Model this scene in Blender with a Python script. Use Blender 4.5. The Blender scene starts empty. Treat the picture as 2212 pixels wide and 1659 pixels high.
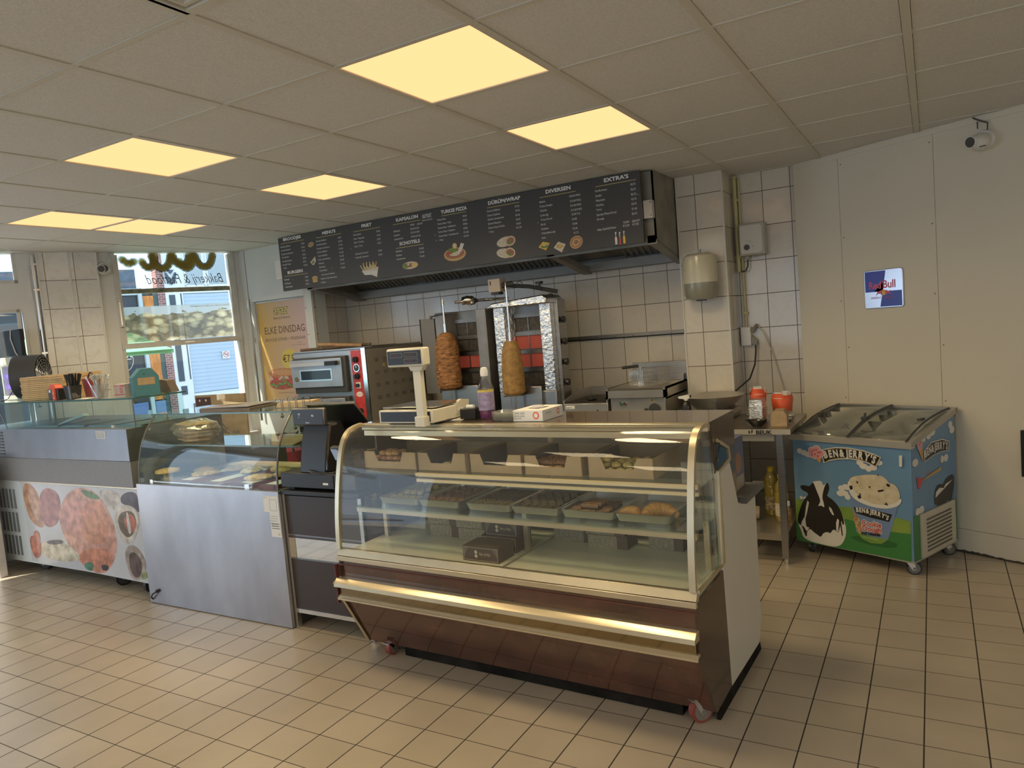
import bpy, bmesh, math, random
from mathutils import Vector, Matrix, noise
random.seed(7)
R=math.radians
SC=bpy.context.scene
COL=SC.collection
# ---------------------------------------------------------------- camera
YAW,PITCH,ROLL=-0.5268,-0.0787,-0.0844
FPX=1578.07
def cam_axes():
    f=Vector((math.sin(YAW)*math.cos(PITCH),math.cos(YAW)*math.cos(PITCH),math.sin(PITCH)))
    r=Vector((math.cos(YAW),-math.sin(YAW),0)); u=r.cross(f)
    return math.cos(ROLL)*r+math.sin(ROLL)*u, -math.sin(ROLL)*r+math.cos(ROLL)*u, f
cr,cu,cf=cam_axes()
cam=bpy.data.objects.new('camera',bpy.data.cameras.new('camera')); COL.objects.link(cam)
cam.matrix_world=Matrix(((cr.x,cu.x,-cf.x,0),(cr.y,cu.y,-cf.y,0),(cr.z,cu.z,-cf.z,1.64),(0,0,0,1)))
cam.data.sensor_width=36; cam.data.lens=FPX/2212*36; cam.data.clip_start=.05
SC.camera=cam
# ---------------------------------------------------------------- light, exposure
SC.view_settings.view_transform='Standard'; SC.view_settings.look='None'
SC.view_settings.gamma=1; SC.view_settings.use_curve_mapping=False
SC.view_settings.exposure=0.32
w=bpy.data.worlds.new('world'); SC.world=w; w.use_nodes=True
w.node_tree.nodes['Background'].inputs[0].default_value=(.62,.79,1.0,1)
w.node_tree.nodes['Background'].inputs[1].default_value=1.85
sun=bpy.data.objects.new('sun',bpy.data.lights.new('sun','SUN')); COL.objects.link(sun)
sun.data.energy=9; sun.data.angle=R(.6); sun.data.color=(1,.93,.82)
sun.rotation_euler=Vector((math.cos(R(50)),math.sin(R(50)),-.95)).to_track_quat('-Z','Y').to_euler()
LAMP=(1.25,.66,.29)      # warm ceiling panels
def lamp(name,loc,sx,sy,power,col,rot=(0,0,0)):
    l=bpy.data.objects.new(name,bpy.data.lights.new(name,'AREA')); COL.objects.link(l)
    l.data.shape='RECTANGLE'; l.data.size=sx; l.data.size_y=sy; l.data.energy=power; l.data.color=col
    l.location=loc; l.rotation_euler=rot; return l
# unseen fill lights added at ceiling height behind the camera
for (x,y) in [(-2.75,.28),(-.95,.28),(.85,.28),(-4.55,-1.52),(-2.75,-1.52),(-.95,-1.52),(.85,-1.52),(-.95,-3.32),(2.05,-3.32)]:
    lamp('rear_fill_light',(x,y,2.595),.58,.58,5.0,(1,.80,.50))
lamp('left_daylight_fill',(-8.15,-.45,1.15),2.1,2.0,40,(.58,.78,1),(0,-R(90),-R(22.7)))  # unseen area light added as cool daylight fill from the left

# ---------------------------------------------------------------- helpers
def newmat(name):
    m=bpy.data.materials.new(name); m.use_nodes=True
    return m,m.node_tree.nodes,m.node_tree.links,m.node_tree.nodes['Principled BSDF']
def mat(name,col,rough=.5,metal=0,noise_amt=0,nscale=8,bump=0,bscale=60,emit=None,estr=1,col2=None,stretch=None,coat=0,spec=.5):
    m,n,l,p=newmat(name)
    p.inputs['Base Color'].default_value=(*col,1); p.inputs['Roughness'].default_value=rough
    p.inputs['Metallic'].default_value=metal; p.inputs['Specular IOR Level'].default_value=spec
    if coat: p.inputs['Coat Weight'].default_value=coat; p.inputs['Coat Roughness'].default_value=.05
    if emit: p.inputs['Emission Color'].default_value=(*emit,1); p.inputs['Emission Strength'].default_value=estr
    tc=n.new('ShaderNodeTexCoord'); mp=n.new('ShaderNodeMapping'); l.new(tc.outputs['Object'],mp.inputs[0])
    if stretch: mp.inputs['Scale'].default_value=stretch
    if noise_amt or col2:
        t=n.new('ShaderNodeTexNoise'); t.inputs['Scale'].default_value=nscale; t.inputs['Detail'].default_value=5
        l.new(mp.outputs[0],t.inputs[0])
        r=n.new('ShaderNodeValToRGB'); l.new(t.outputs['Fac'],r.inputs[0])
        c2=col2 or tuple(max(0,c*(1-noise_amt)) for c in col); c1=col if col2 else tuple(min(1,c*(1+noise_amt)) for c in col)
        r.color_ramp.elements[0].position=.35; r.color_ramp.elements[1].position=.65
        r.color_ramp.elements[0].color=(*c2,1); r.color_ramp.elements[1].color=(*c1,1)
        l.new(r.outputs[0],p.inputs['Base Color'])
    if bump:
        t=n.new('ShaderNodeTexNoise'); t.inputs['Scale'].default_value=bscale; t.inputs['Detail'].default_value=4
        l.new(mp.outputs[0],t.inputs[0]); b=n.new('ShaderNodeBump'); b.inputs['Strength'].default_value=bump; b.inputs['Distance'].default_value=.01
        l.new(t.outputs['Fac'],b.inputs['Height']); l.new(b.outputs[0],p.inputs['Normal'])
    return m
def clip_to_shop(o):
    bm=bmesh.new(); bm.from_mesh(o.data); n=Vector((-math.sin(R(67.27027)),math.cos(R(67.27027)),0)); c=Vector((-6.84,3.319,0))+n*.10
    bmesh.ops.bisect_plane(bm,geom=bm.verts[:]+bm.edges[:]+bm.faces[:],plane_co=c,plane_no=n,clear_outer=True); bm.to_mesh(o.data); bm.free()
def glass(name,col=(.95,.98,.965),refl=.026,dust=0,dustcol=(.8,.8,.75)):
    m=bpy.data.materials.new(name); m.use_nodes=True; n=m.node_tree.nodes; l=m.node_tree.links; n.clear()
    o=n.new('ShaderNodeOutputMaterial'); tr=n.new('ShaderNodeBsdfTransparent'); tr.inputs[0].default_value=(*col,1)
    g=n.new('ShaderNodeBsdfGlossy'); g.inputs['Roughness'].default_value=.01; g.inputs[0].default_value=(1,1,1,1)
    lw=n.new('ShaderNodeLayerWeight'); lw.inputs[0].default_value=.5
    pw=n.new('ShaderNodeMath'); pw.operation='POWER'; pw.inputs[1].default_value=5; l.new(lw.outputs['Facing'],pw.inputs[0])
    ma=n.new('ShaderNodeMath'); ma.operation='MULTIPLY_ADD'; ma.inputs[1].default_value=.85; ma.inputs[2].default_value=refl; l.new(pw.outputs[0],ma.inputs[0])
    mx=n.new('ShaderNodeMixShader'); l.new(ma.outputs[0],mx.inputs[0]); l.new(tr.outputs[0],mx.inputs[1]); l.new(g.outputs[0],mx.inputs[2])
    out=mx
    if dust:
        d=n.new('ShaderNodeBsdfDiffuse'); d.inputs[0].default_value=(*dustcol,1)
        m2=n.new('ShaderNodeMixShader'); m2.inputs[0].default_value=dust
        l.new(mx.outputs[0],m2.inputs[1]); l.new(d.outputs[0],m2.inputs[2]); out=m2
    l.new(out.outputs[0],o.inputs[0]); return m
def film(name,col,t=.5):
    m=bpy.data.materials.new(name); m.use_nodes=True; n=m.node_tree.nodes; l=m.node_tree.links; n.clear()
    o=n.new('ShaderNodeOutputMaterial'); d=n.new('ShaderNodeBsdfDiffuse'); d.inputs[0].default_value=(*col,1); s=n.new('ShaderNodeBsdfTranslucent'); s.inputs[0].default_value=(*col,1)
    x=n.new('ShaderNodeMixShader'); x.inputs[0].default_value=t; l.new(d.outputs[0],x.inputs[1]); l.new(s.outputs[0],x.inputs[2]); l.new(x.outputs[0],o.inputs[0]); return m
def emis(name,col,s=1):
    m=bpy.data.materials.new(name); m.use_nodes=True; n=m.node_tree.nodes; l=m.node_tree.links; n.clear()
    o=n.new('ShaderNodeOutputMaterial'); e=n.new('ShaderNodeEmission'); e.inputs[0].default_value=(*col,1); e.inputs[1].default_value=s; l.new(e.outputs[0],o.inputs[0]); return m
def tilemat(name,ax,u0,v0,su,sv,base,base2,grout,gu=.004,gv=.004,rough=.12,vein=True,bumpy=.0,spot=0,wob=None):
    """tiles on two object axes; ax is e.g. 'XZ'"""
    m,n,l,p=newmat(name)
    tc=n.new('ShaderNodeTexCoord'); sp=n.new('ShaderNodeSeparateXYZ'); l.new(tc.outputs['Object'],sp.inputs[0])
    def M(op,a,b=None,c=None):
        x=n.new('ShaderNodeMath'); x.operation=op
        for i,v in enumerate((a,b,c)):
            if v is None: continue
            if isinstance(v,(int,float)): x.inputs[i].default_value=v
            else: l.new(v,x.inputs[i])
        return x.outputs[0]
    def cell(out,o0,s,g):
        t=M('DIVIDE',M('SUBTRACT',out,o0),s)
        fr=M('FRACT',t); d=M('MULTIPLY',M('MINIMUM',fr,M('SUBTRACT',1,fr)),s)
        return M('LESS_THAN',d,g/2),M('FLOOR',t)
    a,fa=cell(sp.outputs[ax[0]],u0,su,gu); b,fb=cell(sp.outputs[ax[1]],v0,sv,gv)
    g=M('MAXIMUM',a,b)
    idv=n.new('ShaderNodeCombineXYZ'); l.new(fa,idv.inputs[0]); l.new(fb,idv.inputs[1])
    wn=n.new('ShaderNodeTexWhiteNoise'); l.new(idv.outputs[0],wn.inputs[0])
    nz=n.new('ShaderNodeTexNoise'); nz.inputs['Scale'].default_value=9 if vein else 5; nz.inputs['Detail'].default_value=8; nz.inputs['Distortion'].default_value=1.6 if vein else .2
    va=n.new('ShaderNodeVectorMath'); va.operation='MULTIPLY_ADD'; l.new(wn.outputs['Color'],va.inputs[0]); va.inputs[1].default_value=(7,7,7); l.new(tc.outputs['Object'],va.inputs[2])
    l.new(va.outputs[0],nz.inputs[0])
    r=n.new('ShaderNodeValToRGB'); l.new(nz.outputs['Fac'],r.inputs[0])
    r.color_ramp.elements[0].position=.36 if vein else .3; r.color_ramp.elements[0].color=(*base2,1)
    r.color_ramp.elements[1].position=.5 if vein else .7; r.color_ramp.elements[1].color=(*base,1)
    hs=n.new('ShaderNodeHueSaturation'); l.new(r.outputs[0],hs.inputs['Color'])
    l.new(M('MULTIPLY_ADD',wn.outputs['Value'],.12,.94),hs.inputs['Value'])
    mx=n.new('ShaderNodeMix'); mx.data_type='RGBA'; l.new(g,mx.inputs[0]); l.new(hs.outputs[0],mx.inputs[6]); mx.inputs[7].default_value=(*grout,1)
    col=mx.outputs[2]
    if spot:
        t=n.new('ShaderNodeTexNoise'); t.inputs['Scale'].default_value=420; l.new(tc.outputs['Object'],t.inputs[0])
        mm=n.new('ShaderNodeMix'); mm.data_type='RGBA'; mm.blend_type='MULTIPLY'; mm.inputs[0].default_value=spot
        l.new(col,mm.inputs[6]); l.new(t.outputs['Fac'],mm.inputs[7]); col=mm.outputs[2]
        t2=n.new('ShaderNodeTexNoise'); t2.inputs['Scale'].default_value=1.3; t2.inputs['Detail'].default_value=3; l.new(tc.outputs['Object'],t2.inputs[0])
        r2=n.new('ShaderNodeValToRGB'); l.new(t2.outputs['Fac'],r2.inputs[0]); r2.color_ramp.elements[0].position=.3; r2.color_ramp.elements[0].color=(.86,.86,.86,1); r2.color_ramp.elements[1].position=.6
        m3=n.new('ShaderNodeMix'); m3.data_type='RGBA'; m3.blend_type='MULTIPLY'; m3.inputs[0].default_value=1; l.new(col,m3.inputs[6]); l.new(r2.outputs[0],m3.inputs[7]); col=m3.outputs[2]
    l.new(col,p.inputs['Base Color'])
    l.new(M('MULTIPLY_ADD',g,.6,rough),p.inputs['Roughness'])
    h=M('SUBTRACT',1,g)
    if bumpy:
        t=n.new('ShaderNodeTexNoise'); t.inputs['Scale'].default_value=14; t.inputs['Detail'].default_value=3; l.new(tc.outputs['Object'],t.inputs[0])
        h=M('MULTIPLY_ADD',t.outputs['Fac'],bumpy,h)
    bp=n.new('ShaderNodeBump'); bp.inputs['Strength'].default_value=.5; bp.inputs['Distance'].default_value=.002; l.new(h,bp.inputs['Height']); l.new(bp.outputs[0],p.inputs['Normal'])
    return m

class B:
    """collects shapes and links them as one mesh object"""
    def __init__(s): s.v=[];s.f=[];s.mi=[];s.sm=[];s.M=Matrix()
    def add(s,vs,fs,mi=0,smooth=False):
        k=len(s.v); s.v+= [tuple(s.M@Vector(v)) for v in vs]
        for f in fs: s.f.append([k+i for i in f]); s.mi.append(mi); s.sm.append(smooth)
        return s
    def box(s,x0,x1,y0,y1,z0,z1,mi=0):
        vs=[(x,y,z) for z in (z0,z1) for y in (y0,y1) for x in (x0,x1)]
        return s.add(vs,[(0,2,3,1),(4,5,7,6),(0,1,5,4),(2,6,7,3),(0,4,6,2),(1,3,7,5)],mi)
    def prism(s,pts,a0,a1,axis='x',mi=0,smooth=False):
        """pts 2D polygon; axis x: pts=(y,z); y: pts=(x,z); z: pts=(x,y)"""
        def P(p,a): return (a,p[0],p[1]) if axis=='x' else (p[0],a,p[1]) if axis=='y' else (p[0],p[1],a)
        n=len(pts); vs=[P(p,a0) for p in pts]+[P(p,a1) for p in pts]
        s.add(vs,[(i,(i+1)%n,(i+1)%n+n,i+n) for i in range(n)],mi,smooth)
        k=len(s.v)-2*n
        s.f.append([k+i for i in range(n)][::-1]); s.f.append([k+n+i for i in range(n)]); s.mi+=[mi,mi]; s.sm+=[False,False]
        return s
    def flat(s,pts,a,axis='y',mi=0):
        def P(p): return (a,p[0],p[1]) if axis=='x' else (p[0],a,p[1]) if axis=='y' else (p[0],p[1],a)
        return s.add([P(p) for p in pts],[tuple(range(len(pts)))],mi)
    def cyl(s,p0,p1,r0,r1=None,n=16,mi=0,caps=True,smooth=True):
        r1=r0 if r1 is None else r1; p0=Vector(p0);p1=Vector(p1); d=(p1-p0).normalized()
        a=d.orthogonal().normalized(); b=d.cross(a)
        ring=lambda c,r:[tuple(c+a*r*math.cos(t)+b*r*math.sin(t)) for t in (2*math.pi*i/n for i in range(n))]
        s.add(ring(p0,r0)+ring(p1,r1),[(i,(i+1)%n,(i+1)%n+n,i+n) for i in range(n)],mi,smooth)
        if caps:
            k=len(s.v)-2*n; s.f+=[[k+i for i in range(n)][::-1],[k+n+i for i in range(n)]]; s.mi+=[mi,mi]; s.sm+=[False,False]
        return s
    def tube(s,pts,r,n=8,mi=0,closed=False):
        P=[Vector(p) for p in pts]; m=len(P); rings=[]; a=None
        for i,p in enumerate(P):
            d=((P[(i+1)%m] if (closed or i<m-1) else p)-(P[i-1] if (closed or i>0) else p)).normalized()
            a=(d.orthogonal() if a is None else (a-d*a.dot(d))); a=a.normalized() if a.length>1e-6 else d.orthogonal().normalized(); b=d.cross(a)
            rings.append([tuple(p+a*r*math.cos(t)+b*r*math.sin(t)) for t in (2*math.pi*j/n for j in range(n))])
        vs=[q for g in rings for q in g]; fs=[]
        for i in range(m if closed else m-1):
            for j in range(n):
                i2=(i+1)%m; fs.append((i*n+j,i*n+(j+1)%n,i2*n+(j+1)%n,i2*n+j))
        s.add(vs,fs,mi,True)
        if not closed:
            k=len(s.v)-m*n; s.f+=[[k+i for i in range(n)][::-1],[k+(m-1)*n+i for i in range(n)]]; s.mi+=[mi,mi]; s.sm+=[False,False]
        return s
    def lathe(s,prof,c=(0,0,0),n=24,mi=0,smooth=True,sx=1,sy=1,jit=0,caps=True):
        vs=[];m=len(prof)
        for i,(r,z) in enumerate(prof):
            for j in range(n):
                t=2*math.pi*j/n; k=1+(jit*noise.noise((math.cos(t)*3+c[0]*9,math.sin(t)*3,z*25)) if jit else 0)
                vs.append((c[0]+r*k*sx*math.cos(t),c[1]+r*k*sy*math.sin(t),c[2]+z))
        fs=[(i*n+j,i*n+(j+1)%n,(i+1)*n+(j+1)%n,(i+1)*n+j) for i in range(m-1) for j in range(n)]
        s.add(vs,fs,mi,smooth)
        if caps:
            k=len(s.v)-m*n
            if prof[0][0]>1e-4: s.f.append([k+i for i in range(n)][::-1]); s.mi.append(mi); s.sm.append(False)
            if prof[-1][0]>1e-4: s.f.append([k+(m-1)*n+i for i in range(n)]); s.mi.append(mi); s.sm.append(False)
        return s
    def blob(s,c,r,n=12,m=8,jit=.0,js=8,mi=0,flatb=None):
        rx,ry,rz=r if isinstance(r,(tuple,list)) else (r,r,r); vs=[]
        for i in range(m+1):
            ph=math.pi*i/m
            for j in range(n):
                t=2*math.pi*j/n; d=Vector((math.sin(ph)*math.cos(t),math.sin(ph)*math.sin(t),-math.cos(ph)))
                k=1+(jit*noise.noise(Vector((c[0]*13,c[1]*17,c[2]*11))+d*js) if jit else 0)
                z=d.z*rz*k
                if flatb is not None: z=max(z,-rz*flatb)
                vs.append((c[0]+d.x*rx*k,c[1]+d.y*ry*k,c[2]+z))
        return s.add(vs,[(i*n+j,i*n+(j+1)%n,(i+1)*n+(j+1)%n,(i+1)*n+j) for i in range(m) for j in range(n)],mi,True)
    def text(s,txt,size,fn,mi=0,sx=1,bold=0,align='LEFT'):
        """fn maps (x,y) in text space to a 3D point"""
        vs,fs=glyphs(txt,size,bold,align); s.add([fn(v[0]*sx,v[1]) for v in vs],fs,mi); return s
    def build(s,name,mats,parent=None,label=None,bevel=0,loc=None,smooth_angle=None,kind=None):
        me=bpy.data.meshes.new(name); me.from_pydata(s.v,[],s.f); me.update()
        for m in (mats if isinstance(mats,(list,tuple)) else [mats]): me.materials.append(m)
        me.polygons.foreach_set('material_index',s.mi); me.polygons.foreach_set('use_smooth',s.sm)
        bm=bmesh.new(); bm.from_mesh(me); bmesh.ops.remove_doubles(bm,verts=bm.verts,dist=1e-5) if len(bm.verts)<20000 else None
        bmesh.ops.recalc_face_normals(bm,faces=bm.faces); bm.to_mesh(me); bm.free(); me.set_sharp_from_angle(angle=R(42))
        o=bpy.data.objects.new(name,me); COL.objects.link(o)
        if parent: o.parent=parent
        if loc: o.location=loc
        if label: o['label']=label
        if kind: o['kind']=kind
        if bevel:
            b=o.modifiers.new('bevel','BEVEL'); b.width=bevel; b.segments=2; b.limit_method='ANGLE'; b.angle_limit=R(35); b.harden_normals=False
        return o
_gc={}
def glyphs(txt,size,bold=0,align='LEFT'):
    k=(txt,round(size,5),bold,align)
    if k not in _gc:
        c=bpy.data.curves.new('t','FONT'); c.body=txt; c.size=size; c.offset=bold; c.align_x=align; c.resolution_u=2; c.fill_mode='FRONT'
        o=bpy.data.objects.new('t',c); me=bpy.data.meshes.new_from_object(o)
        _gc[k]=([tuple(v.co) for v in me.vertices],[tuple(p.vertices) for p in me.polygons])
        bpy.data.objects.remove(o); bpy.data.meshes.remove(me); bpy.data.curves.remove(c)
    return _gc[k]
def twidth(txt,size,bold=0):
    vs,_=glyphs(txt,size,bold); return max(v[0] for v in vs)-min(v[0] for v in vs)
def tag(o,label,cat,group=None,kind=None):
    o['label']=label; o['category']=cat
    if group: o['group']=group
    if kind: o['kind']=kind
    return o
def thing(name,label,cat,loc=(0,0,0),rz=0,group=None):
    o=bpy.data.objects.new(name,None); o.empty_display_size=.05; COL.objects.link(o); o.location=loc; o.rotation_euler=(0,0,rz)
    return tag(o,label,cat,group)
def dup(o,loc=None,rz=None,label=None,group=None,parent=None):
    c=o.copy(); COL.objects.link(c)
    if parent: c.parent=parent
    if loc: c.location=loc
    if rz is not None: c.rotation_euler=(0,0,rz)
    if label: c['label']=label
    if group: c['group']=group
    for ch in list(o.children): dup(ch,parent=c)
    return c
def struct(b,name,mats,**k):
    o=b.build(name,mats,**k); o['kind']='structure'; return o
def smooth2(p,n=2):
    for _ in range(n):
        q=[]
        for i in range(len(p)):
            a=p[i];b=p[(i+1)%len(p)]; q+=[(a[0]*.75+b[0]*.25,a[1]*.75+b[1]*.25),(a[0]*.25+b[0]*.75,a[1]*.25+b[1]*.75)]
        p=q
    return p
def circ(cx,cy,r,n=20,ry=None,a0=0,a1=2*math.pi):
    ry=r if ry is None else ry
    return [(cx+r*math.cos(a0+(a1-a0)*i/n),cy+ry*math.sin(a0+(a1-a0)*i/n)) for i in range(n)]
def rrect(x0,x1,y0,y1,r,n=4):
    o=[]
    for cx,cy,a in ((x1-r,y1-r,0),(x0+r,y1-r,90),(x0+r,y0+r,180),(x1-r,y0+r,270)):
        o+=[(cx+r*math.cos(R(a+90*i/n)),cy+r*math.sin(R(a+90*i/n))) for i in range(n+1)]
    return o
# ---------------------------------------------------------------- shared materials
STEEL=mat('brushed_steel',(.41,.40,.385),.34,1,.08,nscale=3,stretch=(2,2,40),bump=.03,bscale=90)
STEELD=mat('dark_steel',(.22,.215,.205),.42,1,.15,nscale=5)
STEELB=mat('bright_steel',(.70,.69,.67),.16,1)
ALU=mat('champagne_aluminium',(.66,.57,.40),.32,.85,.04)
BLACK=mat('black_plastic',(.016,.016,.017),.38)
DARK=mat('dark_grey_plastic',(.05,.05,.052),.45)
WHITE=mat('white_plastic',(.74,.73,.70),.35)
CREAM=mat('cream_plastic',(.66,.62,.50),.4)
PAPER=mat('white_paper',(.78,.77,.74),.8)
KRAFT=mat('kraft_card',(.42,.30,.17),.85,0,.08,nscale=30)
WOOD=mat('light_wood',(.55,.42,.25),.6,0,.15,nscale=6,stretch=(1,14,14))
RED=mat('red_card',(.78,.12,.045),.5)
GOLD=mat('gold_line',(.62,.48,.16),.4,.3)
GLASS=glass('clear_glass')
GLASSG=glass('greenish_glass',(.86,.95,.91),.06)
RUBBER=mat('rubber',(.03,.03,.03),.6)
INK=mat('black_ink',(.02,.02,.02),.6)
WHITEINK=mat('white_ink',(.80,.79,.75),.6)

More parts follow.
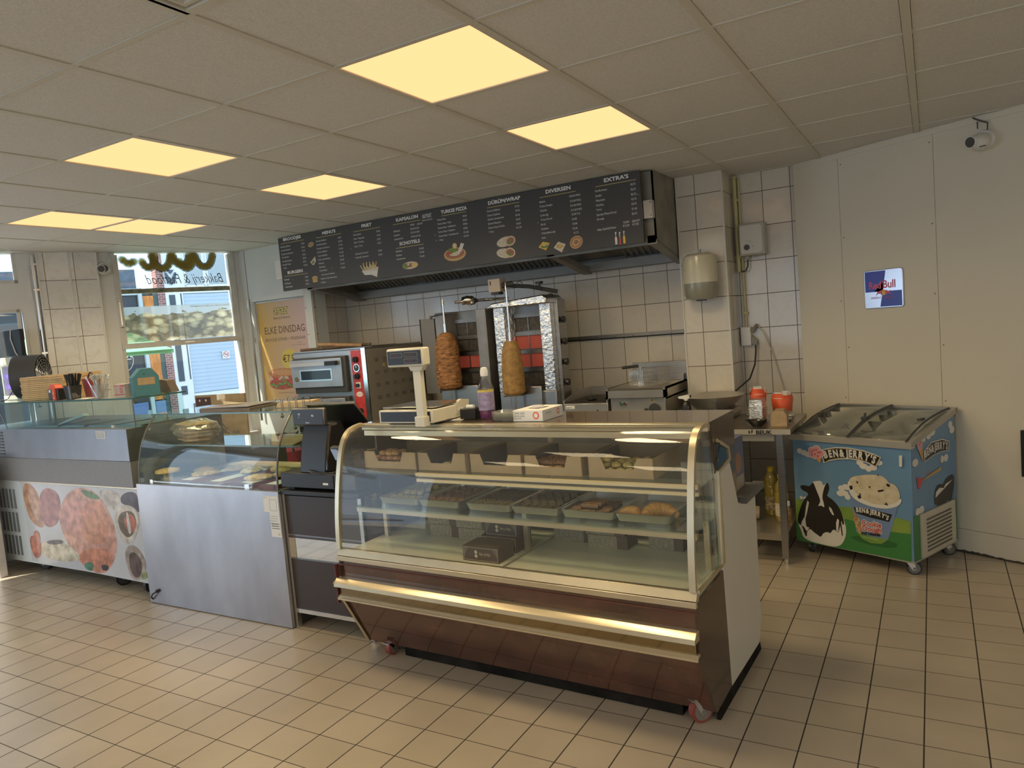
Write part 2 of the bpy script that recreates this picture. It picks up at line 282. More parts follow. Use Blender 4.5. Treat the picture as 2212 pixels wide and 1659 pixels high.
ART={"title":[["BROODJES",0.063,-0.031,0.287,-0.033],["MENU'S",0.545,-0.038,0.702,-0.038],["FRIET",0.996,-0.042,1.108,-0.038],["KAPSALON",1.369,-0.042,1.592,-0.046],["SCHOTELS",1.382,-0.237,1.591,-0.239],["BURGERS",0.076,-0.331,0.269,-0.331],["TURKSE PIZZA",1.82,-0.048,2.065,-0.048],["DÜRÜM/WRAP",2.256,-0.045,2.536,-0.047],["DIVERSEN",2.747,-0.042,2.946,-0.039],["EXTRA'S",3.202,-0.039,3.382,-0.034]],"rule":[[0.031,-0.054,0.324,-0.056],[0.469,-0.057,0.766,-0.06],[0.903,-0.064,1.195,-0.066],[1.333,-0.066,1.616,-0.067],[1.341,-0.259,1.624,-0.261],[0.033,-0.351,0.324,-0.352],[1.823,-0.066,2.055,-0.067],[2.246,-0.068,2.527,-0.069],[2.695,-0.067,2.985,-0.06],[3.138,-0.06,3.434,-0.057]],"body":[["Broodje Kalfdöner",0.025,-0.091],["Broodje Kipdöner",0.028,-0.123],["Broodje Lamsshoarma",0.026,-0.156],["Broodje Kaas",0.027,-0.186],["Broodje Mexicano",0.028,-0.221],["Broodje Tonijn",0.028,-0.252],["+ Kaas",0.03,-0.282],["Kipburger",0.028,-0.386],["Hamburger",0.029,-0.421],["Cheeseburger",0.03,-0.453],["Broodje Kalfdöner",0.466,-0.095],["Broodje Kipdöner",0.468,-0.127],["Broodje Lamsshoarma",0.468,-0.16],["Dürüm Kalfdöner",0.468,-0.192],["Dürüm Kipdöner",0.469,-0.225],["Dürüm Lamsshoarma",0.47,-0.257],["Kipburger",0.469,-0.289],["Hamburger",0.47,-0.322],["Cheeseburger",0.47,-0.353],["* Incl. Friet en Frisdrank",0.484,-0.391],["Keuze uit Cola, Fanta, Sprite",0.477,-0.424],["of Ayran",0.475,-0.456],["Patat Zonder",0.899,-0.099],["Patat + Mayonaise",0.899,-0.132],["Patat + Ketchup",0.9,-0.163],["Patat + Curry",0.9,-0.196],["Gezinszak 2 personen",0.9,-0.259],["Gezinszak 3 personen",0.9,-0.29],["Kalfsdöner",1.332,-0.128],["Kipdöner",1.333,-0.161],["Lamsshoarma",1.334,-0.192],["Kalfsdöner",1.335,-0.292],["Kipdöner",1.336,-0.324],["Lamsshoarma",1.337,-0.355],["Turkse Pizza",1.775,-0.099],["Turkse Pizza + Kaas",1.775,-0.131],["Turkse Pizza + Kalfsdöner",1.775,-0.163],["Turkse Pizza + Kipdöner",1.775,-0.194],["Turkse Pizza + Lamsshoarma",1.775,-0.226],["+ Kaas",1.775,-0.256],["Dürüm Kalfdöner",2.242,-0.101],["Dürüm Kipdöner",2.242,-0.133],["Dürüm Lamsshoarma",2.243,-0.163],["Dürüm Mexicano",2.242,-0.195],["Dürüm Kaas & Salade",2.242,-0.226],["+ Kaas",2.242,-0.256],["Baklava",2.692,-0.102],["Turkse Koekjes",2.691,-0.134],["Tulumba",2.691,-0.165],["Su Böreği",2.691,-0.199],["Turkse Brood",2.691,-0.23],["Börek",2.69,-0.263],["Gözleme",2.69,-0.296],["Frikandelbroodje",2.69,-0.327],["Simit",2.689,-0.36],["Knoflooksaus",3.133,-0.095],["Sambal",3.133,-0.129],["Mayonaise",3.133,-0.161],["Ketchup",3.133,-0.193],["Curry",3.132,-0.224],["Speciaal (Mayo/Curry)",3.132,-0.259],["Broodje",3.132,-0.29],["Bakje Kip/Kalf Döner",3.129,-0.362]],"price":[["€7.00",0.284,-0.092],["€7.00",0.284,-0.125],["€7.70",0.284,-0.156],["€5.50",0.286,-0.19],["€6.50",0.286,-0.221],["€5.50",0.285,-0.252],["+€1.00",0.285,-0.284],["€5.90",0.288,-0.39],["€6.50",0.289,-0.421],["€7.50",0.289,-0.452],["€9.50",0.723,-0.098],["€10.50",0.722,-0.13],["€11.50",0.722,-0.161],["€11.00",0.723,-0.193],["€11.00",0.724,-0.225],["€11.50",0.723,-0.256],["€10.50",0.723,-0.288],["€11.00",0.723,-0.321],["€14.50",0.724,-0.355],["€3.00",1.153,-0.103],["€3.50",1.154,-0.135],["€3.50",1.153,-0.167],["€3.50",1.154,-0.2],["€5.00",1.154,-0.262],["€6.50",1.153,-0.295],["€8.50 €10.00",1.506,-0.132],["€7.50 €10.00",1.506,-0.162],["€10.50 €12.00",1.506,-0.194],["€14.00",1.576,-0.298],["€14.00",1.576,-0.328],["€16.00",1.576,-0.36],["KLEIN",1.509,-0.1],["GROOT",1.577,-0.102],["€4.00",2.018,-0.104],["€4.50",2.017,-0.135],["€9.00",2.018,-0.165],["€9.00",2.016,-0.197],["€12.00",2.016,-0.228],["+€1.00",2.011,-0.257],["€7.50",2.485,-0.102],["€7.50",2.486,-0.133],["€9.00",2.485,-0.166],["€6.50",2.486,-0.197],["€6.00",2.487,-0.228],["+€1.00",2.48,-0.257],["€25.00 P/KG",2.933,-0.099],["€15.00 P/KG",2.935,-0.134],["€15.00 P/KG",2.935,-0.166],["€13.00 P/KG",2.938,-0.198],["€2.00 V.A.",2.941,-0.227],["€3.00",2.941,-0.261],["€3.00",2.941,-0.294],["€2.50",2.94,-0.327],["€1.75",2.946,-0.358],["€0,75",3.392,-0.093],["€0,75",3.392,-0.127],["€0,75",3.392,-0.16],["€0,75",3.392,-0.192],["€0,75",3.391,-0.224],["€1.00",3.391,-0.257],["€0.75",3.389,-0.29],["KLEIN",3.324,-0.338],["GROOT",3.386,-0.339],["€12,50",3.319,-0.361],["€17,50",3.387,-0.361]],"pics":{"pita":[0.401,-0.107],"wrap":[0.406,-0.255],"burger":[0.407,-0.414],"fries":[1.054,-0.404],"plate":[1.471,-0.412],"pizza":[1.916,-0.362],"durum1":[2.393,-0.339],"durum2":[2.384,-0.424],"bak":[2.705,-0.416],"borek":[2.828,-0.436],"simit":[2.96,-0.418],"s1":[3.262,-0.438],"s2":[3.291,-0.442],"s3":[3.322,-0.439],"logo":[1.644,-0.054],"logo2":[1.753,-0.049]},"po_TL":[-5.892,2.078],"po_TR":[-5.2,2.081],"po_BL":[-5.891,1.12],"po_BR":[-5.191,1.175],"po_a":[-5.662,1.959],"po_a2":[-5.431,1.994],"po_b":[-5.679,1.904],"po_b2":[-5.425,1.912],"po_e":[-5.821,1.764],"po_e2":[-5.269,1.765],"po_br":[-5.821,1.691],"po_br2":[-5.265,1.689],"po_k":[-5.414,1.651],"po_circ":[-5.534,1.518],"po_circT":[-5.52,1.611],"po_eur":[-5.603,1.477],"po_sandL":[-5.824,1.386],"po_sandR":[-5.498,1.35],"po_bot":[-5.706,1.167],"fr":{"corner":[[-0.743,0.768],[-0.012,0.78],[-0.019,0.093],[-0.753,0.083]],"cow":[[-0.707,0.455],[-0.666,0.461],[-0.638,0.456],[-0.612,0.492],[-0.581,0.501],[-0.552,0.505],[-0.544,0.469],[-0.514,0.504],[-0.5,0.47],[-0.514,0.429],[-0.526,0.412],[-0.484,0.394],[-0.445,0.353],[-0.424,0.302],[-0.411,0.258],[-0.403,0.212],[-0.416,0.147],[-0.459,0.092],[-0.558,0.088],[-0.699,0.097],[-0.714,0.156],[-0.733,0.194],[-0.735,0.243],[-0.708,0.313],[-0.684,0.365],[-0.647,0.403],[-0.659,0.417],[-0.697,0.428]],"cowblk":[[-0.707,0.455],[-0.666,0.461],[-0.638,0.456],[-0.612,0.492],[-0.601,0.465],[-0.59,0.435],[-0.571,0.39],[-0.568,0.366],[-0.587,0.335],[-0.573,0.341],[-0.56,0.343],[-0.541,0.332],[-0.547,0.369],[-0.554,0.392],[-0.547,0.433],[-0.533,0.474],[-0.514,0.504],[-0.5,0.47],[-0.514,0.429],[-0.526,0.412],[-0.484,0.394],[-0.445,0.353],[-0.424,0.302],[-0.413,0.249],[-0.427,0.239],[-0.433,0.277],[-0.454,0.187],[-0.47,0.192],[-0.489,0.205],[-0.512,0.169],[-0.524,0.179],[-0.558,0.168],[-0.577,0.133],[-0.597,0.145],[-0.622,0.157],[-0.654,0.183],[-0.689,0.12],[-0.707,0.19],[-0.733,0.194],[-0.735,0.243],[-0.708,0.313],[-0.684,0.365],[-0.647,0.403],[-0.659,0.417],[-0.697,0.428]],"cw1":[[-0.658,0.363],[-0.648,0.35],[-0.664,0.287],[-0.68,0.236],[-0.676,0.188],[-0.654,0.183],[-0.674,0.155],[-0.694,0.184],[-0.714,0.189],[-0.705,0.219],[-0.684,0.251],[-0.671,0.318]],"cw2":[[-0.511,0.345],[-0.495,0.334],[-0.479,0.297],[-0.489,0.293],[-0.508,0.32]],"cw3":[[-0.458,0.277],[-0.448,0.267],[-0.458,0.195],[-0.47,0.192],[-0.469,0.248]],"cb1":[[-0.686,0.169],[-0.672,0.131],[-0.684,0.121],[-0.697,0.159]],"cb2":[[-0.435,0.261],[-0.427,0.169],[-0.435,0.175],[-0.442,0.237]],"hill":[[-0.743,0.365],[-0.697,0.359],[-0.612,0.344],[-0.511,0.343],[-0.398,0.36],[-0.289,0.366],[-0.171,0.354],[-0.098,0.344],[-0.013,0.333],[-0.019,0.094],[-0.753,0.083]],"hill2":[[-0.749,0.208],[-0.679,0.224],[-0.548,0.262],[-0.402,0.282],[-0.293,0.274],[-0.197,0.257],[-0.117,0.253],[-0.014,0.259],[-0.019,0.094],[-0.753,0.083]],"shadow":[[-0.379,0.174],[-0.335,0.19],[-0.251,0.202],[-0.162,0.2],[-0.095,0.187],[-0.099,0.164],[-0.165,0.147],[-0.254,0.148],[-0.337,0.155]],"cup":[[-0.37,0.441],[-0.287,0.4],[-0.176,0.387],[-0.082,0.416],[-0.115,0.293],[-0.148,0.2],[-0.186,0.168],[-0.253,0.16],[-0.305,0.178],[-0.338,0.216]],"rim":[[-0.382,0.516],[-0.366,0.53],[-0.33,0.447],[-0.256,0.408],[-0.168,0.403],[-0.095,0.425],[-0.06,0.466],[-0.057,0.441],[-0.079,0.413],[-0.14,0.387],[-0.228,0.383],[-0.317,0.403],[-0.37,0.441]],"cream":[[-0.372,0.495],[-0.373,0.525],[-0.357,0.55],[-0.317,0.566],[-0.233,0.583],[-0.167,0.584],[-0.139,0.565],[-0.129,0.544],[-0.098,0.541],[-0.074,0.515],[-0.064,0.477],[-0.073,0.439],[-0.117,0.409],[-0.168,0.399],[-0.242,0.407],[-0.301,0.421],[-0.361,0.458]],"c1":[[-0.326,0.535],[-0.31,0.525],[-0.32,0.515]],"c2":[[-0.14,0.541],[-0.12,0.535],[-0.124,0.52],[-0.141,0.525]],"c3":[[-0.323,0.44],[-0.3,0.451],[-0.297,0.429],[-0.313,0.423]],"c4":[[-0.161,0.411],[-0.145,0.425],[-0.136,0.408]],"c5":[[-0.252,0.507],[-0.235,0.512],[-0.241,0.497]],"c6":[[-0.371,0.495],[-0.351,0.501],[-0.348,0.479],[-0.364,0.471]],"c7":[[-0.197,0.491],[-0.157,0.502],[-0.161,0.491],[-0.19,0.481]],"c8":[[-0.196,0.588],[-0.182,0.586],[-0.186,0.578]],"c9":[[-0.314,0.46],[-0.295,0.455],[-0.304,0.447]],"banner2":[[-0.348,0.368],[-0.229,0.368],[-0.116,0.358],[-0.135,0.311],[-0.239,0.317],[-0.336,0.332]],"green":[[-0.336,0.213],[-0.266,0.203],[-0.148,0.2],[-0.186,0.168],[-0.253,0.16],[-0.305,0.178]],"banner":[[-0.548,0.702],[-0.508,0.716],[-0.442,0.731],[-0.355,0.734],[-0.271,0.726],[-0.206,0.71],[-0.164,0.693],[-0.197,0.631],[-0.245,0.649],[-0.298,0.661],[-0.359,0.664],[-0.43,0.655],[-0.487,0.64],[-0.528,0.622]],"cone":[[-0.602,0.664],[-0.569,0.659],[-0.533,0.677],[-0.553,0.621],[-0.573,0.639]],"label":[[-0.058,0.715],[-0.04,0.717],[-0.043,0.652],[-0.059,0.65]],"t1a":[[-0.521,0.654],[-0.201,0.65]],"t1b":[[-0.35,0.678],[-0.348,0.718]],"t2":[[-0.332,0.34],[-0.139,0.319],[-0.23,0.341]],"cook":[[-0.301,0.265],[-0.182,0.267]],"dough":[[-0.299,0.231],[-0.183,0.235]],"ice":[[-0.304,0.207],[-0.192,0.213]],"sm":[[-0.297,0.189],[-0.207,0.187]],"dec":[[-0.351,0.337],[-0.318,0.304],[-0.302,0.253],[-0.312,0.198],[-0.334,0.225],[-0.354,0.29]]},"frcloud":[[-0.696,0.683],[-0.666,0.674],[-0.636,0.665],[-0.424,0.473],[-0.405,0.444],[-0.386,0.424],[-0.433,0.44],[-0.391,0.485],[-0.298,0.647],[-0.276,0.627],[-0.246,0.615],[-0.217,0.626],[-0.189,0.659],[-0.701,0.375],[-0.674,0.375],[-0.124,0.771],[-0.088,0.77],[-0.351,0.421],[-0.325,0.41],[-0.302,0.394]],"fs":{"corner":[[0.001,0.78],[0.57,0.896],[0.546,0.103],[-0.007,0.096]],"vent":[[0.074,0.36],[0.51,0.359],[0.494,0.1],[0.076,0.098]],"banner":[[0.154,0.718],[0.252,0.757],[0.392,0.753],[0.484,0.723],[0.466,0.669],[0.37,0.678],[0.26,0.671],[0.159,0.65]],"txt":[[0.169,0.676],[0.451,0.679]],"cone":[[0.086,0.755],[0.137,0.659]],"cow":[[0.261,0.408],[0.274,0.464],[0.323,0.492],[0.385,0.472],[0.412,0.505],[0.52,0.522],[0.531,0.459],[0.501,0.395],[0.482,0.354],[0.426,0.373],[0.391,0.35],[0.266,0.369]],"plane":[[0.057,0.584],[0.114,0.562],[0.137,0.565],[0.119,0.532],[0.08,0.504],[0.06,0.536]],"bt":[[0.143,0.556],[0.252,0.573],[0.363,0.589],[0.361,0.567],[0.251,0.558],[0.15,0.548]],"hill":[[0.0,0.362],[0.173,0.36],[0.548,0.355],[0.546,0.103],[-0.007,0.096]],"cl":[[0.163,0.793],[0.224,0.798],[0.271,0.812],[0.503,0.822],[0.524,0.788],[0.382,0.631],[0.43,0.63],[0.049,0.668],[0.055,0.379],[0.099,0.383]]},"cb":{"corner":[[-6.248,0.752],[-4.729,0.742],[-4.718,0.087],[-6.226,0.115]],"bread":[[-6.216,0.715],[-6.167,0.744],[-6.088,0.736],[-6.005,0.668],[-5.987,0.581],[-5.961,0.408],[-6.065,0.39],[-6.189,0.46],[-6.229,0.625]],"bread2":[[-6.152,0.684],[-6.088,0.697],[-6.031,0.601],[-6.018,0.415],[-6.086,0.466],[-6.157,0.584]],"salami":[[-6.002,0.624],[-5.936,0.703],[-5.825,0.719],[-5.72,0.68],[-5.703,0.596],[-5.765,0.453],[-5.884,0.402],[-5.978,0.418],[-6.017,0.514]],"plate":[[-5.767,0.485],[-5.703,0.596],[-5.585,0.696],[-5.43,0.739],[-5.274,0.725],[-5.152,0.654],[-5.076,0.537],[-5.041,0.429],[-5.049,0.317],[-5.116,0.2],[-5.238,0.106],[-5.379,0.102],[-5.497,0.133],[-5.608,0.208],[-5.724,0.349]],"ham1":[[-5.713,0.553],[-5.54,0.656],[-5.403,0.621],[-5.268,0.597],[-5.328,0.409],[-5.577,0.338],[-5.742,0.433]],"ham2":[[-5.442,0.609],[-5.184,0.663],[-5.113,0.525],[-5.153,0.339],[-5.403,0.309],[-5.491,0.397]],"ham3":[[-5.591,0.199],[-5.447,0.275],[-5.16,0.308],[-5.111,0.221],[-5.236,0.116],[-5.413,0.109]],"leaf":[[-5.433,0.723],[-5.31,0.718],[-5.182,0.673],[-5.204,0.652],[-5.358,0.665]],"leaf2":[[-5.508,0.164],[-5.378,0.186],[-5.376,0.113],[-5.484,0.113]],"leaf3":[[-5.275,0.175],[-5.172,0.174],[-5.216,0.129],[-5.284,0.132]],"cheese":[[-6.078,0.256],[-5.945,0.31],[-5.628,0.281],[-5.533,0.214],[-5.58,0.168],[-5.85,0.143],[-6.06,0.169]],"mush":[[-5.988,0.296],[-5.749,0.325],[-5.738,0.288],[-5.956,0.266]],"tom1":[[-6.141,0.368],[-6.07,0.367],[-6.057,0.302],[-6.101,0.243],[-6.163,0.283]],"tom2":[[-6.217,0.312],[-6.141,0.329],[-6.052,0.28],[-6.084,0.166],[-6.17,0.131],[-6.222,0.211]],"wrap1":[[-5.036,0.57],[-4.94,0.634],[-4.796,0.632],[-4.742,0.547],[-4.786,0.447],[-4.869,0.357],[-4.951,0.35],[-5.033,0.429]],"wrapin":[[-5.001,0.542],[-4.916,0.591],[-4.804,0.592],[-4.777,0.506],[-4.857,0.412],[-4.925,0.397],[-4.995,0.452]],"wrapred":[[-4.926,0.546],[-4.822,0.582],[-4.784,0.496],[-4.855,0.422],[-4.926,0.467]],"wrapw":[[-4.895,0.578],[-4.869,0.584],[-4.851,0.442],[-4.896,0.419]],"purple":[[-4.935,0.694],[-4.838,0.732],[-4.73,0.722],[-4.738,0.567],[-4.796,0.632],[-4.94,0.634]],"wrap2":[[-4.946,0.336],[-4.837,0.354],[-4.743,0.274],[-4.739,0.176],[-4.842,0.096],[-4.923,0.097],[-4.976,0.233]],"wrap2in":[[-4.932,0.287],[-4.831,0.305],[-4.769,0.222],[-4.822,0.118],[-4.918,0.118]],"cuc":[[-4.798,0.16],[-4.731,0.176],[-4.734,0.127],[-4.809,0.104]],"cloth":[[-5.203,0.733],[-5.001,0.731],[-4.927,0.694],[-4.956,0.634],[-5.053,0.569],[-5.154,0.644]],"glare":[[-6.063,0.357],[-5.059,0.538],[-5.049,0.509],[-6.046,0.303]],"glare2":[[-5.568,0.222],[-5.08,0.365],[-5.052,0.342],[-5.539,0.187]]}}

# ================================================================ SETTING
CZ=2.618
WA=R(-26.6187); WP=Vector((-.808,5.677,0)); WD=Vector((math.cos(WA),math.sin(WA),0))
FA=R(67.27027); FP=Vector((-6.84,3.319,0)); FD=Vector((math.cos(FA),math.sin(FA),0)); FN=Vector((-math.sin(FA),math.cos(FA),0))
FM=Matrix(((FD.x,FN.x,0,FP.x),(FD.y,FN.y,0,FP.y),(0,0,1,0),(0,0,0,1)))     # facade frame: x along, y outward, z up
WM=Matrix(((WD.x,-WD.y,0,WP.x),(WD.y,WD.x,0,WP.y),(0,0,1,0),(0,0,0,1)))    # right wall frame: x along, y behind the wall
FLOORM=tilemat('floor_tiles','XY',-2.692,2.685,.20094,.19963,(.52,.44,.335),(.475,.40,.30),(.040,.030,.020),.0052,.0036,.30,False,.0,.16)
b=B(); b.flat([(-7.9,.75),(-8.6,-5),(5,-5),(5,6.2),(-6.05,6.2)],0,'z')
fl=struct(b,'floor',FLOORM)
# ceiling plane, tiles and T-bar grid
CEIL=mat('ceiling_tile',(.66,.645,.61),.95,0,.08,nscale=160,bump=.25,bscale=320)
BAR=mat('ceiling_bar',(.60,.575,.50),.5)
XG=[-1.248+.6*k for k in range(-13,10)]; YG=[2.084+.6*k for k in range(-12,8)]
LIGHTS=[(0,0),(0,2),(3,0),(3,2),(6,1),(6,2)]        # a (to the left), b (away)
def cellbox(a,bb): x1=-1.248-.6*a; y0=2.084+.6*bb; return x1-.6,x1,y0,y0+.6
b=B(); skip=[cellbox(*q) for q in LIGHTS]+[cellbox(0,-2)]
for i in range(len(XG)-1):
    for j in range(len(YG)-1):
        xm=(XG[i]+XG[i+1])/2; ym=(YG[j]+YG[j+1])/2
        if any(abs(xm-(s[0]+s[1])/2)<.05 and abs(ym-(s[2]+s[3])/2)<.05 for s in skip): continue
        b.box(XG[i]+.0178,XG[i+1]-.0178,YG[j]+.0128,YG[j+1]-.0128,CZ+.004,CZ+.03)
b.box(XG[0],XG[-1],YG[0],YG[-1],CZ+.10,CZ+.12,1)
clip_to_shop(struct(b,'ceiling',[CEIL,mat('gap_shade',(.03,.028,.025),.9)]))  # slab above the tiles coloured dark for the shade in their gaps
b=B()
for x in XG: b.box(x-.016,x+.016,YG[0],YG[-1],CZ,CZ+.012)
for y in YG: b.box(XG[0],XG[-1],y-.011,y+.011,CZ+.0005,CZ+.012)
clip_to_shop(struct(b,'trim_1',BAR))
# back wall with pillar
TB,TB2,TG=(.64,.59,.51),(.615,.565,.48),(.085,.060,.045)
b=B(); b.box(-5.24,-1.44,5.7,5.85,0,CZ+.05)
struct(b,'wall_back',tilemat('wall_tiles_back','XZ',-2.211,1.2235,.2005,.2505,TB,TB2,TG,.0045,.0045,.11,True,.10))
b=B(); b.box(-1.44,-.70,5.72,5.85,0,CZ+.05)
struct(b,'wall_right_recess',tilemat('wall_tiles_recess','XZ',-1.060,1.2215,.197,.2515,TB,TB2,TG,.0045,.0045,.11,True,.10))
b=B(); b.box(-1.608,-1.275,5.4,5.75,0,CZ+.05)
m=tilemat('wall_tiles_pillar','XZ',-1.472,1.2260,.2,.2505,TB,TB2,TG,.0045,.0045,.11,True,.10)
m2=tilemat('wall_tiles_pillar_side','YZ',5.51,1.2260,.2,.2505,TB,TB2,TG,.0045,.0045,.11,True,.10)
o=struct(b,'wall_pillar',[m,m2])
for p in o.data.polygons: p.material_index=1 if abs(p.normal.x)>.5 else 0
TRIM=mat('white_corner_trim',(.62,.60,.54),.4)
b=B(); b.box(-1.613,-1.603,5.393,5.405,0,CZ); b.box(-1.281,-1.270,5.393,5.405,0,CZ); b.box(-.815,-.800,5.71,5.72,0,CZ)
struct(b,'trim_2',TRIM)
# return wall left of the hood
a=Vector((-5.085,5.13)); c=Vector((-5.20,5.72)); d=(c-a).normalized(); L=(c-a).length
RM=Matrix(((d.x,-d.y,0,a.x),(d.y,d.x,0,a.y),(0,0,1,0),(0,0,0,1)))
b=B(); b.box(0,L,0,.1,0,CZ+.05)
o=struct(b,'wall_return',tilemat('wall_tiles_return','XZ',.17,1.2235,.2005,.2505,TB,TB2,TG,.0045,.0045,.11,True,.10)); o.matrix_world=RM
# poster wall
WPNT=mat('white_painted_panel',(.66,.68,.66),.5,0,.03,nscale=2)
b=B(); b.box(-6.14,-5.09,5.15,5.30,2.14,CZ+.05); b.box(-6.14,-5.09,5.15,5.30,0,1.06); b.box(-6.14,-5.915,5.15,5.30,1.06,2.14); b.box(-5.915,-5.09,5.17,5.30,1.06,2.14)
b.box(-5.165,-5.09,5.115,5.15,0,2.15); b.box(-5.93,-5.165,5.13,5.15,2.10,2.15); b.box(-5.93,-5.165,5.13,5.15,1.0,1.06)
b.box(-5.985,-5.98,5.147,5.151,1.0,CZ,1)
struct(b,'wall_side',[WPNT,mat('panel_joint',(.25,.25,.24),.8)])
# facade wall with window (frame coordinates s, outward, z)
GREYP=mat('warm_grey_paint',(.70,.705,.69),.45,0,.03,nscale=3)
b=B()
b.box(.102,.248,0,.12,0,CZ+.05); b.box(-.9,.102,0,.12,2.143,2.364); b.box(-.9,-.75,0,.12,0,CZ+.05); b.box(-3.2,-.9,0,.12,2.45,CZ+.05)
b.box(-.75,.102,0,.12,0,.75)
b.box(.13,.19,-.006,0,2.2,2.50); b.box(.125,.20,-.006,0,1.2,2.10)
b.box(.703,.834,-.01,.12,0,CZ+.05); b.box(1.924,2.02,0,.25,0,CZ+.05); b.box(.834,1.924,0,.3,0,.80)
b.box(-3.2,-3.05,0,.12,0,CZ); b.box(-9.5,-3.2,0,.12,2.45,CZ+.05); b.box(-9.5,-3.2,0,.12,0,.25); b.box(-6.3,-6.2,0,.12,.25,2.45)
o=struct(b,'wall_front',GREYP); o.matrix_world=FM
b=B(); b.box(.248,.703,-.05,.12,0,CZ+.05)
o=struct(b,'wall_front_pier',tilemat('wall_tiles_front','XZ',.300,1.3735,.2265,.2505,(.78,.775,.75),(.72,.71,.675),(.12,.11,.10),.0045,.0045,.11,True,.10)); o.matrix_world=FM
b=B(); b.box(.478,.492,-.058,-.05,0,CZ); b.box(.695,.710,-.058,-.0,0,CZ); b.box(.243,.253,-.058,-.0,0,CZ)
o=struct(b,'trim_3',WHITE); o.matrix_world=FM
# pipe on the pier
b=B(); b.cyl((.222,-.03,.9),(.222,-.03,2.6),.017,n=12); 
for z in (1.45,1.75,2.3,2.52): b.box(.20,.245,-.05,0,z-.008,z+.008)
o=b.build('riser_pipe',[STEELB]); o.matrix_world=FM; tag(o,'thin galvanised pipe running down the grey strip beside the left tiled pier','pipe')
# window in the facade
FRM=mat('grey_window_frame',(.62,.61,.58),.4,0,.06,nscale=12)
w1=thing('window_1','large sash window beside the poster wall','window'); w1['kind']='structure'; w1.matrix_world=FM
del w1['category']; 
b=B(); b.box(.834,.862,-.02,.06,.80,CZ); b.box(1.898,1.93,-.02,.06,.80,CZ); b.box(.834,1.93,-.035,.06,1.728,1.778)
b.box(.862,.885,-.01,.05,1.778,2.60); b.box(1.875,1.898,-.01,.05,1.778,2.60); b.box(.834,1.93,-.03,.06,.78,.82); b.box(.80,1.96,-.14,.02,.775,.80)
b.build('window_frame',FRM,w1)
MOSS=mat('mossy_transom',(.40,.36,.26),.9,0,col2=(.13,.17,.12),nscale=16)
b=B(); b.box(.862,1.898,.02,.07,2.245,2.285); b.build('transom',MOSS,w1,label='weathered mossy timber transom')
b=B(); b.box(.885,1.875,.03,.036,2.285,2.60); b.box(.885,1.875,.03,.036,1.778,2.245); b.box(.862,1.898,.03,.036,.82,1.728); b.build('window_pane',GLASS,w1)
b=B(); b.box(.85,.862,-.03,-.02,1.95,2.17,0); b.cyl((.84,-.03,2.18),(.87,-.03,2.18),.008); b.cyl((.84,-.03,1.94),(.87,-.03,1.94),.008); b.box(1.38,1.47,-.04,-.035,1.748,1.758); b.build('window_catch',STEELB,w1)
# lettering on the glass, seen mirrored from inside
FILMO=film('olive_film',(.78,.66,.26),.6); FILMD=mat('dark_film',(.13,.13,.10),.6)
def mir(x0,z0,dy): return lambda x,y:(x0-x,dy,z0+y)
def script(pts,w,dy,b,mi):
    n=len(pts)
    for i in range(n-1):
        p=Vector(pts[i]);q=Vector(pts[i+1]); d=(q-p); t=Vector((-d.y,d.x)).normalized()*w
        b.flat([tuple(p-t),tuple(q-t),tuple(q+t),tuple(p+t)],dy,'y',mi); b.flat(circ(q.x,q.y,w,12),dy,'y',mi)
    b.flat(circ(*pts[0],w,12),dy,'y',mi)
def arc(cx,cz,rx,rz,a0,a1,n=12): return [(cx+rx*math.cos(R(a0+(a1-a0)*i/n)),cz+rz*math.sin(R(a0+(a1-a0)*i/n))) for i in range(n+1)]
b=B()
LET=[arc(1.66,2.62,.085,.14,0,-180)+[(1.575,2.70)]+arc(1.49,2.60,.07,.13,0,-150,8),
     [(1.40,2.75)]+arc(1.45,2.60,.075,.10,180,360,10),arc(1.27,2.62,.085,.15,0,-180)+[(1.185,2.70)],
     arc(1.15,2.60,.06,.12,0,-150,8)+[(1.04,2.66)],[(1.12,2.76),(1.03,2.54),(.98,2.52),(.93,2.56)]]
for k,(w_,mi,dy) in enumerate(((.047,1,.0285),(.031,0,.027))):
    for l_ in LET: script([(p[0],min(p[1],2.595)) for p in l_ if p[1]<2.66],w_*.8,dy,b,mi)
b.build('logo_lettering',[FILMO,glass('tinted_outline',(.34,.35,.30),.03)],w1,label='olive and dark looping shop logo seen from behind')
b=B(); b.text('Bakkerij & Fastfood',.135,lambda u,v:(1.83-u-.28*v,.027,2.325+v),0,sx=.66,bold=-.001); b.build('film_lettering',FILMD,w1)
# pastry picture film
PF,n_,l_,_p=newmat('pastry_print'); n_.remove(_p)
def N_(t,**k):
    x=n_.new(t)
    for a_,v_ in k.items(): setattr(x,a_,v_)
    return x
tc=N_('ShaderNodeTexCoord'); mp=N_('ShaderNodeMapping'); mp.inputs['Scale'].default_value=(9,1,16); l_.new(tc.outputs['Object'],mp.inputs[0])
nz=N_('ShaderNodeTexNoise'); nz.inputs['Scale'].default_value=1.2; l_.new(mp.outputs[0],nz.inputs[0]); vm=N_('ShaderNodeVectorMath',operation='MULTIPLY_ADD'); l_.new(nz.outputs['Color'],vm.inputs[0]); vm.inputs[1].default_value=(.9,0,.9); l_.new(mp.outputs[0],vm.inputs[2])
vo=N_('ShaderNodeTexVoronoi'); vo.inputs['Scale'].default_value=1.15; l_.new(vm.outputs[0],vo.inputs[0])
r1=N_('ShaderNodeValToRGB'); l_.new(vo.outputs['Distance'],r1.inputs[0]); r1.color_ramp.elements[0].position=.10; r1.color_ramp.elements[0].color=(.86,.78,.56,1); r1.color_ramp.elements[1].position=.62; r1.color_ramp.elements[1].color=(.30,.25,.16,1); q=r1.color_ramp.elements.new(.42); q.color=(.66,.56,.34,1)
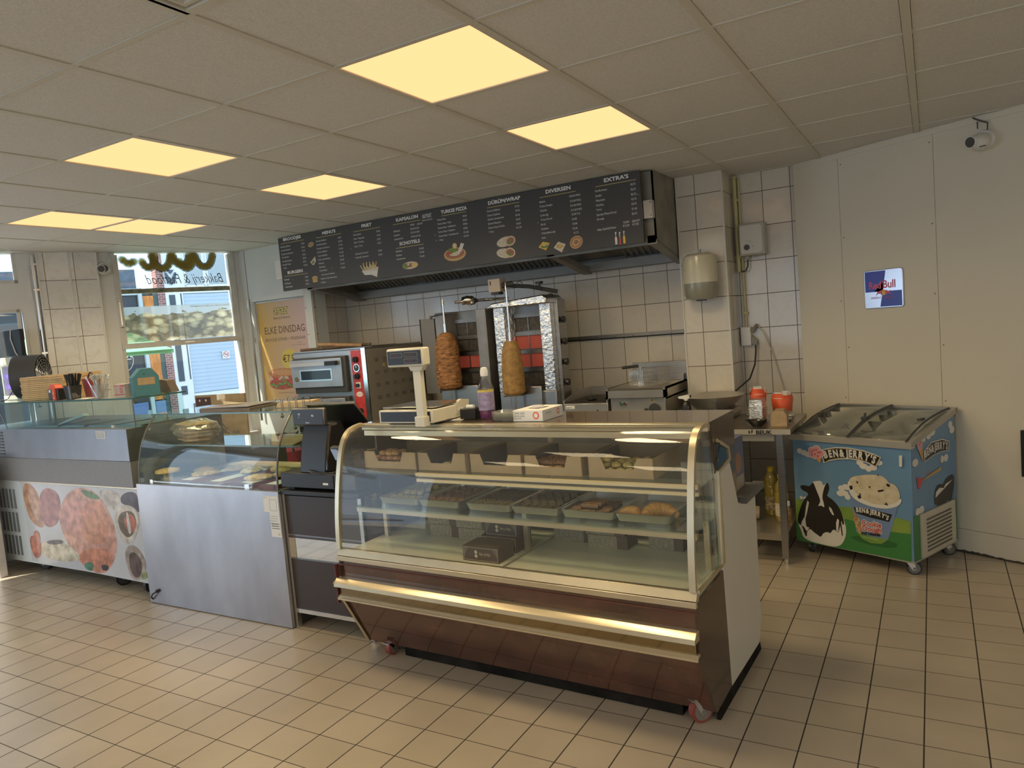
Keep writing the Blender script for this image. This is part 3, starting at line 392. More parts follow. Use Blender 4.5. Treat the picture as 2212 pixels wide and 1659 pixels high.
hs=N_('ShaderNodeHueSaturation'); l_.new(r1.outputs[0],hs.inputs['Color']); sc=N_('ShaderNodeSeparateColor'); l_.new(vo.outputs['Color'],sc.inputs[0]); mm=N_('ShaderNodeMath',operation='MULTIPLY_ADD'); mm.inputs[1].default_value=.6; mm.inputs[2].default_value=.65; l_.new(sc.outputs[0],mm.inputs[0]); l_.new(mm.outputs[0],hs.inputs['Value'])
sp=N_('ShaderNodeSeparateXYZ'); l_.new(tc.outputs['Object'],sp.inputs[0]); ma=N_('ShaderNodeMath',operation='MULTIPLY_ADD'); ma.inputs[1].default_value=-.16; l_.new(nz.outputs['Fac'],ma.inputs[0]); l_.new(sp.outputs[2],ma.inputs[2]); gt=N_('ShaderNodeMath',operation='GREATER_THAN'); gt.inputs[1].default_value=1.965; l_.new(ma.outputs[0],gt.inputs[0])
mx=N_('ShaderNodeMix',data_type='RGBA'); l_.new(gt.outputs[0],mx.inputs[0]); l_.new(hs.outputs[0],mx.inputs[6]); mx.inputs[7].default_value=(.70,.75,.80,1)
df=N_('ShaderNodeBsdfDiffuse'); tl=N_('ShaderNodeBsdfTranslucent'); tp=N_('ShaderNodeBsdfTransparent'); l_.new(mx.outputs[2],df.inputs[0]); l_.new(mx.outputs[2],tl.inputs[0]); tp.inputs[0].default_value=(.8,.8,.75,1)
s1=N_('ShaderNodeMixShader'); s1.inputs[0].default_value=.55; l_.new(df.outputs[0],s1.inputs[1]); l_.new(tl.outputs[0],s1.inputs[2]); s2=N_('ShaderNodeMixShader'); s2.inputs[0].default_value=.16; l_.new(s1.outputs[0],s2.inputs[1]); l_.new(tp.outputs[0],s2.inputs[2])
l_.new(s2.outputs[0],n_['Material Output'].inputs[0])
b=B(); b.flat([(.889,1.785),(1.868,1.785),(1.868,2.118),(.889,2.118)],.0288,'y',0)
b.text('Diverse broden, broodjes en zoetigheden',.022,mir(1.85,2.092,.0284),1)
b.build('pastry_film',[PF,FILMD],w1,label='translucent pastry photograph stuck across the lower sash')
# left door window (window_2)
w2=thing('window_2','narrow window at the left edge','window'); w2['kind']='structure'; del w2['category']; w2.matrix_world=FM
b=B(); b.box(-.75,.102,.0,.06,2.364,2.392); b.box(.074,.102,.0,.06,2.364,CZ); b.box(.06,.085,0,.06,.75,2.143); b.box(-.75,.102,0,.06,2.115,2.143)
b.build('window_frame',FRM,w2); b=B(); b.box(-.75,.08,.03,.036,2.385,CZ); b.box(-.75,.07,.03,.036,.75,2.12); b.build('window_pane',GLASS,w2)
# right wall: big panels with joints
WR=mat('warm_white_panel',(.65,.59,.465),.5,0,.02,nscale=1.5)
b=B(); xs=[-.03,.316,.942,2.2,3.5,6.5]
for i in range(5): b.box(xs[i]+.0012,xs[i+1]-.0012,0,.05,.152,CZ+.05)
b.box(-.03,6.5,.005,.05,0,.148); b.box(-.03,6.5,.02,.06,.001,CZ+.05,1); b.box(-.02,6.5,-.006,0,CZ-.035,CZ-.004,0)
rn=random.Random(5)
for s in (.316,.942):
    for z in (2.54,2.05,1.62,1.30,.95): xx=s+rn.choice((-.02,.02)); b.cyl((xx,-.001,z),(xx,.0005,z),.0045,n=8,mi=1)
o=struct(b,'wall_right',[WR,mat('dark_joint',(.16,.13,.09),.8)]); o.matrix_world=WM
b=B(); 
pts=[(.97,0)]; 
for i in range(26): pts.append((.97+.0165*i,(.010+.009*rn.random())*(1 if i<14 else .6)))
pts+=[(1.4,0)]; b.prism(pts,.003,-.004,'y',0); o=struct(b,'dark_strip_right',mat('dark_gap',(.05,.04,.03),.9)); o.matrix_world=WM  # ragged dark strip along the foot of the wall panel
b=B(); b.box(5,5.1,-5,3.2,0,CZ); b.box(-8.6,-3.6,-5.1,-5,0,CZ); b.box(1.6,5,-5.1,-5,0,CZ); b.box(-3.6,1.6,-5.1,-5,0,.5)
struct(b,'wall_rear',WR)
# ---------------------------------------------------------------- ceiling lamps and vent
PANEL_W=50
LP=emis('lamp_diffuser',LAMP,1)
def light_panel(a,bb,label):
    x0,x1,y0,y1=cellbox(a,bb); t=thing('ceiling_light_panel',label,'ceiling light',((x0+x1)/2,(y0+y1)/2,CZ),0,'square light panels in the ceiling grid')
    g=B(); g.box(-.282,.282,-.285,.285,.006,.010); g.build('diffuser',LP,t)
    g=B(); 
    for s in (-1,1): g.box(s*.282 if s>0 else -.297,.297 if s>0 else -.282,-.297,.297,.002,.03); g.box(-.282,.282,.285 if s>0 else -.297,.297 if s>0 else -.285,.002,.03)
    g.build('frame',BAR,t)
    g=B(); g.box(-.28,.28,-.28,.28,.012,.05); g.build('housing',WHITE,t)
    l=bpy.data.objects.new('panel_light',bpy.data.lights.new('panel_light','SPOT')); COL.objects.link(l); l.parent=t; l.location=(0,0,-.02)
    l.data.energy=PANEL_W*(.7 if a>3 else 1); l.data.color=(1,.80,.46); l.data.spot_size=R(168); l.data.spot_blend=.6; l.data.shadow_soft_size=.24
for q,l_ in zip(LIGHTS,['largest square yellow light panel in the ceiling, above the pastry case','lit ceiling panel near the right end of the menu board, one dark tile behind the largest','lit ceiling panel at the left, in line sideways with the largest','lit ceiling panel nearest above the sandwich end of the menu board','leftmost of the two neighbouring lit panels near the shop window','right one of the two neighbouring lit panels near the shop window']): light_panel(*q,l_)
x0,x1,y0,y1=cellbox(0,-2)
t=thing('ceiling_vent','white square air vent grille in the ceiling at the top edge','vent',((x0+x1)/2,(y0+y1)/2,CZ))
b=B(); b.box(-.29,.29,-.29,.29,.012,.016); b.build('backing_plate',mat('vent_plate',(.62,.62,.60),.5,0,.05,nscale=40,bump=.3,bscale=60),t)
for k,(r0,r1,z) in enumerate(((.297,.278,.0),(.268,.255,.005))):
    b=B()
    for s in (-1,1):
        a_,c_=sorted((s*r0,s*r1)); b.box(a_,c_,-r0,r0,z,z+.012); b.box(-r1,r1,a_,c_,z,z+.012)
    b.build('frame',BAR,t)

# ================================================================ DISPLAY CASE  (x to the right, y to the back; front right corner at origin)
def resample(pts,n):
    P=[Vector(p) for p in pts]; out=[]
    for i in range(len(P)-1):
        a=P[max(i-1,0)];b_=P[i];c=P[i+1];d=P[min(i+2,len(P)-1)]
        for k in range(n):
            t=k/n; out.append(.5*((2*b_)+(c-a)*t+(2*a-5*b_+4*c-d)*t*t+(3*b_-a-3*c+d)*t**3))
    return [tuple(p) for p in out+[P[-1]]]
def curved_sheet(pts,x0,x1,th,n=6):
    """thick bent sheet: pts (y,z) resampled smoothly, extruded along x"""
    P=[Vector(p) for p in pts]; out=[]
    for i in range(len(P)-1):
        a=P[max(i-1,0)];b_=P[i];c=P[i+1];d=P[min(i+2,len(P)-1)]
        for k in range(n):
            t=k/n; out.append(.5*((2*b_)+(c-a)*t+(2*a-5*b_+4*c-d)*t*t+(3*b_-a-3*c+d)*t**3))
    out.append(P[-1]); inn=[]
    for i,p in enumerate(out):
        d=(out[min(i+1,len(out)-1)]-out[max(i-1,0)]).normalized(); inn.append(p+Vector((d.y,-d.x))*th)
    g=B(); m=len(out)
    for seq in (out,inn): g.add([(x,p.x,p.y) for p in seq for x in (x0,x1)],[(2*i,2*i+1,2*i+3,2*i+2) for i in range(m-1)],0,True)
    g.add([(x,p.x,p.y) for p in (out[0],inn[0],out[-1],inn[-1]) for x in (x0,x1)],[(0,1,3,2),(4,5,7,6)])
    for x in (x0,x1): g.add([(x,p.x,p.y) for q in zip(out,inn) for p in q],[(2*i,2*i+1,2*i+3,2*i+2) for i in range(m-1)])
    return g
BURL=mat('burl_laminate',(.105,.036,.022),.09,0,col2=(.055,.020,.014),nscale=7,coat=.6,spec=.8)
BURLD=mat('dark_brown_laminate',(.075,.045,.03),.12)
WPANEL=mat('offwhite_board',(.62,.58,.50),.45)
DECK=mat('pale_green_deck',(.72,.72,.59),.25)
GLASSC=glass('case_glass',(.965,.965,.945),.032,.010,(.75,.72,.62))
MIRR=mat('bronze_mirror',(.28,.22,.13),.06,1)
CASE=thing('pastry_display_case','long curved glass pastry case with dark red burl front on casters','display case',(-.795,2.5,0),R(-2))
CW=1.85
prof=[(.09,.60),(.098,.72),(.112,.83),(.135,.95),(.163,1.06),(.19,1.125),(.225,1.165),(.27,1.185),(.33,1.193)]
curved_sheet(prof,-CW+.02,-.02,.005).build('curved_front_glass',GLASSC,CASE)
def fo(pr,i,d):
    a=Vector(pr[max(i-1,0)]); c=Vector(pr[min(i+1,len(pr)-1)]); t=(c-a).normalized(); return pr[i][0]-t.y*d,pr[i][1]+t.x*d
for x0,x1 in ((-.026,0),(-CW,-CW+.026)):
    b=B(); pr=resample(prof,4)
    for i in range(len(pr)-1):
        (y0,z0),(y1,z1)=pr[i],pr[i+1]
        b.add([(x,y,z) for x in (x0,x1) for y,z in (fo(pr,i,.009),fo(pr,i,-.007),fo(pr,i+1,-.007),fo(pr,i+1,.009))],[(0,3,7,4),(1,5,6,2),(0,1,2,3),(4,7,6,5)],0,False)
    b.build('curved_frame',ALU,CASE)
# top
b=B(); b.box(-CW,0,.33,.375,1.178,1.195); b.box(-CW,0,.345,.375,1.16,1.178); b.build('top_rail',ALU,CASE,bevel=.003)
b=B(); b.box(-CW,.0,.375,.73,1.172,1.195); b.build('worktop',mat('polished_granite_top',(.10,.075,.055),.06,0,.25,nscale=60),CASE,label='glossy dark brown top')
b=B(); b.box(-CW+.03,-.03,.33,.42,1.135,1.16); b.build('lamp_channel',ALU,CASE)
# sill and rail
b=B(); b.prism([(.078,.567),(.095,.60),(.115,.60),(.115,.567)],-CW,0,'x'); b.prism([(.074,.565),(.074,.541),(.115,.541),(.115,.565)],-CW,0,'x'); b.build('front_sill',ALU,CASE,bevel=.002)
b=B(); b.prism([(.115,.56),(.09,.54),(.09,.36),(.235,.075),(.24,.06),(.30,.06),(.30,.56)],-CW+.012,-.012,'x'); b.build('front_panel',BURL,CASE,label='dark red burl laminate front')
b=B(); b.prism([(.082,.516),(.086,.521),(.095,.521),(.095,.516)],-CW,0,'x'); b.build('cord_trim',mat('red_brown_edge',(.15,.055,.035),.25),CASE)
b=B(); b.prism([(.036,.438),(.062,.457),(.095,.457),(.095,.438)],-CW,0,'x'); b.prism([(.036,.438),(.036,.417),(.09,.417),(.09,.438)],-CW,0,'x'); b.build('bumper_rail',ALU,CASE,bevel=.002,label='bright champagne bumper rail')
b=B(); b.prism([(.054,.354),(.068,.368),(.10,.368),(.10,.354)],-CW,0,'x'); b.box(-CW,0,.054,.066,.344,.354); b.build('lower_rail',ALU,CASE,bevel=.002)
b=B(); b.box(-CW+.01,-.01,.072,.09,.366,.417); b.build('mirror_strip',MIRR,CASE,label='bronze mirror strip between the rails')
# side panels (right side first)
side=[(.09,.56),(.435,.57),(.456,.066),(.24,.058),(.085,.335)]
b=B(); b.prism(side,-.012,0,'x'); b.build('side_panel',BURLD,CASE)
b=B(); b.prism([(.435,.57),(.435,.985),(.616,.985),(.712,.776),(1.004,.776),(.985,.16),(.93,.054),(.456,.066)],-.016,.002,'x'); b.build('side_board',WPANEL,CASE,bevel=.002,label='plain off-white board on the right end')
b=B(); b.prism([(.445,.99),(.385,1.19),(.73,1.19),(.712,.78),(.616,.985)],-.014,-.002,'x'); b.build('upper_side_panel',BURLD,CASE,label='dark brown upper end')
b=B(); b.prism(side,-CW,-CW+.012,'x'); b.build('side_panel',BURLD,CASE); b=B(); b.prism([(.435,.57),(.435,1.19),(.73,1.19),(.712,.776),(1.004,.776),(.985,.16),(.93,.054),(.456,.066)],-CW,-CW+.012,'x'); b.build('side_board',BURLD,CASE)
b=B(); b.prism([(.06,.52),(.06,.325),(.075,.32),(.088,.52)],-CW-.010,-CW,'x'); b.prism([(.085,.335),(.095,.345),(.25,.055),(.235,.055)],-CW-.006,-CW+.012,'x',1); b.build('end_cap',[mat('maroon_cap',(.10,.03,.025),.25),ALU],CASE)
# side glass with frame, right
for nm,xa in (('side_glass',-.012),('side_glass',-CW+.008)):
    b=B(); b.prism([(p[0]+.008,p[1]) for p in prof]+[(.40,1.19),(.44,1.11),(.43,.60)],xa,xa+.004,'x'); b.build(nm,GLASSC,CASE)
def frame_path(pts,x0,x1,w,b,mi=0):
    for (y0,z0),(y1,z1) in zip(pts,pts[1:]):
        d=Vector((y1-y0,z1-z0)).normalized(); t=Vector((-d.y,d.x))*w
        b.prism([(y0-t.x,z0-t.y),(y1-t.x,z1-t.y),(y1+t.x,z1+t.y),(y0+t.x,z0+t.y)],x0,x1,'x',mi)
b=B(); frame_path([(.10,.60),(.42,.60),(.435,.98),(.61,1.0),(.60,1.05),(.44,1.11)],.0,.008,.007,b); frame_path([(.435,.60),(.435,.985)],.0,.010,.006,b); b.build('side_frame',ALU,CASE)
b=B(); b.prism([(.445,.99),(.445,1.105),(.60,1.045),(.607,1.0)],-.002,.002,'x'); b.build('side_window',glass('blue_glass',(.55,.68,.75),.10),CASE,label='small bluish side pane')
# inside
b=B(); b.box(-CW+.012,-.912-.006,.10,.75,.545,.575); b.box(-.90,-.012,.10,.75,.545,.575); b.build('deck',DECK,CASE,label='pale green deck in two halves')
b=B(); b.box(-CW+.03,-.03,.20,.72,.782,.789); b.build('lower_shelf',GLASSG,CASE,label='glass lower shelf')
b=B(); b.box(-CW+.03,-.03,.22,.24,.757,.782); b.box(-CW+.03,-.03,.68,.70,.757,.782); b.build('shelf_bracket_rail',ALU,CASE)
b=B(); b.box(-CW+.03,-.02,.26,.72,.950,.957); b.build('upper_shelf',GLASSG,CASE,label='glass upper shelf')
LEDW=mat('cream_strip',(.80,.68,.42),.35)
b=B(); b.box(-1.42,-.02,.235,.255,.953,.968); b.box(-1.42,-.02,.24,.26,.925,.940); b.box(-1.42,-.02,.255,.265,.925,.968,1); b.build('price_rail',[LEDW,STEELD],CASE,label='double cream strip along the upper shelf edge')
for x in (-1.80,-.05,-.92):
    b=B(); b.box(x-.012,x+.012,.40,.42,.575,.782); b.box(x-.01,x+.01,.70,.72,.575,1.17); b.build('shelf_post',ALU,CASE)
b=B(); b.box(-CW+.012,-.012,.735,.74,.575,.80); b.box(-CW+.012,-.012,.735,.74,1.10,1.17); b.build('back_panel',STEELD,CASE)
b=B(); b.box(-CW+.02,-.02,.742,1.04,.775,.80); b.box(-.02,.03,.742,1.07,.772,.80); b.build('rear_serving_shelf',mat('dark_rubber_shelf',(.10,.095,.085),.5),CASE)
b=B(); b.box(-CW+.02,-.02,.90,.92,.10,.775); b.build('rear_panel',STEELD,CASE)
b=B(); b.box(-1.62,-.15,.26,.94,.004,.058); b.prism([(.30,.060),(.456,.064),(.93,.052),(.955,.06),(.975,.0),(.29,.0)],-.02,-.004,'x'); b.box(-CW+.03,-.012,.30,.95,.055,.08); b.build('plinth',mat('dirty_black_plinth',(.018,.015,.012),.9,0,.4,nscale=10,spec=.1),CASE)
def caster(parent,x,y,r=.055,w=.022,z0=None,wheel=None,ang=0.3,brk=STEELB,nm='caster'):
    """swivel caster: bracket with wheel as sub-part"""
    z1=z0 if z0 else 2*r+.02
    b=B(); b.M=Matrix.Translation((x,y,0))@Matrix.Rotation(ang,4,'Z')
    b.box(-.03,.03,-.022,.022,z1-.006,z1)
    for s in (-1,1): b.add([(-.022,s*(w/2+.003),z1-.006),(.022,s*(w/2+.003),z1-.006),(.03,s*(w/2+.003),r-.008),(.012,s*(w/2+.003),r-.012),(-.022,s*(w/2+.008),z1-.006),(.022,s*(w/2+.008),z1-.006),(.03,s*(w/2+.008),r-.008),(.012,s*(w/2+.008),r-.012)],[(0,1,2,3),(7,6,5,4),(0,3,7,4),(1,5,6,2),(2,6,7,3)])
    c=b.build(nm,brk,parent)
    b=B(); b.M=Matrix.Translation((x,y,0))@Matrix.Rotation(ang,4,'Z')
    b.cyl((.02,-w/2,r),(.02,w/2,r),r,n=24); b.cyl((.02,-w/2-.003,r),(.02,w/2+.003,r),r*.78,n=20,mi=1); b.cyl((.02,-w/2-.009,r),(.02,w/2+.009,r),r*.2,n=10,mi=1)
    b.build('wheel',wheel or [RUBBER,STEELD],c)
REDW=[mat('worn_red_tyre',(.28,.06,.04),.5),mat('wheel_hub',(.30,.27,.24),.5,.6)]
caster(CASE,-.085,.24,.048,.03,.105,REDW,.9); caster(CASE,-1.70,.235,.042,.028,.075,REDW,1.6); caster(CASE,-.10,.88,.04,.025,.08,REDW,.2); caster(CASE,-1.7,.88,.04,.025,.08,REDW,.2)
b=B(); b.tube([(.004,.48,1.11),(.01,.45,1.08),(.004,.44,1.04),(-.003,.41,.98)],.003); b.build('cable',BLACK,CASE)
CM=Matrix.Translation((-.795,2.5,0))@Matrix.Rotation(R(-2),4,'Z')
def cpt(x,y,z): return CM@Vector((x,y,z))
# ---- cartons with cookies on the upper shelf
CARD=mat('brown_carton',(.45,.34,.20),.8,0,.06,nscale=10); CARDI=mat('carton_inside',(.16,.15,.14),.8)
def carton(w,label,loc):
    t=thing('bakery_carton',label,'carton',cpt(*loc),R(-2),'open bakery cartons on the upper shelf of the pastry case')
    h=.088; d=.33; T=.004
    b=B(); b.box(0,w,0,d,0,T); b.box(0,T,0,d,T,h); b.box(w-T,w,0,d,T,h); b.box(0,w,d-T,d,T,h)
    b.prism([(0,T),(w,T),(w,h),(w*.76,h),(w*.70,h*.42),(w*.27,h*.42),(w*.2,h),(0,h)],0,T,'y'); b.build('tray',CARD,t)
    b=B(); b.box(T,w-T,T,d-T,T,T+.002); b.box(T,T+.001,T,d-T,T,h-.002); b.box(w-T-.001,w-T,T,d-T,T,h-.002); b.build('lining',CARDI,t); return t
z=.958
CT=[(-1.855,.35,'leftmost open carton, biscuits heaped in the front opening'),(-1.49,.295,'second carton from the left, almost empty with a few round cookies'),(-1.168,.288,'empty middle carton on the upper shelf'),(-.862,.293,'fourth carton from the left, rows of twisted cookies'),(-.538,.30,'rightmost carton, filled with yellow ridged cookies')]
for x,w_,l_ in CT: carton(w_,l_,(x,.35,z))
CK=[mat('cookie_golden',(.55,.33,.12),.7,0,.25,nscale=70,bump=.4,bscale=90),mat('cookie_brown',(.36,.19,.08),.7,0,.25,nscale=80,bump=.4,bscale=90),mat('cookie_yellow',(.62,.50,.17),.7,0,.15,nscale=60,bump=.3,bscale=70),mat('cookie_pale',(.66,.55,.36),.7,0,.1,nscale=60)]
def cookie_mesh(kind,mi):
    b=B()
    if kind=='round': b.blob((0,0,.014),(.026,.026,.014),12,8,.25,6)
    elif kind=='twist':
        for k in range(4): b.blob((-.021+.014*k,0,.013),(.011,.017,.012),8,6,.1,5)
    else:
        b.blob((0,0,.013),(.024,.022,.013),12,7,.05,4)
        for k in (-1,0,1): b.tube([(-.018,.008*k,.018),(0,.009*k,.0265),(.018,.008*k,.018)],.0025,5)
    return b.build('cookie',CK[mi])
pr_=[cookie_mesh('round',0),cookie_mesh('round',3),cookie_mesh('twist',1),cookie_mesh('ridge',2),cookie_mesh('round',1)]
used={}
rn=random.Random(11)
def put_cookie(k,x,y,z,rz,label,group):
    p=cpt(x,y,z)
    if k in used: o=dup(pr_[k],p,rz)
    else: o=pr_[k]; o.location=p; o.rotation_euler=(0,0,rz); used[k]=1
    tag(o,label,'cookie',group)
def rows(x0,y0,nx,ny,dx,dy,zz,k,label,group,jit=.004):
    for i in range(nx):
        for j in range(ny): put_cookie(k,x0+i*dx+rn.uniform(-jit,jit),y0+j*dy+rn.uniform(-jit,jit),zz+rn.uniform(0,.003),rn.uniform(-.4,.4),label,group)
lab='small biscuit in the heap of the leftmost carton'
rows(-1.79,.385,5,3,.044,.046,z+.008,0,lab,'biscuits in the leftmost carton',.008); rows(-1.785,.39,4,3,.045,.046,z+.032,4,lab,'biscuits in the leftmost carton',.01); rows(-1.775,.40,3,2,.05,.05,z+.056,0,lab,'biscuits in the leftmost carton',.01)
rows(-1.34,.39,2,1,.09,.04,z+.008,1,'pale round cookie left in the nearly empty second carton','cookies in the second carton'); 
lab='brown twisted cookie in the fourth carton'
rows(-.81,.385,5,4,.052,.045,z+.008,0,'golden rough cookie along the front of the fourth carton','front cookies in the fourth carton',.006); rows(-.80,.41,4,4,.056,.05,z+.034,2,lab,'twisted cookies in the fourth carton')
lab='yellow ridged cookie in the rightmost carton'
rows(-.50,.385,5,5,.048,.05,z+.008,3,lab,'yellow cookies in the rightmost carton'); rows(-.48,.41,4,3,.05,.05,z+.032,3,lab,'yellow cookies in the rightmost carton'); rows(-.475,.40,1,2,.05,.05,z+.056,3,lab,'yellow cookies in the rightmost carton')
# ---- baking trays on the lower shelf
TRAYM=mat('aluminium_tray',(.60,.59,.56),.32,.9)
BK=[mat('pistachio_baklava',(.42,.34,.10),.6,0,.3,nscale=40,bump=.4,bscale=60),mat('dark_baklava',(.13,.09,.04),.5,0,.4,nscale=30,bump=.4,bscale=50),mat('walnut_baklava',(.26,.13,.06),.5,0,.4,nscale=30,bump=.4,bscale=50),mat('croissant_crust',(.48,.25,.08),.5,0,.2,nscale=20)]
PLA=glass('cling_film',(.96,.96,.96),.14)
def tray(x,w_,label):
    t=thing('baking_tray',label,'tray',cpt(x,.28,.790),R(-2),'aluminium baking trays on the lower shelf of the pastry case')
    b=B(); h=.034; d=.37
    o_=rrect(0,w_,0,d,.02); i_=rrect(.008,w_-.008,.008,d-.008,.018); bo=rrect(.01,w_-.01,.01,d-.01,.02)
    n=len(o_); vs=[(p[0],p[1],0) for p in bo]+[(p[0],p[1],h) for p in o_]+[(p[0],p[1],h) for p in i_]+[(p[0],p[1],.003) for p in bo]
    fs=[]
    for k in range(3): fs+=[(k*n+i,k*n+(i+1)%n,(k+1)*n+(i+1)%n,(k+1)*n+i) for i in range(n)]
    fs+=[tuple(range(n))[::-1],tuple(range(3*n,4*n))]; b.add(vs,fs,0,False); b.build('pan',TRAYM,t); return t
TR=[(-1.722,.255,'leftmost baking tray, green pistachio baklava'),(-1.462,.252,'second tray from the left, brown baklava pieces'),(-1.172,.25,'third tray from the left, dark glossy baklava rolls'),(-.920,.25,'fourth tray from the left, domed pile of dark baklava under film'),(-.660,.256,'fifth tray from the left, reddish walnut pieces'),(-.402,.245,'rightmost baking tray, two croissants')]
for x,w_,l_ in TR: tray(x,w_,l_)
def piece(kind,mi,nm):
    b=B()
    if kind=='dia': b.prism([(-.02,0),(0,-.016),(.02,0),(0,.016)],0,.02,'z')
    elif kind=='roll': b.cyl((-.02,0,.011),(.02,0,.011),.011,n=10)
    elif kind=='cro':
        for k in range(9):
            a=R(-70+17.5*k); r=.011+.014*math.sin(math.pi*(k+.6)/9.2); b.blob((.05*math.sin(a),.05*math.cos(a)-.03,r*.9),(r*1.05,r*1.25,r),10,6,.05,3)
    return b.build(nm,BK[mi])
def fill(kind,mi,nm,label,cat,group,x0,y0,nx,ny,dx,dy,zf,rzf=0,jit=.002):
    first=piece(kind,mi,nm); k=0
    for j in range(ny):
        for i in range(nx):
            zz=zf(i,j)
            if zz is None: continue
            p=cpt(x0+i*dx+rn.uniform(-jit,jit)+(dx/2 if (kind=='dia' and j%2) else 0),y0+j*dy+rn.uniform(-jit,jit),zz)
            o=first if k==0 else dup(first); o.location=p; o.rotation_euler=(0,0,R(-2)+rzf+(rn.uniform(-.2,.2) if jit>.003 else 0)); tag(o,label,cat,group); k+=1
zt=.794
fill('dia',0,'baklava_piece','green topped baklava diamond in the leftmost tray','baklava','baklava in the leftmost tray',-1.70,.31,5,10,.043,.033,lambda i,j:zt+(.021 if 1<=i<4 and 2<j<8 else 0))
fill('dia',2,'baklava_piece','brown baklava diamond in the second tray','baklava','baklava in the second tray',-1.44,.31,5,10,.043,.033,lambda i,j:zt)
fill('roll',1,'baklava_roll','dark baklava roll in the third tray','baklava','baklava rolls in the third tray',-1.14,.305,5,12,.046,.027,lambda i,j:zt)
fill('dia',1,'baklava_piece','dark baklava diamond in the domed pile','baklava','baklava pile in the fourth tray',-.90,.31,5,10,.043,.033,lambda i,j:zt)
fill('dia',1,'baklava_piece','dark baklava diamond in the domed pile','baklava','baklava pile in the fourth tray',-.87,.36,4,6,.043,.033,lambda i,j:zt+.021)
fill('roll',2,'nut_roll','reddish nut roll in the fifth tray','pastry','nut rolls in the fifth tray',-.62,.305,4,8,.046,.028,lambda i,j:zt+(.02 if 0<i<3 and 1<j<6 else 0),.3,.004)
c1=piece('cro',3,'croissant'); c1.location=cpt(-.23,.36,zt); c1.rotation_euler=(0,0,.5); c1.scale=(1.3,1.3,1.3); tag(c1,'larger curved croissant at the middle of the rightmost tray','croissant')
c2=piece('cro',3,'croissant'); c2.location=cpt(-.35,.33,zt); c2.rotation_euler=(0,0,-.3); tag(c2,'smaller croissant at the left corner of the rightmost tray','croissant')
# ---- pastry boxes on the deck
CHOC=mat('chocolate_card',(.075,.050,.040),.5); LINE=mat('cream_line',(.62,.52,.36),.6); PAT=mat('patterned_card',(.40,.34,.24),.8,0,col2=(.27,.23,.17),nscale=70); PATB=mat('striped_card_side',(.12,.08,.06),.7,0,.3,nscale=3,stretch=(1,60,1))
def darkbox(x,y,z,w_,d,h,label,rz=0):
    t=thing('pastry_box',label,'box',cpt(x,y,z),R(-2)+rz); b=B(); b.box(-w_,0,0,d,0,h); b.build('carton',CHOC,t,bevel=.0015)
    b=B(); e=-.0006; l=.0012; a0,a1,z0,z1=-w_+.006,-.006,.006,h-.006
    for q in ((a0,a1,z0,z0+l),(a0,a1,z1-l,z1),(a0,a0+l,z0,z1),(a1-l,a1,z0,z1)): b.box(q[0],q[1],e,0,q[2],q[3])
    for k in range(4):
        for s,xx in ((1,a0),(-1,a1)): q=.008+.006*k; b.flat([(xx,z1-q*1.6) ,(xx+s*q,z1),(xx+s*(q+.001),z1),(xx,z1-q*1.6-.0015)],e,'y')
    cx=(a0+a1)/2-.025*w_/.2; cz=h/2
    for dz in (-.009,.009): b.flat([(cx-.010,cz+dz),(cx,cz+dz-.011),(cx+.010,cz+dz),(cx,cz+dz+.011)],e,'y')
    b.text('Vien di Mac',.019,lambda u,v:(cx+.014+u+.35*v,e-.0002,cz-.004+v-.02*u),0,sx=.72); b.build('gold_print',LINE,t)
darkbox(-.945,.196,.575,.20,.13,.072,'dark chocolate-brown box standing alone on the pale deck')
darkbox(-.95,.36,.575,.20,.14,.072,'lower dark brown box in the stack behind the lone one')
darkbox(-.945,.365,.648,.18,.13,.072,'upper dark brown box, topmost of its stack behind the lone one')
def patbox(x,y,z,w_,d,h,label):
    t=thing('pastry_box',label,'box',cpt(x,y,z),R(-2)); b=B(); b.box(-w_,0,0,d,0,h); b.build('carton',PAT,t,bevel=.0015); b=B(); b.box(-.0,.001,0,d,0,h); b.box(-w_*.26,.001,-.001,0,0,h); b.build('striped_wrap',PATB,t)
S=[(-1.15,.47,.22),(-1.38,.49,.19),(-.66,.60,.22),(-.47,.55,.20),(-.225,.60,.16)]
N=['second patterned stack from the left','leftmost patterned stack','third patterned stack from the left','fourth patterned stack from the left','rightmost patterned stack']
for (x,y,w_),nm_ in zip(S,N):
    for k,q in enumerate(('lower','upper')): patbox(x-(.01 if k else 0),y,.575+.062*k,w_,.12,.060,'%s cream patterned box of the %s'%(q,nm_))
patbox(-.10,.60,.575,.10,.11,.055,'single small patterned box at the right end of the deck')
# blue printed pack on the rear shelf
t=thing('printed_carton','blue printed carton on the rear shelf of the pastry case, seen past its end','carton',cpt(-.10,.80,.80),R(-2))
b=B(); b.box(0,.06,0,.20,0,.24); b.build('carton',mat('blue_print',(.07,.08,.17),.3),t,bevel=.002)
b=B(); b.flat(circ(.10,.12,.05),.0605,'x',0); b.flat([(.02,.0),(.18,.0),(.18,.06),(.02,.06)],.0606,'x',1); b.build('print',[mat('orange_print',(.30,.14,.07),.4),mat('cream_print',(.36,.30,.22),.4)],t)
# ---- things on top of the case
ZT=1.1955
SCL=thing('weighing_scale','cream shop scale with a raised display on the left end of the pastry case','scale',cpt(-1.455,.40,ZT),R(-2))

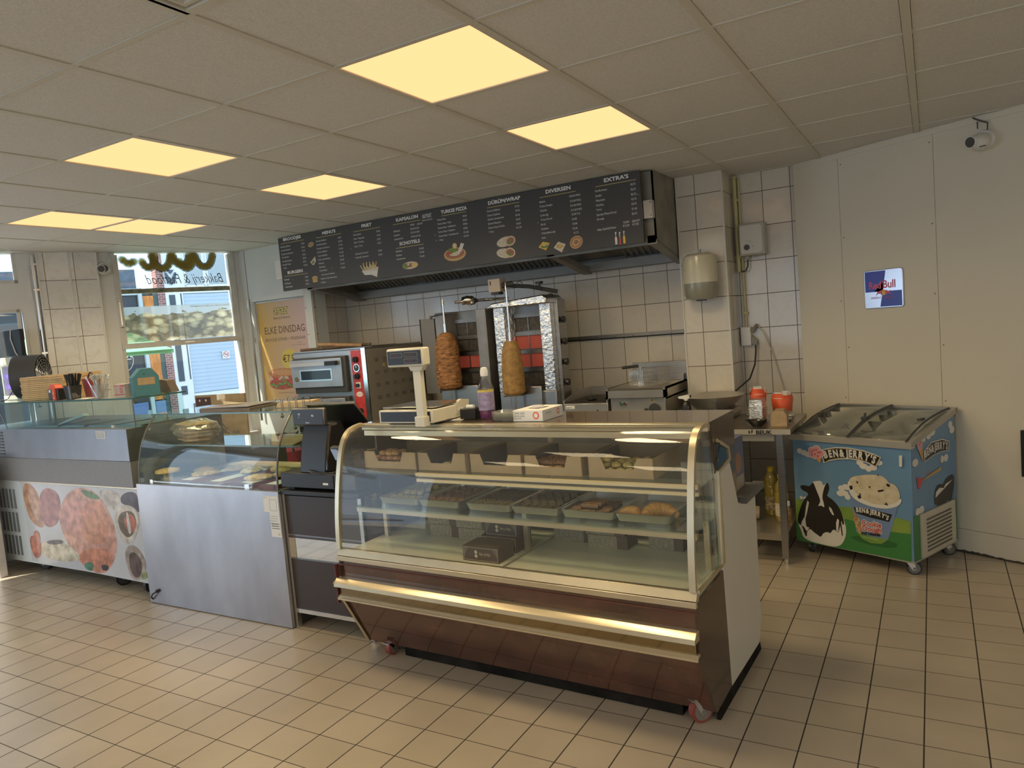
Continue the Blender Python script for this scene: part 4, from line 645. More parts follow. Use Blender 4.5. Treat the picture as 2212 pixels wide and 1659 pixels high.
SCL.scale=(.93,.93,.90); SCL.location=cpt(-1.485,.445,ZT)
b=B(); b.prism([(-.18,.012),(.14,.012),(.15,.07),(.02,.085),(-.18,.085)],-.185,.185,'x'); b.build('body',CREAM,SCL,bevel=.006)
b=B(); b.prism([(-.183,.022),(-.181,.076),(-.179,.076),(-.179,.022)],-.17,.17,'x'); b.build('front_display',BLACK,SCL,label='dark strip display on the front')
b=B(); b.box(-.18,.18,-.15,.13,.093,.099); b.box(-.05,.05,-.03,.03,.085,.093); b.build('weighing_plate',STEELB,SCL,bevel=.003)
b=B(); b.prism([(.02,.03),(.14,.03),(.15,.10),(.08,.11),(.02,.085)],.165,.187,'x'); b.box(.187,.188,.04,.09,.045,.065,1); b.build('side_cheek',[CREAM,PAPER],SCL)
for x in (-.14,.14):
    b=B(); b.cyl((x,-.13,0),(x,-.13,.013),.014,n=12); b.build('foot',BLACK,SCL)
b=B(); b.box(.10,.165,-.225,-.18,.0,.055); b.box(.108,.158,-.215,-.185,.05,.31); b.prism([(.098,.30),(.168,.30),(.185,.325),(.085,.325)],-.218,-.182,'y'); b.build('post',CREAM,SCL,bevel=.003)
b=B(); b.box(-.045,.20,-.232,-.172,.325,.425); b.build('display_head',CREAM,SCL,bevel=.01)
b=B(); b.box(-.035,.187,-.2345,-.232,.338,.412); b.build('display_glass',BLACK,SCL)
b=B(); SEG=mat('red_segments',(.10,.03,.025),.4); LN=mat('thin_print',(.35,.30,.24),.6)
for (x0,x1,z0,z1) in ((-.015,.065,.377,.402),(.08,.165,.377,.402),(.075,.165,.345,.368)):
    b.box(x0,x1,-.2355,-.2345,z0,z1,1); b.box(x0+.0015,x1-.0015,-.2358,-.2355,z0+.0015,z1-.0015,2); b.text('0.000',.02,lambda u,v,x0=x0,z0=z0:(x0+.014+u,-.2361,z0+.005+v),0)
b.build('display_digits',[SEG,LN,BLACK],SCL)
# spray bottle of cleaner
t=thing('cleaner_bottle','clear bottle with purple liquid and white cap on the pastry case','bottle',cpt(-1.145,.50,ZT)); t.scale=(1.18,1.18,1)
b=B(); b.lathe([(.030,0),(.034,.008),(.034,.15),(.030,.165),(.016,.195),(.014,.215)],n=20,caps=True); b.build('bottle',glass('clear_plastic',(.90,.91,.93),.10),t)
b=B(); b.lathe([(.030,.003),(.0325,.01),(.0325,.04)],n=20); b.build('purple_liquid',mat('purple_liquid',(.22,.05,.17),.2),t)
b=B(); b.lathe([(.0346,.045),(.0346,.135)],n=20,caps=False); b.build('label',mat('lilac_label',(.30,.25,.40),.5,0,.3,nscale=40),t); b=B(); b.lathe([(.0346,.135),(.0346,.145)],n=20,caps=False); b.build('yellow_band',mat('yellow_label',(.65,.50,.10),.5),t)
b=B(); b.lathe([(.016,.212),(.017,.235),(.013,.252),(.006,.256)],n=14); b.build('cap',WHITE,t)
# black holder, card, lids, glove box
t=thing('card_holder','small black box with white roll on top, between scale and bottle','holder',cpt(-1.245,.50,ZT)); b=B(); b.box(-.04,.05,-.04,.04,0,.055); b.build('holder',BLACK,t,bevel=.003); b=B(); b.cyl((-.02,0,.06),(.02,0,.06),.011,n=14); b.build('roll',PAPER,t)
b=B(); b.M=Matrix.Translation(cpt(-1.33,.46,ZT+.001))@Matrix.Rotation(.25,4,'Z'); b.add([(-.07,-.02,0),(.06,-.045,0),(.08,.04,.004),(-.02,.05,.002),(-.07,-.02,.002),(.06,-.045,.002),(.08,.04,.006),(-.02,.05,.004)],[(3,2,1,0),(4,5,6,7),(0,1,5,4),(1,2,6,5),(2,3,7,6),(3,0,4,7)]); tag(b.build('paper_sheet',PAPER),'torn cream sheet of paper beside the scale','paper')
CLP=glass('clear_pet',(.84,.85,.82),.16,.12)
for k in range(9):
    b=B(); b.M=Matrix.Translation(cpt(-.985,.44,ZT+.004*k+.0003))@Matrix.Rotation(.1*math.sin(k*2),4,'Z'); o_=rrect(-.07,.07,-.045,.045,.02); i_=rrect(-.062,.062,-.038,.038,.016)
    n=len(o_); b.add([(p[0],p[1],.0) for p in i_]+[(p[0],p[1],.014) for p in o_]+[(p[0]*1.05,p[1]*1.07,.014) for p in o_],[(i,(i+1)%n,(i+1)%n+n,i+n) for i in range(n)]+[(i+n,(i+1)%n+n,(i+1)%n+2*n,i+2*n) for i in range(n)]+[tuple(range(n))[::-1]]); tag(b.build('clear_container',CLP),'clear plastic container in the low stack right of the bottle','container','clear containers on the pastry case')
t=thing('glove_box','white cardboard glove box with a round red mark on the pastry case','box',cpt(-.775,.40,ZT),R(-2))
b=B(); b.box(-.16,0,0,.20,0,.052); b.build('box',PAPER,t,bevel=.002)
b=B(); b.flat(circ(-.035,.028,.017),-.0006,'y',0); b.flat(circ(-.035,.028,.011),-.0008,'y',1); b.flat(circ(.15,.03,.014),.0006,'x',0); b.flat(circ(.15,.03,.009),.0008,'x',1)
b.text('ONE SIZE',.013,lambda u,v:(-.15+u,-.0006,.034+v),2); b.text('DISPOSABLE',.010,lambda u,v:(-.15+u,-.0006,.022+v),2); b.text('GLOVES',.010,lambda u,v:(-.15+u,-.0006,.011+v),2); b.text('ONE SIZE',.012,lambda u,v:(.0006,.03+u,.03+v),2)
b.flat([(-.12,.07),(-.05,.05),(-.03,.13),(-.10,.15)],.0526,'z',2)
b.build('print',[RED,PAPER,mat('grey_ink',(.10,.10,.10),.6)],t)
b=B(); b.blob((-.08,.10,.054),(.035,.03,.012),10,6,.3,8); b.build('glove',mat('grey_glove',(.55,.54,.55),.6),t)
# ================================================================ TILL COUNTER
TK=.9667
def till_scale(t): t.scale=(TK,TK,TK); t.location=Vector((t.location.x*TK,t.location.y*TK,1.64+(t.location.z-1.64)*TK))
t=thing('till_counter','dark brown counter with aluminium edges carrying the till','counter',(0,0,0)); till_scale(t)
BRN=mat('dark_brown_board',(.045,.032,.030),.35)
b=B(); b.box(-3.38,-2.765,2.98,3.58,.765,.79); b.build('top',BLACK,t,bevel=.002)
b=B(); b.box(-3.36,-2.765,3.0,3.02,.52,.755); b.box(-3.36,-2.765,3.0,3.02,.065,.36); b.build('front_panel',BRN,t)
b=B(); b.box(-3.381,-3.36,2.99,3.02,.03,.765); b.box(-3.36,-2.765,2.995,3.02,.04,.065); b.box(-3.381,-3.36,3.55,3.58,-.056,.765); b.box(-2.79,-2.765,3.55,3.58,-.056,.765); b.box(-2.79,-2.765,2.99,3.02,-.056,.765); b.box(-3.381,-3.36,2.99,3.02,-.056,.03); b.build('frame',STEELB,t)
b=B(); b.box(-3.36,-2.765,3.0,3.57,.36,.37); b.box(-3.36,-2.765,3.0,3.57,.50,.51); b.build('shelf',BRN,t)
b=B(); b.box(-3.36,-2.765,3.012,3.02,.36,.52); b.build('mirror_strip',mat('polished_plate',(.75,.73,.68),.05,1),t,label='polished strip mirroring the floor tiles')
t=thing('cash_drawer','wide black cash drawer under the till','cash drawer',(0,0,0)); till_scale(t)
b=B(); b.box(-3.385,-2.80,3.0,3.42,.805,.892); b.build('drawer_case',DARK,t,bevel=.004)
b=B(); b.box(-3.375,-2.96,2.995,3.0,.812,.886); b.build('drawer_front',BLACK,t)
for x in (-3.33,-2.9):
    for y in (3.03,3.34):
        b=B(); b.box(x-.02,x+.02,y,y+.05,.79,.805); b.build('foot',BLACK,t)
b=B(); b.box(-3.04,-3.0,2.993,2.996,.83,.842); b.build('key_label',PAPER,t)
t=thing('till_terminal','black point of sale terminal with customer display and slanted screen','till',(-3.13,3.14,.8925)); till_scale(t)
b=B(); b.prism([(-.13,0),(.12,0),(.12,.03),(.05,.28),(-.06,.28),(-.10,.16)],-.10,.10,'x'); b.build('stand',BLACK,t,bevel=.006)
b=B(); b.prism([(-.12,.02),(-.09,.16),(-.055,.275),(.0,.275),(.0,.265),(-.045,.262),(-.078,.16),(-.107,.02)],.100,.104,'x'); b.build('chrome_trim',STEELB,t)
b=B(); b.box(-.145,.105,-.10,-.07,.275,.375); b.build('customer_display',STEELD,t,bevel=.008); b=B(); b.box(-.138,.098,-.103,-.10,.282,.368); b.build('display_glass',BLACK,t)
b=B(); b.text('PE',.016,lambda u,v:(-.095+u,-.1035,.335+v)); b.text('1',.016,lambda u,v:(-.095+u,-.1035,.318+v)); b.text('90',.018,lambda u,v:(.01+u,-.1035,.325+v)); b.text('sinpos',.012,lambda u,v:(-.04+u,-.1035,.288+v)); b.build('display_text',emis('display_text_glow',(.55,.55,.5),1),t)
b=B(); b.prism([(.05,.38),(.06,.39),(.34,.07),(.32,.055)],-.19,.20,'x'); b.build('screen',BLACK,t,bevel=.006); b=B(); b.prism([(.048,.378),(.058,.392),(.064,.386),(.054,.372)],-.192,.202,'x'); b.prism([(.05,.38),(.054,.385),(.34,.062),(.336,.057)],.200,.203,'x'); b.build('screen_edge',STEELB,t)
b=B(); b.prism([(.05,.10),(.05,.20),(.18,.22),(.22,.12)],-.05,.05,'x'); b.build('hinge',BLACK,t)
b=B(); b.tube([(-.03,-.132,.02),(-.02,-.145,.015),(.02,-.15,.005),(.08,-.14,.004),(.16,-.12,.004)],.003); b.tube([(-.02,-.132,.02),(.03,-.15,.012),(.09,-.145,.004),(.15,-.10,.004)],.0025); b.build('cable',DARK,t)
t=thing('card_terminal','small grey payment terminal with keypad beside the left end of the pastry case','payment terminal',(-2.885,3.0,.965))
t.rotation_euler=(R(22),0,R(-12)); till_scale(t)
b=B(); b.box(-.037,.037,-.01,.018,-.07,.10); b.build('body',DARK,t,bevel=.006); b=B(); b.box(-.03,.03,-.0125,-.01,.02,.09); b.build('screen',emis('terminal_screen',(.30,.36,.45),.6),t)
b=B()
for i in range(4):
    for j in range(4): b.box(-.030+.0155*i,-.018+.0155*i,-.0135,-.01,.005-.018*j-.011,.005-.018*j)
b.build('keypad',mat('grey_keys',(.30,.33,.38),.5),t)
b=B(); b.cyl((0,.02,-.04),(0,.06,-.165),.012); b.build('pole',BLACK,t)
# ================================================================ STAINLESS FOOD COUNTER
SC_=thing('stainless_food_counter','tall stainless steel counter with curved glass and glass shelves left of the till','counter',(-3.27,2.865,0))
SF=mat('scratched_steel',(.43,.42,.44),.33,.92,.10,nscale=2.2,stretch=(2,2,1),bump=.05,bscale=12)
b=B(); b.box(-1.335,0,0,.02,.004,.812); b.build('front_panel',SF,SC_,bevel=.002)
b=B(); b.box(-.012,0,.02,.70,.004,.812); b.box(-1.335,-1.323,.02,.70,.004,.812); b.build('side_panel',STEELD,SC_)
b=B(); b.box(-1.33,-.01,.02,.76,.79,.805); b.box(-1.33,-.01,.69,.70,0,.79); b.build('deck',STEEL,SC_)
gp=[(.02,.812),(.03,.93),(.06,1.05),(.11,1.15),(.185,1.245)]
curved_sheet(gp,-1.33,-.02,.005).build('front_glass',glass('counter_glass',(.97,.985,.98),.022,.008),SC_)
EDGE=mat('green_glass_edge',(.05,.13,.11),.2)
for z,y0,y1 in ((1.246,.17,.62),(1.035,.19,.62)):
    b=B(); b.box(-1.335,0,y0,y1,z,z+.007); b.box(-1.335,0,y0-.002,y0,z-.001,z+.008,1); b.box(0,.002,y0,y1,z-.001,z+.008,1); b.build('glass_shelf',[GLASSG,EDGE],SC_)
for x in (-.025,-1.33):
    b=B(); b.tube([(x,p[0]+.004,p[1]) for p in gp],.006,8); b.tube([(x,.19,1.04),(x+.05,.19,1.04)],.004); b.build('glass_edge_rod',STEELD,SC_)
    b=B(); b.prism(gp+[(.62,1.245),(.66,.812)],x,x+.005,'x'); b.build('side_glass',GLASSG,SC_)
for x,z in ((-.16,1.22),(-.10,1.01),(-1.27,1.22),(-.06,1.15)):
    b=B(); b.cyl((x,.24,z+.025),(x,.24,z),.004,n=8); b.blob((x,.24,z-.006),.011,10,6); b.build('shelf_clamp',STEELD,SC_)
b=B(); b.tube([(-.06,.10,1.13),(.02,.17,1.13)],.005); b.blob((-.06,.10,1.13),.012,8,6); b.blob((.02,.17,1.13),.012,8,6); b.build('shelf_clamp',STEELD,SC_)
b=B(); b.tube([(-1.2,.03,.825),(-.25,.03,.818)],.006); b.box(-1.21,-1.18,.02,.045,.81,.84); b.box(-.30,-.26,.02,.045,.81,.84); b.build('glass_rail',STEELB,SC_)
b=B(); b.box(-.125,-.005,-.0015,-.0005,.69,.785); b.box(-.085,-.005,-.0015,-.0005,.545,.69)
b.text('02 2017',.008,lambda u,v:(-.12+u,-.0018,.773+v),1)
for k in range(7): b.box(-.078,-.012,-.002,-.0016,.672-.013*k,.675-.013*k,1) if k>3 else None
b.box(-.075,-.02,-.002,-.0016,.70,.701,1); b.box(-.075,-.02,-.002,-.0016,.765,.766,1); b.box(-.075,-.074,-.002,-.0016,.70,.766,1); b.box(-.020,-.019,-.002,-.0016,.70,.766,1)
for k,s in enumerate(('LET OP: APPARAAT ALLEEN','AANSLUITEN DOOR EEN','ERKEND INSTALLATEUR','REINIGEN MET VOCHTIGE','DOEK EN ZACHTE ZEEP')): b.text(s,.0065,lambda u,v,k=k:(-.08+u,-.0018,.665-.014*k+v),1,sx=.75)
b.flat([(-.03,.556),(-.012,.556),(-.021,.574)],-.0018,'y',2)
b.build('instruction_sticker',[PAPER,INK,GOLD],SC_,label='white instruction sticker near the top right corner')
b=B(); b.tube([(-1.30,-.002,.03),(-1.29,-.02,.05),(-1.265,-.025,.075),(-1.24,-.012,.09)],.005); b.blob((-1.235,-.01,.094),.012,8,6); b.build('hook',BLACK,SC_,label='small black rubber hook at the bottom left')
BRD=mat('red_brown_tray',(.10,.06,.055),.5)
for k,x in enumerate((-4.24,-3.95,-3.66,-3.44)):
    b=B(); b.box(-.085 if k<3 else -.06,.085 if k<3 else .06,0,.44,0,.02); b.box(-.086 if k<3 else -.061,.086 if k<3 else .061,-.001,.0,.0,.02,1); b.box(.085 if k<3 else .06,.088 if k<3 else .063,0,.44,0,.02,1)
    o=b.build('serving_board',[BRD,mat('red_edge',(.22,.05,.05),.5)]); o.location=(x,2.93,.8055); tag(o,('leftmost','second from the left','third from the left','rightmost')[k]+' dark red serving board inside the stainless counter','board','serving boards in the stainless counter')
    b=B(); b.box(-.05,.05,.02,.40,.0,.001); o=b.build('baking_paper',PAPER); o.location=(x+.01,2.95,.8262); tag(o,'sheet of baking paper on the '+('leftmost','second','third','rightmost')[k]+' serving board','paper','papers on the serving boards')
BRM=[mat('flatbread',(.55,.36,.16),.7,0,.3,nscale=25,bump=.3,bscale=40),mat('cheese_bread',(.62,.46,.20),.6,0,.35,nscale=30,bump=.3,bscale=40)]
for k,(x,y,r,ry,m_,l_) in enumerate([(-4.37,3.22,.085,.06,0,'round bread at the back left inside the stainless counter'),(-4.22,3.12,.095,.075,1,'topped bread on the leftmost serving board'),(-4.12,3.30,.095,.07,0,'bread at the back of the leftmost serving board'),(-3.93,3.25,.095,.07,1,'bread in the middle of the second serving board'),(-3.73,3.31,.09,.06,0,'ridged bread at the back of the third serving board'),(-3.67,3.08,.095,.075,1,'folded flatbread at the front of the third serving board'),(-3.56,3.20,.085,.07,0,'flatbread between the third and rightmost serving boards'),(-3.43,3.28,.07,.07,1,'small bread at the back of the rightmost serving board')]):
    b=B(); b.blob((0,0,0),(r,ry,.02),18,8,.22,5,flatb=.5); o=b.build('flatbread',BRM[m_]); o.location=(x,y,.838); o.rotation_euler=(0,0,k*.7); tag(o,l_,'bread')
t=thing('cake_stand','yellow sponge cake on a small stand at the left inside the stainless counter','cake',(-4.48,3.02,.8055)); b=B(); b.lathe([(.03,0),(.028,.055)],n=14); b.build('stand',mat('yellow_box',(.50,.40,.12),.6),t); b=B(); b.lathe([(.075,.055),(.08,.06),(.075,.072),(.04,.08)],n=20,jit=.06); b.build('cake',mat('sponge_cake',(.60,.42,.10),.7,0,.2,nscale=30),t)
b=B(); b.box(-.47,.47,0,.16,0,.02); o=b.build('wooden_board',WOOD); o.location=(-3.94,3.43,.8055); tag(o,'long pale wooden board at the back of the stainless counter','board')
# bag of bread on the middle shelf
t=thing('bread_bag','clear plastic bag of flat breads on the middle glass shelf','bread bag',(-4.40,3.22,1.0425)); t.scale=(.88,.95,1)
for k in range(5):
    b=B(); b.blob((0,0,0),(.19,.10,.017),20,8,.18,4,flatb=.7); o=b.build('bread',BRM[0],t); o.location=((k%2)*.015,0,.014+.026*k)
b=B(); b.blob((.0,0,.07),(.225,.125,.075),26,14,.30,3,flatb=.93); b.tube([(.21,0,.09),(.25,.0,.10),(.275,.01,.085)],.012,8); b.build('plastic_bag',glass('bag_plastic',(.93,.92,.88),.10,.22,(.80,.70,.52)),t)
# paper bags on the middle shelf, right
for k in range(12):
    b=B(); b.box(-.09,.09,-.15,.15,0,.0022)
    for q in range(3): b.box(-.08,.08,.06+.025*q,.066+.025*q,.0022,.0024,1)
    o=b.build('paper_bag',[KRAFT,RED]); o.location=(-3.42+.004*k,3.235+.003*k,1.0425+.0028*k); o.rotation_euler=(R(1.5),0,-.12+.012*k); tag(o,'kraft paper bag with red stripes in the fanned stack on the middle glass shelf','paper bag','kraft bags on the middle shelf')
# on the top shelf: dark slab, scoop, wire rack
b=B(); b.prism([(-.20,0),(.20,0),(.21,.018),(-.20,.025)],-.13,.15,'y'); b.box(-.19,.19,-.13,.14,.025,.030,1); o=b.build('wooden_crate_lid',[mat('grey_brown_wood',(.20,.16,.13),.7,0,.2,nscale=8,stretch=(1,14,14)),mat('grey_top',(.27,.26,.27),.6)]); o.location=(-3.93,3.20,1.2535); o.rotation_euler=(0,0,.15); tag(o,'flat grey-brown wooden tray on the top glass shelf','tray')
t=thing('flour_scoop','cream plastic scoop lying on the wooden tray','scoop',(-4.02,3.20,1.287),.4); b=B(); b.add([(-.02,-.03,.0),(.10,-.02,0),(.10,.02,0),(-.02,.03,0),(-.05,-.035,.06),(-.03,-.012,.02),(-.03,.012,.02),(-.05,.035,.06)],[(0,1,2,3),(4,5,1,0),(3,2,6,7),(5,6,2,1),(4,0,3,7)]); b.build('scoop_body',mat('cream_scoop',(.50,.46,.38),.5),t); b=B(); b.box(-.055,-.04,-.04,.04,.035,.07); b.build('rim',WHITE,t)
t=thing('wire_rack','wire rack holding folded brown paper at the right end of the top glass shelf','rack',(-3.44,3.24,1.2535)); 
b=B()
for k in range(5):
    x=-.13+.062*k
    b.tube([(x,-.05,0),(x,-.05,.045),(x+.008,-.05,.06),(x+.04,-.05,.06),(x+.048,-.05,.045),(x+.048,-.05,0)],.002,6); b.tube([(x,.05,0),(x,.05,.045),(x+.008,.05,.06),(x+.04,.05,.06),(x+.048,.05,.045),(x+.048,.05,0)],.002,6)
b.tube([(-.15,-.05,.002),(.18,-.05,.002)],.002,6); b.tube([(-.15,.05,.002),(.18,.05,.002)],.002,6); b.tube([(-.15,-.05,.002),(-.15,.05,.002)],.002,6); b.tube([(.18,-.05,.002),(.18,.05,.002)],.002,6); b.build('wire_frame',STEELD,t)
b=B(); b.add([(-.14,-.04,.003),(.17,-.04,.003),(.17,.04,.003),(-.14,.04,.003),(-.14,-.03,.03),(.17,-.035,.04),(.17,.03,.045),(-.14,.035,.032)],[(3,2,1,0),(4,5,6,7),(0,1,5,4),(1,2,6,5),(2,3,7,6),(3,0,4,7)]); b.build('folded_paper',mat('brown_napkin',(.50,.38,.22),.8),t)
# ================================================================ REFRIGERATED COUNTER (left)
RC=thing('refrigerated_counter','long refrigerated salad counter with a sandwich photo on its front','counter',(0,0,0))
b=B(); b.box(-6.95,-4.745,2.93,3.70,.945,1.168); b.build('steel_band',mat('band_steel',(.25,.25,.265),.36,.9,.10,nscale=2.2,stretch=(2,2,1)),RC,bevel=.002)
b=B(); b.box(-6.95,-4.75,2.935,3.70,.76,.943); b.build('granite_band',mat('grey_granite',(.33,.31,.30),.35,0,col2=(.10,.095,.09),nscale=260),RC,label='speckled grey granite band')
b=B(); b.box(-6.62,-4.73,2.95,3.68,.10,.755); b.build('cabinet',mat('white_cabinet',(.62,.66,.66),.4),RC)
b=B(); 
for j in range(3):
    for i in range(22):
        for k in range(5): b.box(-6.60+.055*k,-6.57+.055*k,2.947,2.951,.53-.19*j+.0072*i,.533-.19*j+.0072*i)
b.build('vent_grille',DARK,RC,label='rows of small louvres at the left end')
b=B(); b.box(-6.26,-4.73,2.944,2.95,.75,.762); b.build('trim_strip',ALU,RC)
AC=ART['cb']; cols=dict(bread=(.50,.26,.15),bread2=(.58,.33,.22),salami=(.42,.19,.18),plate=(.62,.33,.26),ham1=(.62,.30,.26),ham2=(.58,.26,.18),ham3=(.60,.25,.16),leaf=(.10,.22,.10),leaf2=(.10,.22,.14),leaf3=(.07,.06,.07),cheese=(.62,.55,.42),mush=(.10,.10,.14),tom1=(.55,.20,.14),tom2=(.55,.20,.14),cloth=(.55,.50,.44),wrap1=(.60,.54,.47),wrapin=(.14,.11,.08),wrapred=(.52,.15,.11),wrapw=(.66,.64,.58),purple=(.07,.06,.10),wrap2=(.40,.33,.28),wrap2in=(.13,.09,.08),cuc=(.30,.33,.15))
b=B(); mats=[mat('banner_white',(.60,.60,.61),.14,0,.06,nscale=5,bump=.25,bscale=9)]; b.flat(AC['corner'],2.9485,'y',0)
k=0
for nm_ in ('bread','bread2','salami','cloth','plate','ham1','ham2','ham3','leaf','leaf2','leaf3','cheese','mush','tom2','tom1','purple','wrap1','wrapin','wrapred','wrapw','wrap2','wrap2in','cuc'):
    k+=1; mats.append(mat('banner_'+nm_,cols[nm_],.16,0,.32,nscale=16,bump=.25,bscale=9)); b.flat(smooth2(AC[nm_]),2.9483-.00008*k,'y',k)
mats.append(mat('glare_streak',(.72,.70,.70),.08,0,.1,nscale=20));  # pale gloss meant for painted glare streaks on the banner, left unused
b.build('sandwich_banner',mats,RC,label='glossy crinkled photo banner of sliced meat, bread and wraps')
b=B(); b.box(-5.10,-4.99,2.9285,2.930,1.10,1.155); 
for k in range(6): b.box(-5.095,-5.05+.008*(k%3),2.928,2.9285,1.147-.008*k,1.149-.008*k,1); b.box(-5.04,-5.0,2.928,2.9285,1.147-.008*k,1.149-.008*k,1)
b.build('sticker',[PAPER,INK],RC)
b=B()
for k in range(8): b.box(-6.9,-6.37,2.927,2.930,.97+.024*k,.982+.024*k)
b.build('louvre',DARK,RC)
caster(RC,-6.31,3.07,.05,.03,.11,[BLACK,DARK],.4); caster(RC,-5.18,3.02,.055,.03,.11,[BLACK,DARK],1.3); caster(RC,-4.79,2.99,.06,.03,.115,[BLACK,DARK],1.5); caster(RC,-6.31,3.6,.05,.03,.11,[BLACK,DARK],0); caster(RC,-4.82,3.6,.05,.03,.11,[BLACK,DARK],0)
b=B(); b.box(-6.95,-4.72,3.0,3.40,1.364,1.371); b.box(-6.95,-4.72,2.997,3.0,1.362,1.373,1); b.box(-4.72,-4.717,3.0,3.40,1.362,1.373,1); b.build('top_glass_shelf',[GLASSG,EDGE],RC)
b=B(); b.box(-6.42,-4.73,2.99,2.996,1.168,1.362); b.build('front_glass',GLASSG,RC); b=B(); b.box(-4.735,-4.729,3.0,3.38,1.168,1.362); b.build('side_glass',GLASSG,RC); b=B(); b.tube([(-4.73,2.992,1.168),(-4.73,2.992,1.365)],.004); b.tube([(-6.42,2.992,1.168),(-6.50,2.992,1.30)],.004); b.build('glass_edge_rod',STEELD,RC)
for x,y in ((-5.98,3.03),(-4.80,3.05),(-4.76,3.25)):
    b=B(); b.cyl((x,y,1.362),(x,y,1.335),.004,n=8); b.box(x-.014,x+.014,y-.01,y+.01,1.325,1.336); b.build('shelf_clamp',STEELD,RC)
b=B(); b.box(-5.0,-4.975,2.985,3.0,1.168,1.185); b.build('glass_clip',WHITE,RC)
for k,x in enumerate((-6.1,-5.75,-5.4,-5.05)):
    b=B(); b.box(x,x+.30,3.05,3.40,1.169,1.176); b.box(x+.01,x+.29,3.06,3.39,1.176,1.179,1); b.build('pan_lid',[STEELB,STEELD],RC)
b=B(); b.prism([(-5.9,1.180),(-5.55,1.26),(-5.52,1.24),(-5.86,1.178)],3.1,3.14,'y'); b.build('lid_strip',mat('pale_strip',(.58,.55,.55),.5),RC)
ZS=1.3735
# pizza boxes
t0=None; KM=[mat('pizza_box_card',(.62,.42,.20),.8,0,.08,nscale=30),mat('pizza_box_white',(.68,.66,.62),.7)]
for k in range(13):
    b=B(); b.box(0,.40,0,.40,0,.0125); b.box(.0,.41,-.0005,.0,.004,.0085,0); b.box(-.001,0,0,.40,0,.0125,1); b.box(0,.06,0,.40,.0125,.0128,1) if k==12 else None
    o=b.build('pizza_box',KM); o.location=(-6.27+.002*math.sin(k*3),3.06+.003*math.cos(k*2),ZS+.0145*k); o.rotation_euler=(0,0,.30+.01*math.sin(k*5)); tag(o,'folded white and brown pizza box in the stack on the left glass shelf','pizza box','stack of pizza boxes')
t=thing('snack_box','small red and black cardboard snack box with a raised red lid flap','box',(-5.78,3.03,ZS),-.1)
b=B(); b.box(-.065,.005,0,.07,0,.085); b.build('dark_panel',mat('dark_print',(.07,.05,.04),.5,0,.5,nscale=40),t); b=B(); b.box(.005,.04,-.001,.07,0,.085); b.box(-.066,.041,0,.07,.085,.09); b.prism([(-.07,.09),(.045,.09),(.03,.115),(-.04,.12)],.01,.06,'y'); b.build('red_panel',RED,t); b=B(); b.box(.04,.085,.01,.07,0,.085); b.build('black_panel',BLACK,t)
b=B(); b.text('U',.03,lambda u,v:(.012+u,-.0015,.045+v)); b.text('Tea',.02,lambda u,v:(.008+u,-.0015,.012+v)); b.box(-.05,-.02,-.0012,0,.06,.08); b.build('print',WHITEINK,t)
SMK=glass('smoky_plastic',(.25,.25,.25),.10,.25,(.12,.12,.12))
t=thing('straw_cup','square grey plastic cup of black straws','cup',(-5.53,3.05,ZS))
b=B(); b.prism(rrect(-.038,.038,-.038,.038,.01),0,.003,'z'); 
for z0,z1,r0,r1 in ((0,.105,.036,.048),):
    o_=rrect(-r0,r0,-r0,r0,.01); i_=rrect(-r1,r1,-r1,r1,.012); n=len(o_); b.add([(p[0],p[1],z0) for p in o_]+[(p[0],p[1],z1) for p in i_],[(i,(i+1)%n,(i+1)%n+n,i+n) for i in range(n)])
b.build('cup',SMK,t)
rs=random.Random(2)
b=B(); b.box(-.001,.001,-.001,.001,.0,.001); 
b=B(); b.cyl((0,0,0),(0,0,.19),.0045,n=8); s0=b.build('straw',BLACK); first=True
for k in range(26):
    a=rs.uniform(-.42,.38); c=rs.uniform(-.2,.2)
    o=s0 if first else dup(s0); first=False
    o.location=(-5.53+rs.uniform(-.025,.025)-.0*a,3.05+rs.uniform(-.025,.025),ZS+.004); o.rotation_euler=(c,a*.8,0); tag(o,'black drinking straw standing in the square grey cup','straw','black straws in the cup')
t=thing('cutlery_cup','square clear cup full of transparent plastic cutlery','cup',(-5.19,3.05,ZS))
b=B(); o_=rrect(-.036,.036,-.036,.036,.01); i_=rrect(-.047,.047,-.047,.047,.012); n=len(o_); b.add([(p[0],p[1],0) for p in o_]+[(p[0],p[1],.10) for p in i_],[(i,(i+1)%n,(i+1)%n+n,i+n) for i in range(n)]+[tuple(range(n))[::-1]]); b.build('cup',glass('frosted_cup',(.88,.88,.88),.08,.16,(.6,.6,.6)),t)
b=B(); b.box(-.004,.004,-.001,.001,0,.14); b.blob((0,0,.155),(.012,.003,.02),10,8); s0=b.build('plastic_spoon',CLP); first=True
for k in range(22):
    o=s0 if first else dup(s0); first=False
    o.location=(-5.19+rs.uniform(-.024,.024),3.05+rs.uniform(-.024,.024),ZS+.004); o.rotation_euler=(rs.uniform(-.25,.25),rs.uniform(-.35,.35),rs.uniform(0,3)); tag(o,'clear plastic spoon standing in the clear cup','spoon','clear spoons in the cup')
t=thing('napkin_carton','small white carton with red print between the clear cup and the teal box','carton',(-5.03,3.10,ZS),.1)
b=B(); b.box(-.06,.05,0,.08,0,.09); b.build('carton',mat('pale_carton',(.55,.48,.42),.7),t)
b=B(); b.box(-.059,.049,-.001,0,.072,.084,0); b.box(-.059,.049,-.001,0,.012,.020,0); b.text('servetten',.016,lambda u,v:(-.05+u,-.0016,.0735+v),1)
for k in range(4): b.box(-.052,-.02,-.001,0,.06-.011*k,.0625-.011*k,0); b.box(-.005,.035,-.001,0,.06-.011*k,.066-.011*k,0)
b.build('print',[mat('carton_red',(.50,.09,.07),.6),PAPER],t)
TEAL=mat('teal_plastic',(.06,.20,.24),.45)
